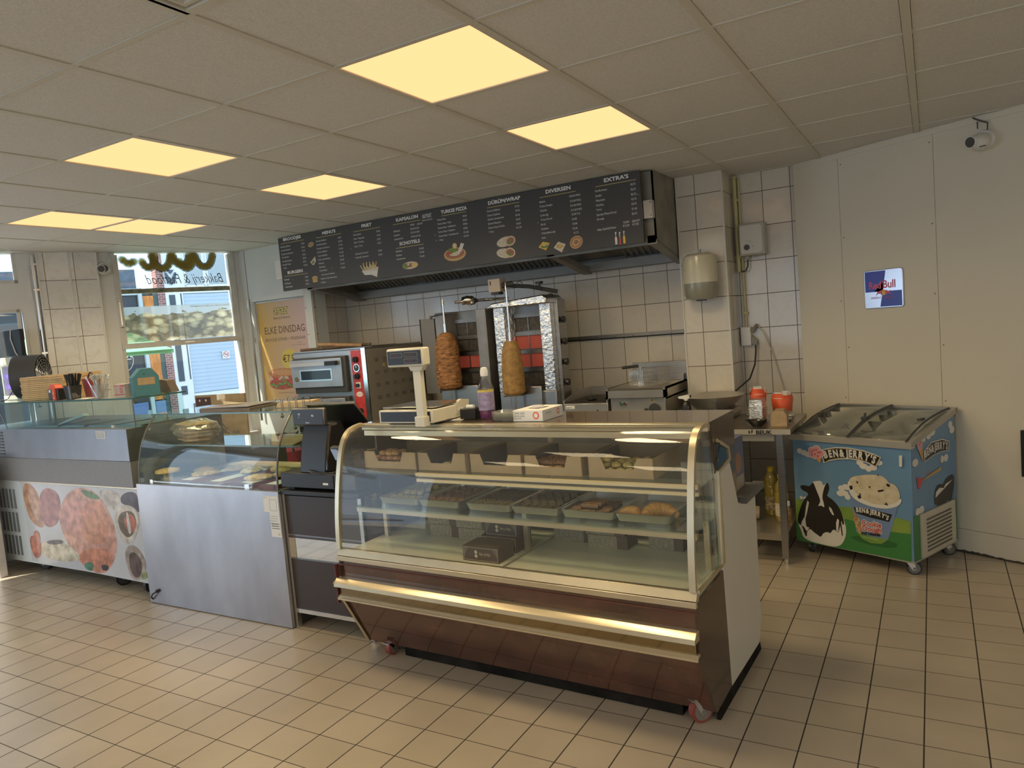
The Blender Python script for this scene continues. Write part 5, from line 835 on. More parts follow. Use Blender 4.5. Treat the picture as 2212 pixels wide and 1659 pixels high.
t=thing('donation_box','teal plastic house-shaped box with a kraft label','box',(-4.82,3.07,ZS),R(66))
b=B(); b.prism([(0,0),(.17,0),(.17,.13),(.125,.19),(.055,.19),(0,.13)],0,.15,'y'); b.build('body',TEAL,t,bevel=.004); b=B(); b.box(.03,.14,-.002,0,.075,.125); b.build('label_card',KRAFT,t); b=B(); b.box(.005,.165,-.006,0,.0,.05); b.build('front_lip',TEAL,t); b=B(); b.cyl((.075,-.002,.15),(.075,0,.15),.005,n=10); b.build('lock',BLACK,t)
b=B(); b.prism([(0,0),(.20,0),(.155,.085),(.10,.095),(.01,.085)],0,.07,'y'); o=b.build('cardboard_flap_box',mat('grey_brown_card',(.16,.135,.11),.8)); o.location=(-4.98,3.31,ZS); o.rotation_euler=(0,0,.1); tag(o,'grey-brown folded card box at the right end of the left glass shelf','box')
b=B(); b.box(0,.14,0,.10,0,.003); o=b.build('napkin',PAPER); o.location=(-5.47,3.02,ZS+.0005); tag(o,'thin white napkin between the straws and the clear cup','napkin')
t=thing('red_bucket','small dark red bucket with a black handle behind the straw cup','bucket',(-5.66,3.27,ZS)); b=B(); b.lathe([(.05,0),(.065,.14)],n=18); b.build('bucket_body',mat('dark_red',(.30,.05,.06),.5),t); b=B(); b.tube([(-.045+.09*i/12,0,.14+.045*math.sin(math.pi*i/12)) for i in range(13)],.006,8); b.build('handle',DARK,t)
# fan, monitor, insect lamp at far left
t=thing('floor_fan','black drum fan with wire guard beside the pizza boxes','fan',(-6.52,3.30,ZS),R(0)); t.rotation_euler=(0,0,R(41))
b=B(); b.M=Matrix.Translation((0,0,.19))@Matrix.Rotation(R(90),4,'Y')
n=36; vs=[];
for z,r in ((-.12,.175),(.07,.165),(.07,.172),(-.12,.182)): vs+=[(r*math.cos(2*math.pi*i/n),r*math.sin(2*math.pi*i/n),z) for i in range(n)]
b.add(vs,[(k*n+i,k*n+(i+1)%n,((k+1)%4)*n+(i+1)%n,((k+1)%4)*n+i) for k in range(4) for i in range(n)],0,True); b.build('drum',DARK,t)
b=B(); b.M=Matrix.Translation((0,0,.19))@Matrix.Rotation(R(90),4,'Y')
for r in (.03,.055,.08,.105,.13,.155): b.tube([(r*math.cos(2*math.pi*i/24),r*math.sin(2*math.pi*i/24),.075+.01*(1-r/.16)) for i in range(24)],.0014,5,closed=True)
for i in range(16): a=2*math.pi*i/16; b.tube([(.02*math.cos(a),.02*math.sin(a),.088),(.17*math.cos(a+.3),.17*math.sin(a+.3),.073)],.0014,5)
b.cyl((0,0,.07),(0,0,.092),.025,n=16); b.build('guard',STEELB,t)
for k in range(5):
    b=B(); b.M=Matrix.Translation((0,0,.19))@Matrix.Rotation(R(90),4,'Y')@Matrix.Rotation(2*math.pi*k/5,4,'Z'); b.add([(.02,-.02,.0),(.15,-.05,-.01),(.155,.03,.02),(.02,.02,.015)],[(0,1,2,3)]); o=b.build('blade',STEELB,t); sd=o.modifiers.new('thick','SOLIDIFY'); sd.thickness=.002
b=B(); b.box(-.06,.06,-.12,.12,0,.01); b.tube([(0,-.12,.01),(0,-.19,.19)],.007); b.tube([(0,.12,.01),(0,.19,.19)],.007); b.build('stand',BLACK,t)
b=B(); b.tube([(-.08,.0,.2),(-.14,-.03,.12),(-.20,-.05,.02),(-.24,-.08,.005)],.003); b.build('cable',BLACK,t)
t=thing('order_monitor','black monitor at the left edge, above the insect lamp','monitor',(-6.80,3.30,1.74)); b=B(); b.box(-.16,.16,-.015,.02,.002,.225); b.build('screen',BLACK,t,bevel=.003); b=B(); b.tube([(.03,-.018,.225),(.02,-.022,.15),(.07,-.02,.03),(.10,-.018,.0)],.004); b.build('cable',WHITE,t)
t=thing('insect_killer_lamp','cream insect lamp with a glowing violet tube behind a wire grid','insect lamp',(-6.80,3.30,ZS)); 
b=B(); b.prism([(-.04,.285),(-.05,.30),(-.045,.362),(.05,.362),(.05,.285)],-.17,.165,'x'); b.box(-.17,.165,-.045,.05,0,.035); b.box(.15,.165,-.04,.05,.035,.285); b.box(-.17,-.155,-.04,.05,.035,.285); b.build('housing',CREAM,t,bevel=.003)
for z in (.20,.11):
    b=B(); b.cyl((-.155,.01,z),(.15,.01,z),.020,n=12); b.build('violet_tube',emis('violet_tube_glow',(.28,.16,1.0),1.8),t,label='glowing violet tube')
b=B()
for k in range(19): b.tube([(-.15+.0165*k,-.035,.035),(-.15+.0165*k,-.035,.285)],.0015,5)
for z in (.08,.17,.25): b.tube([(-.155,-.036,z),(.15,-.036,z)],.0015,5)
b.build('wire_grid',STEELB,t); b=B(); b.text('(.....)',.03,lambda u,v:(.03+u,-.0495,.318+v)); b.build('logo',DARK,t)
b=B(); b.box(-.17,.165,.045,.052,.035,.285); b.build('back_plate',STEELB,t)
t=thing('crisps_stand','narrow red and yellow snack packs hanging at the far left edge','snack packs',(-6.85,2.975,ZS-.21)); b=B(); b.box(-.10,.06,-.05,-.02,0,.36); b.build('packs',mat('yellow_pack',(.75,.45,.05),.35),t)
b=B(); 
for z in (.05,.15,.25,.33): b.box(-.10,.062,-.053,-.05,z,z+.03)
b.build('red_print',mat('red_pack',(.65,.04,.05),.35),t)
b=B(); b.box(-6.95,-6.43,2.80,2.86,.0,.95); tag(b.build('door_leaf',mat('scuffed_white_door',(.52,.50,.48),.6,0,.1,nscale=8),bevel=.006),'scuffed white door edge standing at the bottom left of the picture','door')
# behind the counters
b=B(); b.box(-5.45,-4.50,3.73,4.08,0,.88); b.box(-5.45,-4.50,3.725,3.74,.80,.90); tag(b.build('worktop_cabinet',mat('dark_grey_cabinet',(.07,.07,.068),.5),bevel=.003),'dark low cabinet behind the counters below the shop window','cabinet')
b=B(); b.box(-6.15,-5.25,4.10,4.62,.74,.775); 
for x,y in ((-6.12,4.13),(-5.30,4.13),(-6.12,4.56),(-5.30,4.56)): b.box(x,x+.04,y,y+.04,0,.74)
tag(b.build('window_bench',WHITE),'white bench under the shop window','bench')
t=thing('tool_board','brown framed board with a dark label leaning at the shop window','board',(-5.80,4.52,.776),.1)
b=B(); b.box(-.31,.31,0,.02,0,.46); b.build('board',mat('cork_board',(.42,.31,.19),.8,0,.12,nscale=12),t); b=B(); b.box(-.30,-.11,-.002,0,.30,.44); b.flat(circ(-.25,.41,.014,4),-.0025,'y',1); b.flat(circ(-.17,.41,.014,4),-.0025,'y',1); b.box(-.25,-.15,-.0025,-.002,.33,.34,1); b.build('label_card',[mat('maroon_label',(.10,.05,.05),.6),PAPER],t)
b=B(); b.tube([(-.17,-.01,.27),(.20,-.01,.03)],.009,8); b.tube([(.02+.04*math.cos(a*.5),-.012,.15+.04*math.sin(a*.5)) for a in range(13)],.007,6); b.box(.14,.20,-.02,0,.04,.12); b.build('metal_fitting',mat('dull_metal',(.30,.25,.19),.5,.3),t)
b=B(); b.box(-.25,.22,0,.30,0,.10); b.box(-.02,.0,-.004,0,0,.10,1); o=b.build('green_crate',[mat('green_plastic',(.10,.38,.20),.5),WHITE]); o.location=(-5.52,4.12,.776); tag(o,'green plastic crate on the bench below the tool board','crate')
b=B(); b.box(-5.92,-5.08,4.66,5.06,0,.33); tag(b.build('storage_box',WHITE,bevel=.004),'white low storage box below the poster wall','box')
t=thing('fire_extinguisher','glossy red fire extinguisher, only its top showing above the bread','extinguisher',(-5.66,4.84,.3305)); b=B(); b.lathe([(.075,0),(.08,.01),(.08,.24),(.06,.29),(.03,.31)],n=22); b.build('cylinder',mat('glossy_red',(.70,.03,.03),.12),t); b=B(); b.box(-.02,.02,-.02,.02,.31,.345); b.box(-.02,.06,-.008,.008,.345,.355); b.build('valve',BLACK,t)
t=thing('pink_tub','large pinkish red round tub beside the fire extinguisher','tub',(-5.33,4.84,.3305)); b=B(); b.lathe([(.16,0),(.21,.30),(.215,.33),(.20,.34),(.10,.36)],n=26); b.build('tub_body',mat('pink_red_plastic',(.50,.08,.13),.35),t)

# ================================================================ MENU BOARD AND HOOD
MB=thing('menu_board','long dark grey menu board hanging from the ceiling in front of the hood','menu board',(-5.142,4.83,2.615))
b=B(); b.box(0,3.462,0,.012,-.482,-.002); b.build('board',mat('menu_grey',(.052,.048,.044),.45),MB)
def on(x0,z0,dy=-.0012): return lambda u,v:(x0+u,dy,z0+v)
b=B()
for t_,x0,z0,x1,z1 in ART['title']:
    wd=twidth(t_,.036,.0012); b.text(t_,.036,on(x0,(z0+z1)/2-.002),0,sx=(x1-x0)/wd,bold=.0012)
b.build('heading_lettering',WHITEINK,MB)
b=B()
for x0,z0,x1,z1 in ART['rule']: b.box(x0,x1,-.0012,0,(z0+z1)/2-.0018,(z0+z1)/2+.0018)
b.build('gold_rules',GOLD,MB)
b=B()
for t_,x0,z0 in ART['body']: b.text(t_,.0205,on(x0,z0),0,sx=.80)
b.build('dish_lettering',WHITEINK,MB)
b=B()
for t_,x0,z0 in ART['price']: b.text(t_,.0205,on(x0,z0),0,sx=.78)
b.build('price_lettering',WHITEINK,MB)
PC={n:mat('print_'+n,c,.6,0,.2,nscale=90) for n,c in dict(bun=(.55,.36,.16),fill=(.30,.16,.08),green=(.16,.24,.06),pale=(.62,.56,.42),fry=(.66,.50,.20),meat=(.36,.15,.08),white=(.70,.68,.64),red=(.45,.08,.05),yel=(.72,.48,.08)).items()}
PN=list(PC); PL=[PC[n] for n in PN]
def pic(nm,shapes):
    b=B(); dy=-.0010
    for mi,pts in shapes: dy-=.00006; b.flat(pts,dy,'y',PN.index(mi))
    b.build(nm,PL,MB)
P_=ART['pics']
def ell(c,rx,ry,a=0,n=20,dx=0,dz=0):
    cx,cz=c[0]+dx,c[1]+dz; return [(cx+rx*math.cos(t)*math.cos(a)-ry*math.sin(t)*math.sin(a),cz+rx*math.cos(t)*math.sin(a)+ry*math.sin(t)*math.cos(a)) for t in (2*math.pi*i/n for i in range(n))]
c=P_['pita']; pic('pita_picture',[('bun',ell(c,.036,.021,.25)),('green',ell(c,.027,.012,.25,dz=.004)),('meat',ell(c,.020,.008,.25,dz=.004)),('white',ell(c,.008,.004,.3,dz=.007))])
c=P_['wrap']; pic('wrap_picture',[('pale',[(c[0]-.035,c[1]-.005),(c[0]+.03,c[1]+.04),(c[0]+.036,c[1]+.0),(c[0]+.005,c[1]-.035),(c[0]-.01,c[1]-.03)]),('green',ell(c,.018,.012,.5,dz=-.008)),('meat',ell(c,.010,.007,.5,dz=-.004))])
c=P_['burger']; pic('burger_picture',[('bun',ell(c,.034,.018,0,dz=.012)),('green',ell(c,.034,.010)),('meat',ell(c,.031,.007,0,dz=-.005)),('yel',ell(c,.03,.004,0,dz=-.0)),('bun',ell(c,.031,.011,0,dz=-.016))])
c=P_['fries']; sh=[('white',[(c[0]-.10,c[1]+.0),(c[0]+.085,c[1]+.02),(c[0]+.06,c[1]-.065),(c[0]+.0,c[1]-.04),(c[0]-.07,c[1]-.035)])]
for k in range(15): x=c[0]-.08+.010*k; a=(k*37%11-5)*.06; sh.append(('fry' if k%3 else 'pale',[(x-.005,c[1]-.0),(x+.005,c[1]-.0),(x+.005+a*.1,c[1]+.05+.02*math.sin(k*2)),(x-.005+a*.1,c[1]+.05+.02*math.sin(k*2))]))
sh.append(('white',[(c[0]+.02,c[1]+.012),(c[0]+.085,c[1]+.02),(c[0]+.06,c[1]-.06),(c[0]+.03,c[1]-.05)])); sh.append(('pale',[(c[0]+.028,c[1]+.010),(c[0]+.078,c[1]+.017),(c[0]+.072,c[1]-.005),(c[0]+.03,c[1]-.012)])); pic('fries_picture',sh)
c=P_['plate']; pic('plate_picture',[('pale',ell(c,.080,.030)),('green',ell(c,.035,.020,dx=-.042)),('meat',ell(c,.035,.016)),('white',ell(c,.010,.008,dx=-.02,dz=.008)),('fry',ell(c,.032,.018,dx=.045))])
c=P_['pizza']; pic('pizza_picture',[('bun',ell(c,.105,.052,dz=-.015)),('meat',ell(c,.09,.038,dz=-.010)),('pale',ell(c,.05,.018,dz=-.01)),('red',ell(c,.03,.010,dx=-.05)),('green',ell(c,.045,.020,dz=.02,dx=-.015)),('yel',ell(c,.022,.022,dx=.005,dz=.05)),('pale',ell(c,.017,.017,dx=.005,dz=.05)),('white',[(c[0]+.03,c[1]-.0),(c[0]+.065,c[1]+.065),(c[0]+.095,c[1]+.055),(c[0]+.06,c[1]-.005)])])
for nm_ in ('durum1','durum2'):
    c=P_[nm_]; s_=-1 if nm_=='durum2' else 1
    pic('durum_picture',[('pale',ell(c,.075,.036,s_*.15,dx=-.015)),('bun',ell(c,.046,.037,s_*.3,dx=.03)),('pale',ell(c,.042,.033,s_*.3,dx=.03)),('meat',ell(c,.034,.025,s_*.3,dx=.03)),('green',ell(c,.02,.009,s_*.3,dx=.025,dz=-.012)),('fill',ell(c,.014,.007,.4,dx=.035,dz=.008))])
c=P_['bak']; pic('baklava_picture',[('yel',[(c[0]-.05,c[1]+.0),(c[0]-.01,c[1]+.035),(c[0]+.045,c[1]+.02),(c[0]+.01,c[1]-.03)]),('green',ell(c,.03,.012)),('pale',ell(c,.012,.006,dz=.008))])
c=P_['borek']; pic('borek_picture',[('pale',[(c[0]-.05,c[1]+.0),(c[0]-.01,c[1]+.04),(c[0]+.048,c[1]+.015),(c[0]+.012,c[1]-.04)]),('bun',ell(c,.026,.016,dz=.006)),('yel',ell(c,.012,.007,dz=.01))])
c=P_['simit']; pic('simit_picture',[('bun',ell(c,.052,.044,.4)),('meat',ell(c,.043,.036,.4)),('bun',ell(c,.035,.028,.4)),('fill',ell(c,.017,.013,.4))])
for nm_,cc in (('s1','white'),('s2','red'),('s3','yel')):
    c=P_[nm_]; pic('sauce_picture',[(cc,[(c[0]-.008,c[1]-.035),(c[0]+.008,c[1]-.035),(c[0]+.008,c[1]+.015),(c[0]-.008,c[1]+.015)]),('white',[(c[0]-.002,c[1]+.015),(c[0]+.002,c[1]+.015),(c[0]+.002,c[1]+.035),(c[0]+.007,c[1]+.05),(c[0]-.005,c[1]+.05)])])
b=B(); lx,lz=P_['logo']; b.text('araz',.055,lambda u,v:(lx-.01+u+.2*v,-.0012,lz-.002+v),0,sx=.95,bold=.0022); b.text('araz',.055,lambda u,v:(lx-.01+u+.2*v,-.0016,lz-.002+v),1,sx=.95); b.text('Bakkerij & Fastfood',.0155,lambda u,v:(lx-.012+u+.25*v,-.0012,lz-.026+v),0,sx=.8)
b.build('logo_lettering',[WHITEINK,DARK],MB)
b=B(); 
for x,z in ((.135,-.39),(.86,-.20),(1.745,-.205),(1.75,-.25),(2.67,-.24),(3.44,-.16),(.62,-.34)): b.cyl((x,-.002,z),(x,0,z),.006,n=8)
b.build('screw',STEELD,MB)
HD=thing('extractor_hood','wide stainless extractor hood over the grills, mostly behind the menu board','extractor hood',(0,0,0))
HS=mat('hood_steel',(.25,.24,.22),.5,.35,.08,nscale=3); HSD=mat('greasy_hood_steel',(.25,.235,.20),.5,.4,.2,nscale=6)
HX0,HX1=-4.93,-1.62
b=B()
prf=[(5.70,2.02),(5.70,2.62),(4.92,2.62),(4.92,2.15),(5.55,2.02)]
b.prism(prf,HX1-.012,HX1,'x'); b.build('side_sheet',HSD,HD)
b=B(); b.prism(prf,HX0,HX0+.012,'x'); b.build('side_sheet',HSD,HD)
b=B(); b.box(HX0,HX1,4.92,4.93,2.12,2.615); b.box(HX0,HX1,4.93,4.96,2.12,2.135); b.build('front_sheet',HSD,HD)
b=B(); b.box(HX0+.012,HX1-.012,4.93,5.70,2.60,2.612); b.box(HX0+.012,HX1-.012,5.69,5.698,2.13,2.6); b.build('top_sheet',HSD,HD)
b=B(); b.prism([(5.56,2.03),(5.698,2.03),(5.698,2.13),(5.67,2.13),(5.67,2.05),(5.575,2.05),(5.56,2.10)],HX0,HX1,'x'); b.build('grease_channel',HS,HD,label='lit steel channel along the lower back edge')
for x in (HX0+.03,-2.44,HX1-.035):
    b=B(); b.prism([(4.92,2.13),(5.56,2.01),(5.60,2.01),(5.60,2.05),(4.92,2.18)],x-.03,x+.03,'x'); b.build('cross_bar',HS,HD)
fx=[-4.85,-4.40,-3.95,-3.45,-2.95]; fw=[.40,.40,.42,.42,.42]
fx=[-4.72,-4.10,-3.62,-3.18,-2.12]; fw=[.42,.42,.34,.62,.40]
for x,w_ in zip(fx,fw):
    b=B(); n=int(w_/.046)
    y0,z0,y1,z1=5.08,2.46,5.60,2.10
    dy,dz=(y1-y0),(z1-z0); L_=math.hypot(dy,dz); ny,nz=dz/L_,-dy/L_
    b.prism([(y0,z0+.03),(y1,z1+.03),(y1,z1+.036),(y0,z0+.036)],x,x+w_,'x',1)
    for k in range(n):
        xx=x+.01+k*(w_/n); b.prism([(y0+ny*.012,z0+nz*.012+.02),(y1+ny*.012,z1+nz*.012+.02),(y1,z1+.03),(y0,z0+.03)],xx,xx+.024,'x')
    b.build('baffle_filter',[HS,HSD],HD)
b=B(); b.prism([(4.96,2.50),(5.60,2.125),(5.60,2.135),(4.96,2.52)],HX0+.02,HX1-.02,'x'); b.build('filter_bed',HSD,HD)
b=B(); b.box(-1.70,-1.615,4.85,4.90,2.29,2.41); b.cyl((-1.63,4.838,2.40),(-1.63,4.84,2.40),.006,n=8); b.cyl((-1.63,4.838,2.31),(-1.63,4.84,2.31),.006,n=8); b.build('board_bracket',STEELB,HD)
b=B(); b.box(-5.23,-5.12,4.845,4.88,2.25,2.42); b.cyl((-5.2,4.84,2.3),(-5.2,4.845,2.3),.006,n=8); tag(b.build('board_clip',WHITE),'white metal bracket at the left end of the menu board','bracket')
# ================================================================ POSTER
PS=thing('poster','orange to pink offer poster with a sandwich on the side wall','poster',(0,5.166,0))
PG,n_,l_,p_=newmat('poster_print'); p_.inputs['Roughness'].default_value=.35
tc=n_.new('ShaderNodeTexCoord'); sp=n_.new('ShaderNodeSeparateXYZ'); l_.new(tc.outputs['Object'],sp.inputs[0]); mr=n_.new('ShaderNodeMapRange'); mr.inputs[1].default_value=-5.9; mr.inputs[2].default_value=-5.2; l_.new(sp.outputs[0],mr.inputs[0]); rp=n_.new('ShaderNodeValToRGB'); l_.new(mr.outputs[0],rp.inputs[0]); rp.color_ramp.elements[0].color=(.62,.40,.10,1); rp.color_ramp.elements[1].color=(.62,.46,.47,1); e=rp.color_ramp.elements.new(.45); e.color=(.60,.43,.28,1); l_.new(rp.outputs[0],p_.inputs['Base Color'])
b=B(); b.box(-5.895,-5.20,-.003,.003,1.10,2.082); b.build('sheet',PG,PS)
def pon(x0,z0,sh=0,dy=-.0035): return lambda u,v:(x0+u+sh*v,dy,z0+v)
PBR=mat('brown_ink',(.12,.075,.05),.6)
b=B(); w_=twidth('ELKE DINSDAG',.10); b.text('ELKE DINSDAG',.10,pon(-5.825,1.765),0,sx=.555/w_); w_=twidth('BROODJE DÖNER + FRISDRANK',.04); b.text('BROODJE DÖNER + FRISDRANK',.042,pon(-5.823,1.690),0,sx=.555/w_/1.05)
b.text('Keuze uit:',.016,pon(-5.38,1.655),0); b.text('Cola / Fanta / Sprite / Ayran',.016,pon(-5.46,1.632),0); b.text('Bakkerij & Fastfood',.034,pon(-5.68,1.905,.25),0,sx=.85); b.text('Actie geldt alleen in de winkel',.017,pon(-5.71,1.165),0)
b.build('lettering',PBR,PS)
b=B(); b.text('araz',.125,pon(-5.67,1.955,.2,-.0034),0,bold=.006,sx=.9); b.text('araz',.125,pon(-5.67,1.955,.2,-.0038),1,bold=.001,sx=.9); b.build('logo_lettering',[PBR,mat('cream_yellow_ink',(.70,.62,.22),.6)],PS)
b=B(); b.flat(circ(-5.51,1.50,.115,32,.105),-.0034,'y',0); b.text('€7,50',.10,pon(-5.605,1.475,0,-.0038),1,sx=.85,bold=.001); b.build('price_disc',[mat('yellow_disc',(.66,.55,.13),.5),PBR],PS)
b=B()
for k,(pts,mi) in enumerate([(ell((-5.60,1.28),.235,.075,.08),1),(ell((-5.60,1.36),.23,.055,-.05),0),(ell((-5.60,1.375),.18,.03,-.05),3)]+[(ell((-5.80+.045*j,1.315+.008*math.sin(j*3)),.035,.014,.8*math.sin(j*5)),(2,1,4,2,5)[j%5]) for j in range(10)]+[(ell((-5.79+.06*j,1.255-.015*math.sin(j*1.7)),.035,.013,math.sin(j*3)),5) for j in range(8)]): b.flat(pts,-.0034-.0001*k,'y',mi)
b.build('sandwich_picture',[mat('bun_print',(.50,.22,.10),.5,0,.3,nscale=60),mat('meat_print',(.42,.10,.07),.5,0,.4,nscale=50),mat('onion_print',(.62,.45,.45),.5),mat('bun_shine',(.60,.33,.18),.5),mat('tomato_print',(.60,.10,.04),.5),mat('lettuce_print',(.14,.34,.10),.5,0,.4,nscale=60)],PS)
b=B(); b.box(-5.90,-5.895,-.01,.0,1.1,2.085); b.box(-5.20,-5.194,-.01,0,1.1,2.085); b.box(-5.9,-5.194,-.01,0,2.082,2.088); b.build('poster_frame',STEELB,PS)
b=B(); b.tube([(-5.955,5.12,.9),(-5.955,5.12,2.13)],.012); b.box(-5.965,-5.945,5.12,5.15,1.69,1.74); tag(b.build('upright_tube',STEELB),'polished upright tube left of the poster','tube')
# ================================================================ OVEN
OV=thing('deck_oven','double deck pizza oven with red control strip and louvred grey side','oven',(-4.86,4.60,0))
b=B(); b.box(.0,.82,.012,.78,.86,1.555); b.build('body',mat('warm_grey_sheet',(.26,.24,.215),.5,.3),OV,bevel=.004)
b=B(); b.box(0,.82,0,.012,.86,1.56); b.box(0,.82,0,.76,1.555,1.57); b.build('front_sheet',STEEL,OV,label='stainless front sheet')
OS=mat('oven_door_steel',(.42,.44,.47),.36,.7,.12,nscale=4)
for z in (1.21,.87):
    d=B(); d.box(.01,.62,-.03,0,z,z+.305); d=d.build('door',DARK,OV,bevel=.004)
    b=B(); b.box(.0,.585,-.045,-.03,z+.05,z+.29); b.build('door_plate',OS,d,bevel=.003)
    b=B(); b.box(.10,.475,-.048,-.045,z+.105,z+.205); b.build('window_rim',STEELB,d); b=B(); b.box(.115,.46,-.049,-.047,z+.117,z+.193); b.build('window',mat('oven_glass',(.02,.025,.035),.04),d)
    b=B(); b.box(.015,.43,-.075,-.055,z+.235,z+.265); b.box(.03,.05,-.055,-.045,z+.24,z+.26); b.build('handle_bar',mat('pale_handle',(.52,.52,.52),.3,.5),d); b=B(); b.box(.43,.55,-.08,-.05,z+.232,z+.268); b.build('handle_grip',BLACK,d)
b=B(); b.cyl((.055,-.046,1.335),(.055,-.048,1.335),.022,n=18); b.build('badge',mat('brass_badge',(.25,.18,.10),.4,.7),OV)
b=B(); b.box(.665,.775,-.006,0,.87,1.55); b.build('control_strip',mat('red_control_panel',(.52,.05,.045),.35,0,.2,nscale=30),OV,label='worn red control strip')
for z in (1.475,1.335,1.045):
    b=B(); b.cyl((.72,-.006,z),(.72,-.035,z),.026,.022,n=18); b.box(.715,.725,-.042,-.03,z-.02,z+.02); b.build('knob',BLACK,OV)
for z in (1.405,.955):
    b=B(); b.cyl((.72,-.006,z),(.72,-.014,z),.034,n=22,mi=0); b.cyl((.72,-.014,z),(.72,-.016,z),.027,n=22,mi=1); b.box(.718,.722,-.017,-.016,z,z+.02,0); b.build('dial',[STEELB,DARK],OV)
b=B(); b.box(.695,.745,-.010,-.006,1.235,1.285,0); b.cyl((.72,-.01,1.26),(.72,-.03,1.26),.016,n=14,mi=1); b.build('switch',[PAPER,BLACK],OV)
b=B(); b.flat(circ(.722,1.185,.035,20,.022),-.007,'y',0); b.text('GGM',.022,lambda u,v:(.698+u,-.0075,1.178+v),1); b.build('logo_sticker',[PAPER,RED],OV)
b=B()
for j in range(6):
    for i in range(6):
        for k in range(3): b.box(.8205,.824,.10+.11*i,.15+.11*i,.92+.105*j+.012*k,.924+.105*j+.012*k)
b.build('side_louvres',mat('louvre_grey',(.20,.185,.165),.5,.3),OV)
b=B(); b.flat([(.20,1.40),(.235,1.40),(.2175,1.43)],.8215,'x',0); b.build('warning_sticker',GOLD,OV)
b=B(); b.box(.78,.822,-.008,0,.86,1.565); b.build('corner_strip',STEELB,OV)
t=thing('oven_stand','steel stand under the pizza oven','stand',(-4.93,4.60,0)); b=B(); b.box(.05,.89,0,.80,.82,.858); b.build('stand_top',STEELD,t)
for x in (.06,.84):
    for y in (.02,.74):
        b=B(); b.box(x,x+.04,y,y+.04,0,.82); b.build('leg',STEELD,t)
t=thing('pizza_peel','long wooden handled peel lying on top of the oven','peel',(-4.90,4.66,1.5715))
b=B(); b.tube([(.02,.05,.012),(.66,.25,.018)],.012,10); b.build('handle',mat('dark_worn_wood',(.12,.08,.055),.6,0,.2,nscale=20),t); b=B(); b.tube([(.30,.0,.05),(.60,.20,.015)],.016,10); b.blob((.30,0,.05),(.018,.018,.018),10,8); b.build('grip',mat('tan_wood',(.38,.24,.13),.55,0,.2,nscale=20),t); b=B(); b.tube([(.315,.0,.045),(.318,-.005,.02),(.33,-.003,.01)],.003); b.build('hook',STEELB,t); b=B(); b.box(.45,.78,.12,.45,0,.004); b.build('blade',STEELD,t)
# ================================================================ BACK COUNTER, GRILLS
b=B(); b.box(-4.05,-1.62,4.92,5.69,.0,.90); b.box(-1.62,-1.23,4.92,5.39,0,.90); b.box(-4.05,-1.62,4.90,5.69,.90,.93,1); b.box(-1.62,-1.23,4.90,5.39,.90,.93,1); tag(b.build('back_counter',[STEELD,STEEL],bevel=.003),'long steel counter along the tiled back wall carrying the grills','counter')
FOIL=mat('aluminium_foil',(.72,.70,.68),.22,1,.1,nscale=20,bump=1.0,bscale=35)
GRS=mat('tarnished_upright',(.24,.23,.225),.45,.6,.2,nscale=6)
def burner(b_,x0,x1,z0,z1,y,hot): pass
HOT=mat('glowing_burner',(.30,.06,.04),.7,emit=(.40,.06,.04),estr=.16); COLD=mat('cold_burner',(.075,.065,.055),.6,.3,.3,nscale=40)
def grill(name,label,cx,y,w_,z0,z1,foil,hots,nb):
    t=thing(name,label,'kebab grill',(cx,y,0.93)); h=z1-.93; q=z0-.93
    b=B(); b.box(-w_/2,w_/2,.10,.19,0,h); b.build('body',STEELD,t,bevel=.004)
    cw=.085
    for s,nm_ in ((-1,'left'),(1,'right')):
        b=B()
        if s<0: b.prism([(-w_/2-.01,-.02),(-w_/2+cw,-.02),(-w_/2+cw+.05,.11),(-w_/2-.01,.11)],q,h,'z')
        else: b.prism([(w_/2-cw,-.02),(w_/2+.01,-.02),(w_/2+.01,.11),(w_/2-cw-.05,.11)],q,h,'z')
        b.build('side_wing',FOIL if foil else GRS,t,bevel=.004,label='foil-wrapped upright' if foil else None)
    b=B(); b.box(-w_/2-.01,w_/2+.01,-.02,.19,0,q); b.box(-w_/2+cw+.02,w_/2-cw-.02,-.05,.0,.02,q+.04); b.build('base',STEEL,t,bevel=.006)
    bh=(h-q-.10)/nb
    for k in range(nb):
        z=q+.04+k*bh
        b=B(); b.box(-w_/2+cw+.045,w_/2-cw-.045,.085,.098,z,z+bh-.04,1 if k in hots else 0); b.box(-.004,.004,.080,.085,z,z+bh-.04,2)
        b.box(-w_/2+cw+.04,w_/2-cw-.04,.07,.10,z+bh-.038,z+bh-.008,2); b.build('burner',[COLD,HOT,STEELD],t)
    return t
G1=grill('kebab_grill','darker kebab grill on the left with bare steel uprights',-3.35,5.02,.48,1.15,1.80,False,(1,),4)
b=B(); b.box(-.41,-.26,-.02,.0,.20,.83); b.box(-.41,-.40,-.02,.10,.20,.83); b.build('splash_plate',mat('dull_plate',(.20,.185,.165),.5,.5),G1); 
b=B(); b.tube([(-.28,-.03,.84),(-.20,-.04,.86),(-.02,-.03,.85)],.006); b.blob((-.28,-.03,.84),.014,8,6,.3); b.build('top_rod',STEELD,G1)
b=B(); b.tube([(.0,-.07,.94),(.10,.05,.945),(.35,.2,.94)],.012); b.blob((.10,-.01,.945),(.07,.05,.035),14,8,.6,3); b.build('spit_arm',FOIL,G1)
G2=grill('kebab_grill','foil-wrapped kebab grill on the right with motor head and side knobs',-2.79,5.05,.49,1.12,1.80,True,(1,2),4)
b=B(); b.prism([(-.28,.86),(-.22,.90),(.24,.93),(.27,.90),(.26,.86)],-.10,.18,'y'); b.build('foil_cap',FOIL,G2,bevel=.01)
b=B(); b.box(.255,.285,.05,.19,.0,.89); b.build('knob_panel',STEEL,G2,bevel=.003)
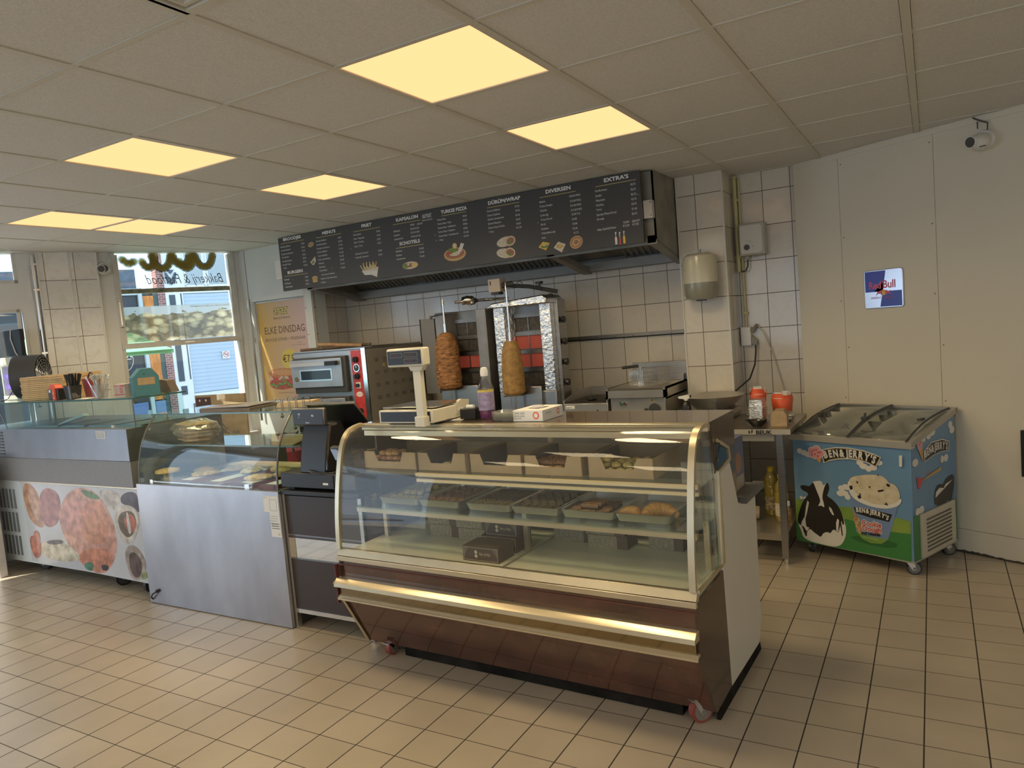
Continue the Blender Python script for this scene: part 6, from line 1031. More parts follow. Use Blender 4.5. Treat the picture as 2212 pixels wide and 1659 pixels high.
for z in (.73,.56,.40,.24):
    b=B(); b.cyl((.285,.10,z),(.295,.10,z),.012,n=10); b.cyl((.295,.10,z),(.315,.10,z),.026,n=8); b.build('knob',BLACK,G2)
b=B(); b.box(-.205,-.10,-.14,-.05,.985,1.085); b.box(-.19,-.12,-.13,-.06,.965,.985,1); b.box(-.19,-.18,-.142,-.14,1.04,1.07,1); b.build('motor_head',[mat('beige_motor',(.45,.38,.31),.5),BLACK],G2,bevel=.003)
b=B(); b.tube([(-.08,-.09,1.03),(.05,.05,1.01),(.25,.15,.95)],.016,8); b.cyl((-.11,-.10,1.03),(-.03,-.06,1.04),.022,n=12); b.tube([(.03+.022*math.cos(a),-.06,1.03+.022*math.sin(a)) for a in (2*math.pi*i/12 for i in range(12))],.004,6,closed=True); b.build('swing_arm',DARK,G2)
b=B(); b.cyl((.14,.06,.97),(.14,.06,1.02),.008,n=8); b.cyl((.14,.06,1.02),(.14,.06,1.04),.032,n=7); b.build('star_knob',BLACK,G2); b=B(); b.tube([(.22,0,.91),(.25,-.01,.93),(.28,0,.93)],.006); b.build('foil_hook',DARK,G2)
# meat on spits
def meat(name,label,x,y,z0,z1,prf,m,rough,spt):
    t=thing(name,label,'kebab meat',(x,y,z0)); H=z1-z0
    b=B(); n=40; M_=int(H/.010); vs=[]
    for i in range(M_+1):
        f=i/M_; r=0
        for (f0,r0),(f1,r1) in zip(prf,prf[1:]):
            if f0<=f<=f1: r=r0+(r1-r0)*(f-f0)/(f1-f0)
        for j in range(n):
            a=2*math.pi*j/n; k=1+rough*(noise.noise(Vector((math.cos(a)*3+x,math.sin(a)*3,f*H*60)))*.8+noise.noise(Vector((math.cos(a)*9,math.sin(a)*9+x,f*H*110)))*.5)
            vs.append((r*k*math.cos(a),r*k*math.sin(a),f*H))
    b.add(vs,[(i*n+j,i*n+(j+1)%n,(i+1)*n+(j+1)%n,(i+1)*n+j) for i in range(M_) for j in range(n)]+[tuple(range(n))[::-1],tuple(range(M_*n,M_*n+n))],0,True); b.build('meat',m,t)
    b=B(); b.cyl((0,0,-.12),(0,0,spt-z0),.008,n=10); b.cyl((0,0,H-.01),(0,0,H+.07),.014,n=12); b.cyl((0,0,spt-z0),(0,0,spt-z0+.05),.010,.002,n=10); b.build('skewer',STEELB,t)
    b=B(); b.cyl((0,0,-.006),(0,0,0),.09,n=26); b.build('plate',STEELD,t); return t
M1=mat('shaved_kebab',(.46,.22,.08),.6,0,col2=(.17,.075,.03),nscale=22,stretch=(1,1,4),bump=.6,bscale=50)
M2=mat('smooth_kebab',(.40,.24,.075),.65,0,col2=(.26,.145,.05),nscale=30,bump=.35,bscale=70)
meat('kebab_spit','ragged brown shaved kebab cone on the left spit',-3.455,4.93,1.165,1.635,[(0,.060),(.04,.093),(.15,.100),(.5,.098),(.75,.095),(.9,.078),(.97,.055),(1,.03)],M1,.13,1.86)
meat('kebab_spit','smoother tapering kebab cone on the right spit',-2.85,4.93,1.105,1.525,[(0,.07),(.05,.088),(.3,.088),(.5,.086),(.8,.074),(.96,.056),(1,.045)],M2,.03,1.93)
# griddle
GD=thing('griddle','low steel griddle with raised splash edges between kebab grill and fryer','griddle',(-2.47,5.0,.93)); GD.scale=(.85,1,1)
GS=mat('warm_steel',(.50,.47,.42),.32,.85,.08,nscale=4)
b=B(); b.box(0,.43,0,.55,.0,.085); b.build('body',GS,GD,bevel=.004); b=B(); b.prism([(0,.085),(.0,.105),(.25,.16),(.55,.16),(.55,.085)],0,.012,'x'); b.prism([(0,.085),(.0,.105),(.25,.16),(.55,.16),(.55,.085)],.418,.43,'x'); b.box(0,.43,.54,.55,.085,.16); b.build('splash_edge',GS,GD)
b=B(); b.box(.015,.415,.02,.53,.085,.09); b.build('plate',mat('burnt_plate',(.04,.033,.027),.5,.4,.4,nscale=14),GD); b=B(); b.blob((.2,.15,.10),(.05,.03,.012),12,6,.5,6); b.blob((.36,.18,.10),(.04,.03,.012),12,6,.5,6); b.build('burnt_rest',BLACK,GD)
b=B(); b.box(.02,.11,-.001,0,.045,.07); b.text('vvgastro',.018,lambda u,v:(.023+u,-.0015,.05+v),1); b.cyl((.33,-.002,.03),(.33,0,.03),.008,n=10,mi=1); b.build('badge',[PAPER,INK],GD)
# fryer
FY=thing('deep_fryer','stainless deep fryer with tall back plate and a wire basket','fryer',(-2.09,5.0,.93))
b=B(); b.box(0,.42,.02,.58,0,.115); b.build('body',GS,FY,bevel=.004); b=B(); b.box(-.01,.43,.55,.60,0,.335); b.box(-.0,.42,.5,.55,.19,.24); b.build('back_plate',STEEL,FY,bevel=.003)
b=B(); b.prism([(-.02,.12),(-.02,.175),(.0,.19),(.55,.19),(.55,.18),(.03,.175),(.03,.12)],-.015,.435,'x'); b.box(-.015,.0,-.02,.55,.12,.19); b.box(.42,.435,-.02,.55,.12,.19); b.build('top_rim',GS,FY)
b=B(); b.box(.0,.42,.03,.55,.10,.13); b.build('oil_well',mat('dark_oil',(.06,.035,.015),.08),FY)
b=B(); b.cyl((.085,.012,.075),(.085,.02,.075),.013,n=14,mi=1); b.cyl((.115,.012,.075),(.115,.02,.075),.013,n=14,mi=0); b.cyl((.085,.010,.075),(.085,.012,.075),.007,n=10,mi=2); b.cyl((.115,.010,.075),(.115,.012,.075),.007,n=10,mi=3); b.build('indicator',[STEELB,STEELB,mat('green_lamp',(.03,.20,.05),.3),mat('dark_red_lamp',(.15,.04,.03),.3)],FY)
b=B(); b.flat([(.30,.085),(.34,.085),(.32,.118)],.018,'y',0); b.flat([(.315,.09),(.325,.09),(.32,.11)],.0175,'y',1); b.build('warning_sticker',[GOLD,INK],FY)
b=B(); b.cyl((.34,.0,.035),(.34,.02,.035),.04,n=20); b.box(.30,.38,-.008,0,.03,.04); b.cyl((.275,.005,.03),(.275,.02,.03),.012,n=10); b.build('thermostat_knob',DARK,FY)
BT=thing('fryer_basket','chrome wire frying basket with dark handle hanging on the fryer','basket',(-1.97,5.13,1.125))
b=B(); W_,D_,H_=.22,.28,.11
for z in [i*.011 for i in range(10)]: b.tube([(0,0,z),(W_,0,z),(W_,D_,z),(0,D_,z)],.0009,4,closed=True)
for i in range(19):
    x=W_*i/18; b.tube([(x,0,H_),(x,0,0),(x,D_,0),(x,D_,H_)],.0009,4)
for i in range(22):
    y=D_*i/21; b.tube([(0,y,H_),(0,y,0),(W_,y,0),(W_,y,H_)],.0009,4)
b.tube([(0,0,H_),(W_,0,H_),(W_,D_,H_),(0,D_,H_)],.003,6,closed=True); b.build('wire_mesh',STEELB,BT)
b=B(); 
for dx in (-.012,.0,.012,.024): b.tube([(.08+dx,-.003,-.01),(.08+dx,-.003,H_),(.08+dx,-.006,H_+.03),(.06+dx*.4,-.02,H_+.035)],.0022,6)
b.build('handle_rods',STEELB,BT); b=B(); b.tube([(.08,-.01,H_+.035),(-.03,-.06,H_+.03)],.011,10); b.build('handle',BLACK,BT)
# wall bar
b=B(); b.box(-2.735,-1.70,5.672,5.70,1.468,1.475); b.box(-2.735,-1.70,5.672,5.676,1.468,1.500); b.box(-2.735,-1.70,5.676,5.70,1.497,1.503)
for k in range(6): b.cyl((-2.6+.16*k,5.670,1.484),(-2.6+.16*k,5.672,1.484),.004,n=8,mi=1)
tag(b.build('wall_rail',[mat('rail_steel',(.28,.26,.23),.4,.8),BLACK]),'perforated steel rail screwed along the tiles above griddle and fryer','rail')
# scuttle bowl
t=thing('steel_bowl','wide brushed steel bowl on a small leg beside the pillar','bowl',(-1.37,5.17,.9305)); b=B(); b.lathe([(.09,.0),(.12,.01),(.215,.10),(.22,.105),(.21,.103),(.115,.016)],n=36,caps=True); b.build('bowl',mat('bowl_steel',(.58,.56,.52),.36,.85,.1,nscale=6),t); b=B(); b.box(.055,.07,-.20,-.185,.0,.085); b.box(-.09,.09,-.09,.09,-.0,.004); b.build('stand',STEELB,t)
t=thing('spray_bottle','small spray bottle with white trigger head in front of the steel bowl','bottle',(-1.50,4.955,.9305)); b=B(); b.lathe([(.03,0),(.032,.05),(.022,.085),(.013,.095)],n=16); b.build('bottle',mat('black_bottle',(.02,.018,.016),.2),t); b=B(); b.prism([(-.055,.125),(.02,.135),(.03,.115),(.01,.10),(-.03,.108),(-.05,.11)],-.011,.011,'y'); b.cyl((0,0,.09),(0,0,.11),.012,n=12); b.build('trigger_head',WHITE,t,bevel=.002); b=B(); b.cyl((.03,0,.125),(.035,0,.125),.010,n=10); b.build('nozzle',BLACK,t)
# ---- on the pillar and recess wall
t=thing('paper_dispenser','rounded cream paper roll dispenser with grey lower half on the tiled pillar','dispenser',(-1.436,5.28,1.715))
b=B(); b.lathe([(.07,0),(.105,.01),(.118,.04),(.119,.12)],n=30); b.build('lower_shell',mat('smoky_grey_shell',(.26,.25,.19),.2),t); b=B(); b.lathe([(.119,.12),(.119,.27),(.112,.31),(.08,.33),(.0,.335)],n=30,caps=False); b.build('upper_shell',mat('cream_shell',(.56,.52,.38),.15),t)
b=B(); b.box(-.03,.03,-.03,.03,-.008,.0); b.build('paper_outlet',DARK,t); b=B(); b.box(-.01,.01,.0,.02,.335,.36); b.build('top_clip',STEELD,t); b=B(); b.box(-.08,.08,.09,.12,.03,.31); b.build('back_plate',CREAM,t)
t=thing('isolator_box','grey wall switch box with a round black knob on the recess tiles','switch box',(-1.13,5.72,2.01))
BX=mat('grey_box_plastic',(.42,.40,.35),.35)
b=B(); b.box(-.09,.09,-.12,0,0,.235); b.build('box',BX,t,bevel=.008); b=B(); b.prism(rrect(-.083,.078,.012,.222,.025),-.130,-.12,'y'); b.build('lid',mat('lid_plastic',(.50,.48,.43),.3),t,bevel=.003); b=B(); b.cyl((-.035,-.135,.06),(-.035,-.130,.06),.021,n=22); b.box(-.038,-.032,-.142,-.135,.042,.078); b.build('knob',BLACK,t); b=B(); b.text('1 - 0',.016,lambda u,v:(-.04+u,-.1305,.10+v)); b.text('2',.014,lambda u,v:(.0+u,-.1305,.085+v)); b.cyl((.005,-.131,.065),(.005,-.13,.065),.003,n=8); b.build('print',INK,t)
b=B(); b.cyl((-.05,-.05,-.02),(-.05,-.05,0),.012,n=10); b.cyl((-.01,-.05,-.012),(-.01,-.05,0),.012,n=10); b.build('cable_gland',BX,t)
PVC=mat('yellowed_conduit',(.50,.45,.22),.4)
b=B(); b.cyl((-1.245,5.66,1.90),(-1.245,5.66,2.60),.014,n=12); 
for z in (2.0,2.42): b.box(-1.265,-1.225,5.655,5.72,z,z+.02)
tag(b.build('conduit',PVC),'thick yellowed conduit running from the ceiling beside the switch box','conduit')
b=B(); b.cyl((-1.225,5.70,1.49),(-1.225,5.70,2.60),.010,n=12); b.box(-1.245,-1.205,5.69,5.72,1.58,1.60); tag(b.build('conduit',PVC),'thinner yellowed conduit reaching down to the wall socket','conduit')
b=B(); b.tube([(-1.18,5.67,1.99),(-1.18,5.665,1.94),(-1.195,5.66,1.905),(-1.22,5.66,1.90),(-1.245,5.66,1.915)],.006); tag(b.build('cable',DARK),'short grey cable looping from the switch box into the conduit','cable')
t=thing('wall_socket','white double wall socket with two plugs on the recess tiles','socket',(-1.235,5.72,1.345)); b=B(); b.box(-.03,.045,-.045,0,0,.14); b.build('housing',WHITE,t,bevel=.004); b=B(); b.prism([(0,0),(.03,-.01),(.05,.04),(.015,.07)],-.05,-.02,'y'); b.M=Matrix.Translation((.045,0,0)); 
b=B(); b.prism([(.045,.015),(.085,.0),(.09,.035),(.055,.075)],-.055,-.02,'y'); b.build('grey_plug',mat('plug_grey',(.25,.24,.21),.5),t); b=B(); b.prism([(.04,.11),(.085,.16),(.10,.15),(.06,.09)],-.055,-.02,'y'); b.build('brown_plug',mat('plug_taupe',(.20,.18,.14),.5),t)
b=B(); b.tube([(-1.16,5.68,1.35),(-1.16,5.67,1.29),(-1.17,5.66,1.20),(-1.20,5.6,1.10),(-1.28,5.42,1.02)],.006); tag(b.build('cable',BLACK),'black cable hanging from the lower plug down behind the steel bowl','cable')
b=B(); b.tube([(-1.14,5.68,1.49),(-1.10,5.68,1.44),(-1.05,5.69,1.30),(-1.0,5.69,1.10),(-.96,5.69,.90)],.004); tag(b.build('cable',mat('pale_cable',(.45,.42,.33),.5)),'thin pale cable hanging from the upper plug along the recess tiles','cable')

# ================================================================ STEEL TABLE
T=thing('steel_table','stainless work table with a lower shelf beside the freezer','table',(0,0,0))
b=B(); b.box(-1.225,-.78,4.68,5.36,.835,.868); b.build('table_top',mat('worn_table_steel',(.34,.31,.26),.30,.9,.12,nscale=5),T,bevel=.003)
b=B(); b.box(-1.225,-.78,4.675,4.68,.835,.868); b.box(-1.20,-.885,4.72,4.73,.785,.825); b.build('front_apron',mat('pale_apron',(.55,.50,.40),.4,.5),T)
for x in (-1.21,-.87):
    for y in (4.69,5.30):
        b=B(); b.box(x,x+.04,y,y+.04,.04,.835); l=b.build('leg',STEEL,T); b=B(); b.cyl((x+.02,y+.02,0),(x+.02,y+.02,.04),.014,n=10); b.build('foot',STEELB,l)
b=B(); b.box(-1.20,-.84,4.70,5.33,.185,.20); b.box(-1.20,-.84,4.695,4.70,.155,.20); b.build('lower_shelf',GS,T)
LTM=Matrix.Identity(4)
b=B(); b.text('BEUK',.034,lambda u,v:(-.985+u,4.674,.838+v),0,bold=.0015,sx=1.15); b.flat([(-1.03,.842),(-1.02,.842),(-1.02,.864),(-1.025,.858),(-1.03,.864)],4.674,'y'); b.flat([(-1.015,.842),(-1.003,.85),(-1.003,.866),(-1.011,.866)],4.674,'y'); b.build('maker_mark',INK,T)
ZB=.8685
rs=random.Random(4)
FO=mat('foil_tray_metal',(.70,.68,.62),.25,1,.1,nscale=30,bump=.6,bscale=50)
for k in range(10):
    b=B(); o_=rrect(-.058,.058,-.08,.08,.012); i_=rrect(-.045,.045,-.065,.065,.01); n=len(o_)
    b.add([(p[0],p[1],0) for p in o_]+[(p[0],p[1],.0) for p in i_]+[(p[0]*.92,p[1]*.94,.045) for p in i_],[(i,(i+1)%n,(i+1)%n+n,i+n) for i in range(n)]+[(i+n,(i+1)%n+n,(i+1)%n+2*n,i+2*n) for i in range(n)]+[tuple(range(2*n,3*n))])
    o=b.build('foil_tray',FO); o.location=(-1.03+rs.uniform(-.002,.002),4.98+rs.uniform(-.002,.002),ZB+.012*k+.001); sd=o.modifiers.new('t','SOLIDIFY'); sd.thickness=.0008; tag(o,'aluminium foil tray in the upturned stack on the steel table','foil tray','stack of foil trays')
b=B(); prf_=[(.0,.0),(.025,.0),(.045,.025),(.053,.042),(.050,.042),(.042,.028),(.02,.006)]; b.lathe(prf_,n=20,sx=1.25,sy=.8,caps=False); b.prism([(-.07,.035),(-.055,.035),(-.05,.048),(-.07,.044)],-.015,.015,'y'); o=b.build('sauce_bowl',mat('black_bowl',(.020,.018,.015),.25)); o.location=(-1.0,4.80,ZB); tag(o,'small black plastic bowl in front of the foil tray stack','bowl')
b=B(); b.prism([(0,0),(.095,0),(.095,.075),(.075,.10),(.02,.10),(0,.075)],0,.12,'y'); o=b.build('kraft_box',KRAFT); o.location=(-.91,4.78,ZB); o.rotation_euler=(0,0,.06); tag(o,'plain kraft takeaway box standing at the front of the steel table','box')
def redcup(x,y,rz,label,hh):
    t=thing('fries_carton',label,'carton',(x,y,ZB),rz)
    b=B(); T1,T2=.038,.052
    for a in range(4):
        M_=Matrix.Rotation(a*math.pi/2,4,'Z'); b.M=M_; top=hh*(1 if a in (0,2) else .93)
        b.add([(-T1,-T1,0),(T1,-T1,0),(T2,-T2,hh*.78),(T2*.6,-T2-.004,top),(-T2*.6,-T2-.004,top),(-T2,-T2,hh*.78)],[(0,1,2,3,4,5)])
    o=b.build('carton_wall',RED,t); sd=o.modifiers.new('t','SOLIDIFY'); sd.thickness=.002
    b=B()
    for a in range(4):
        b.M=Matrix.Rotation(a*math.pi/2,4,'Z'); b.add([(-T2*.55,-T2-.001,hh*.80),(T2*.55,-T2-.001,hh*.80),(T2*.5,-T2+.004,hh*1.04),(-T2*.5,-T2+.004,hh*1.04)],[(0,1,2,3)])
    b.build('white_flaps',PAPER,t)
    b=B(); b.text('Carl',.022,lambda u,v:(T1+.012,-.02+u,.03+v)); b.build('print',mat('dark_red_print',(.25,.03,.02),.5),t)
redcup(-1.07,5.22,.25,'taller red fries carton behind the foil tray stack',.20); redcup(-.895,5.12,-.35,'red fries carton at the right, behind the kraft box',.175)
b=B(); b.blob((0,0,.03),(.045,.04,.032),14,9,.45,4,flatb=.9); o=b.build('foil_ball',FO); o.location=(-.85,5.03,ZB); tag(o,'crumpled foil beside the right red carton','foil')
ZL=.2005
OIL=mat('sunflower_oil',(.33,.25,.05),.06,spec=.8)
def oil(x,y,label,h,r,lm):
    t=thing('oil_bottle',label,'bottle',(x,y,ZL)); b=B(); b.lathe([(r*.9,0),(r,.01),(r,h*.6),(r*.93,h*.62),(r,h*.64),(r*.9,h*.78),(r*.45,h*.90),(r*.4,h*.93)],n=20); b.build('bottle',OIL,t)
    b=B(); b.lathe([(r*1.02,h*.12),(r*1.02,h*.40)],n=20,caps=False); b.build('label',lm,t); b=B(); b.cyl((0,0,h*.92),(0,0,h),r*.48,n=16); b.build('cap',mat('yellow_cap',(.70,.52,.03),.4),t)
oil(-1.00,5.14,'taller oil bottle with a yellow cap on the lower shelf of the table',.33,.048,mat('photo_label',(.42,.33,.20),.6,0,.5,nscale=50)); oil(-.91,5.0,'oil bottle with a white label in front, beside the table leg',.31,.045,mat('cream_label',(.62,.56,.42),.6,0,.15,nscale=80))
t=thing('sauce_jar','brown sauce jar behind the right table leg','jar',(-.80,4.93,ZL),0); t.location=(-.865,4.90,ZL); b=B(); b.lathe([(.03,0),(.033,.01),(.033,.10),(.02,.13)],n=16); b.build('jar',mat('spice_brown',(.22,.13,.05),.4,0,.5,nscale=60),t); b=B(); b.cyl((0,0,.13),(0,0,.155),.022,n=14); b.build('lid',WHITE,t)
t=thing('lying_jar','clear plastic tub lying on its side on the lower shelf','tub',(-1.13,4.98,ZL)); b=B(); b.cyl((-.05,0,.052),(.07,.02,.045),.052,.042,n=20); b.build('tub',mat('milky_tub',(.42,.34,.22),.3),t); b=B(); b.cyl((-.065,0,.053),(-.05,0,.053),.053,n=20); b.build('lid',WHITE,t)
# ================================================================ FREEZER
FZ=thing('ice_cream_freezer','chest ice cream freezer with sliding glass lids and blue sky cow print','freezer',(-.137,4.66,0),R(-24))
SKY=mat('print_sky',(.105,.22,.37),.28,0,col2=(.16,.29,.43),nscale=1.2); 
b=B(); b.prism([(0,.095),(0,.76),(.56,.878),(.56,.095)],-.748,0,'x'); b.build('cabinet',SKY,FZ,bevel=.004)
LR=mat('grey_rim',(.42,.40,.36),.35,.5)
b=B(); b.prism([(-.012,.755),(-.012,.79),(.03,.795),(.03,.76)],-.760,.012,'x'); b.build('front_rim',mat('bright_rim',(.62,.59,.52),.3,.6),FZ)
b=B()
for x0,x1 in ((-.760,-.735),(-.012,.014)): b.prism([(-.01,.765),(-.01,.792),(.05,.81),(.57,.918),(.57,.885),(.56,.883)],x0,x1,'x')
b.box(-.76,.014,.555,.58,.87,.918); b.build('side_rim',LR,FZ)
lidp=[(.005,.795),(.10,.832),(.22,.872),(.34,.895),(.45,.908),(.555,.914)]
GL=glass('freezer_glass',(.80,.82,.80),.09,.06,(.6,.6,.56))
for x0,x1,dz in ((-.735,-.36,.0),(-.385,-.015,-.008)):
    b=B()
    for (y0,z0),(y1,z1) in zip(lidp,lidp[1:]): b.add([(x0,y0,z0+dz),(x1,y0,z0+dz),(x1,y1,z1+dz),(x0,y1,z1+dz)],[(0,1,2,3)],0,True)
    o=b.build('sliding_lid',GL,FZ); sd=o.modifiers.new('t','SOLIDIFY'); sd.thickness=.004
b=B(); b.tube([(-.372,p[0],p[1]+.004) for p in lidp],.009,8); b.tube([(-.73,p[0],p[1]+.003) for p in lidp],.004,8); b.tube([(-.025,p[0],p[1]+.001) for p in lidp],.006,8); b.build('lid_frame',DARK,FZ)
b=B(); b.box(-.39,-.355,.20,.235,.872,.892); b.cyl((-.372,.22,.885),(-.372,.22,.915),.007,n=10); b.box(-.72,-.695,.26,.30,.885,.896); b.box(-.07,-.045,.24,.29,.880,.892); b.build('lid_handle',DARK,FZ)
b=B(); b.prism([(.01,.770),(.55,.8875),(.55,.8895),(.01,.774)],-.735,-.015,'x',0); b.build('frosted_inside',[mat('frosted_grey',(.36,.36,.33),.6,0,.15,nscale=6),WHITE],FZ)
MT=mat('plate_metal',(.40,.38,.33),.5,.5)
AF=ART['fr']; BKI=mat('print_black',(.018,.016,.013),.3); WHI=mat('print_white',(.66,.63,.56),.3); GR1=mat('print_lime',(.30,.36,.07),.3,0,col2=(.14,.27,.05),nscale=2); GR2=mat('print_green',(.045,.19,.05),.3); GR3=mat('print_deep_green',(.025,.12,.035),.3)
CUPB=mat('print_cup_blue',(.16,.24,.40),.3); CRM=mat('print_cream',(.62,.55,.40),.35,0,col2=(.50,.42,.28),nscale=22); YEL=mat('print_gold',(.50,.33,.08),.3); PNK=mat('print_pink',(.60,.30,.31),.3); CRD=mat('print_red',(.48,.06,.06),.3); ORG=mat('print_orange',(.55,.30,.06),.3); DGH=mat('print_dough',(.40,.26,.12),.4,0,.4,nscale=60)
FM_=[SKY,BKI,WHI,GR1,GR2,GR3,CUPB,CRM,YEL,PNK,CRD,ORG,DGH]
class Art:
    def __init__(s,fn,step=.00012,y0=-.0008): s.b=B(); s.y=y0; s.st=step; s.fn=fn
    def p(s,pts,mi,sm=False):
        if sm: pts=smooth2(pts)
        s.y-=s.st; s.b.add([s.fn(q[0],q[1],s.y) for q in pts],[tuple(range(len(pts)))],mi)
    def t(s,txt,size,f2,mi,sx=1,bold=0):
        s.y-=s.st; y=s.y; s.b.text(txt,size,lambda u,v:s.fn(*f2(u,v),y),mi,sx,bold)
def arctext(A,txt,size,pts,mi,bold):
    """letters along a quadratic curve through three points, fitted to its length"""
    (x0,z0),(xm,zm),(x1,z1)=pts
    def q(t): return ((1-t)*(1-2*t)*x0+4*t*(1-t)*xm+t*(2*t-1)*x1,(1-t)*(1-2*t)*z0+4*t*(1-t)*zm+t*(2*t-1)*z1)
    ws=[twidth(c,size,bold)+size*.09 for c in txt]; tot=sum(ws); L_=math.hypot(x1-x0,z1-z0); k=L_/tot; acc=0
    for c,w_ in zip(txt,ws):
        t0=(acc)/tot; t1=(acc+w_)/tot; acc+=w_; a=q(t0); bb=q(t1); d=Vector((bb[0]-a[0],bb[1]-a[1])).normalized(); vs,_=glyphs(c,size,bold); mnx=min(v[0] for v in vs)
        A.t(c,size,lambda u,v,a=a,d=d,mnx=mnx:(a[0]+d.x*(u-mnx*k)-d.y*v,a[1]+d.y*(u-mnx*k)+d.x*v),mi,k,bold)
A=Art(lambda x,z,y:(x,y,z))
def clouds(A,pts,r,mi=2):
    for k,(x,z) in enumerate(pts): A.p(circ(x,z,r*(.8+.4*((k*7)%5)/4),16,r*.75),mi)
clouds(A,ART['frcloud'][:13],.024); clouds(A,ART['frcloud'][13:15],.014); clouds(A,ART['frcloud'][15:17],.014)
A.p(AF['hill'],3); A.p(AF['hill2'],4); A.p([(-.75,.099),(-.02,.099),(-.02,.16),(-.35,.15),(-.75,.12)],4)
A.p(AF['cow'],2,True); A.p(AF['cowblk'],1,True)
for k in ('cw1','cw2','cw3'): A.p(AF[k],2)
for k in ('cb1','cb2'): A.p(AF[k],1)
A.p(AF['shadow'],5); clouds(A,ART['frcloud'][17:],.012)
A.p(AF['cup'],6); A.p(AF['green'],3); A.p(AF['dec'],12); A.p(AF['cream'],7,True); A.p(AF['rim'],2,True)
for k in range(1,10): A.p(AF['c%d'%k],1)
A.p(AF['banner2'],1); 
s3=[AF['t2'][0],AF['t2'][2],AF['t2'][1]]; arctext(A,"BEN&JERRY'S",.038,s3,2,.0018)
def seg(k): (x0,z0),(x1,z1)=AF[k][:2]; return x0,z0,x1,z1
for k,tx,mi,sz,bo in (('cook','Cookie',2,.045,.005),('dough','Dough',2,.045,.005),('cook','Cookie',10,.045,.0012),('dough','Dough',10,.045,.0012),('ice','ICE CREAM',1,.020,.0012),('sm','vanilla ice cream with cookie dough',2,.009,0)):
    x0,z0,x1,z1=seg(k); d=Vector((x1-x0,z1-z0)); w_=twidth(tx,sz,.0012); d.normalize(); kx=(x1-x0)/w_; A.t(tx,sz,lambda u,v,x0=x0,z0=z0,d=d:(x0+d.x*u-d.y*v,z0+d.y*u+d.x*v),mi,kx,bo)
def grow(pts,g):
    cx=sum(p[0] for p in pts)/len(pts); cz=sum(p[1] for p in pts)/len(pts); return [(cx+(x-cx)*(1+g*.4),cz+(z-cz)*(1+g)) for x,z in pts]
A.p(AF['banner'],2); 
def shrink(pts,d):
    cx=sum(p[0] for p in pts)/len(pts); n=len(pts)//2; out=[]
    for i,p in enumerate(pts):
        a=pts[i-1]; c=pts[(i+1)%len(pts)]; t=Vector((c[0]-a[0],c[1]-a[1])).normalized(); out.append((p[0]+t.y*d,p[1]-t.x*d))
    return out
A.p(shrink(AF['banner'],.006),1); A.p(shrink(AF['banner'],.009),8); A.p(shrink(AF['banner'],.0105),1)
p0=AF['t1a'][0]; p2=AF['t1a'][1]; pm=AF['t1b'][0]; arctext(A,"BEN&JERRY'S",.062,[p0,pm,p2],2,.0030)
cc=AF['cone']; A.p(cc,11); x,z=cc[1]
for k,(dx,dz,r) in enumerate([(-.030,.032,.024),(.002,.045,.024),(.028,.025,.022),(-.012,.012,.026),(.012,.008,.022),(-.035,.008,.016)]): A.p(circ(x+dx-.004,z+dz,r+.004,16),2)
A.p([cc[0],cc[1],cc[2],cc[3]],11)
for k,(dx,dz,r) in enumerate([(-.030,.032,.024),(.002,.045,.024),(.028,.025,.022),(-.012,.012,.026),(.012,.008,.022),(-.035,.008,.016)]): A.p(circ(x+dx-.004,z+dz,r,16),9)
for dx,dz in ((-.03,.03),(.0,.045),(.026,.03),(-.01,.015),(.012,.028),(-.015,.04),(-.03,.01),(.01,.004)): A.p(circ(x+dx-.004,z+dz,.006,10),10)
A.p(AF['label'],2); 
A.b.build('front_print',FM_,FZ)
A2=Art(lambda y,z,x:(-x-.0002+.0006,y,z)); AS=ART['fs']
clouds(A2,AS['cl'],.03); A2.p(AS['hill'],4); A2.p(AS['cow'],1,True); A2.p([(x*.9+.04,z*.6+.17) for x,z in AS['cow'][:6]],2); A2.p(AS['plane'],10); A2.p(AS['bt'],8)
A2.t('Peace, Love',.022,lambda u,v:(AS['bt'][0][0]+.03+u,AS['bt'][0][1]+.012+v+.1*u),10,.8)
A2.p(AS['banner'],2); A2.p(grow(AS['banner'],-.12),1); (x0,z0),(x1,z1)=AS['txt']; arctext(A2,"BEN&JERRY'S",.06,[(x0,z0),((x0+x1)/2,(z0+z1)/2+.022),(x1,z1)],2,.0025)
(x0,z0),(x1,z1)=AS['cone']; A2.p([(x0,z0-.02),(x0+.05,z0-.01),(x1+.0,z1)],11); A2.p(circ(x0+.02,z0+.01,.035,18),9); A2.p(circ(x0+.015,z0+.01,.006,8),10); A2.p(circ(x0+.03,z0+.02,.006,8),10)
A2.b.build('side_print',FM_,FZ)
b=B(); b.box(0,.014,.075,.505,.10,.36,0)
for k in range(9): b.prism([(.13,.128+.023*k),(.44,.128+.023*k),(.44,.138+.023*k),(.13,.138+.023*k)],.0142,.019,'x',1)
b.build('vent_cover',[mat('cream_vent',(.50,.46,.36),.5),mat('vent_gap',(.13,.11,.08),.7)],FZ,bevel=.002)
b=B(); b.box(-.75,.002,-.003,.562,.085,.097); b.build('base_rim',MT,FZ)
for x,y,a in ((-.05,.05,.5),(-.68,.06,2.2),(-.05,.50,1.0),(-.68,.50,.2)): caster(FZ,x,y,.04,.024,.085,[RUBBER,STEELD],a,STEELB)
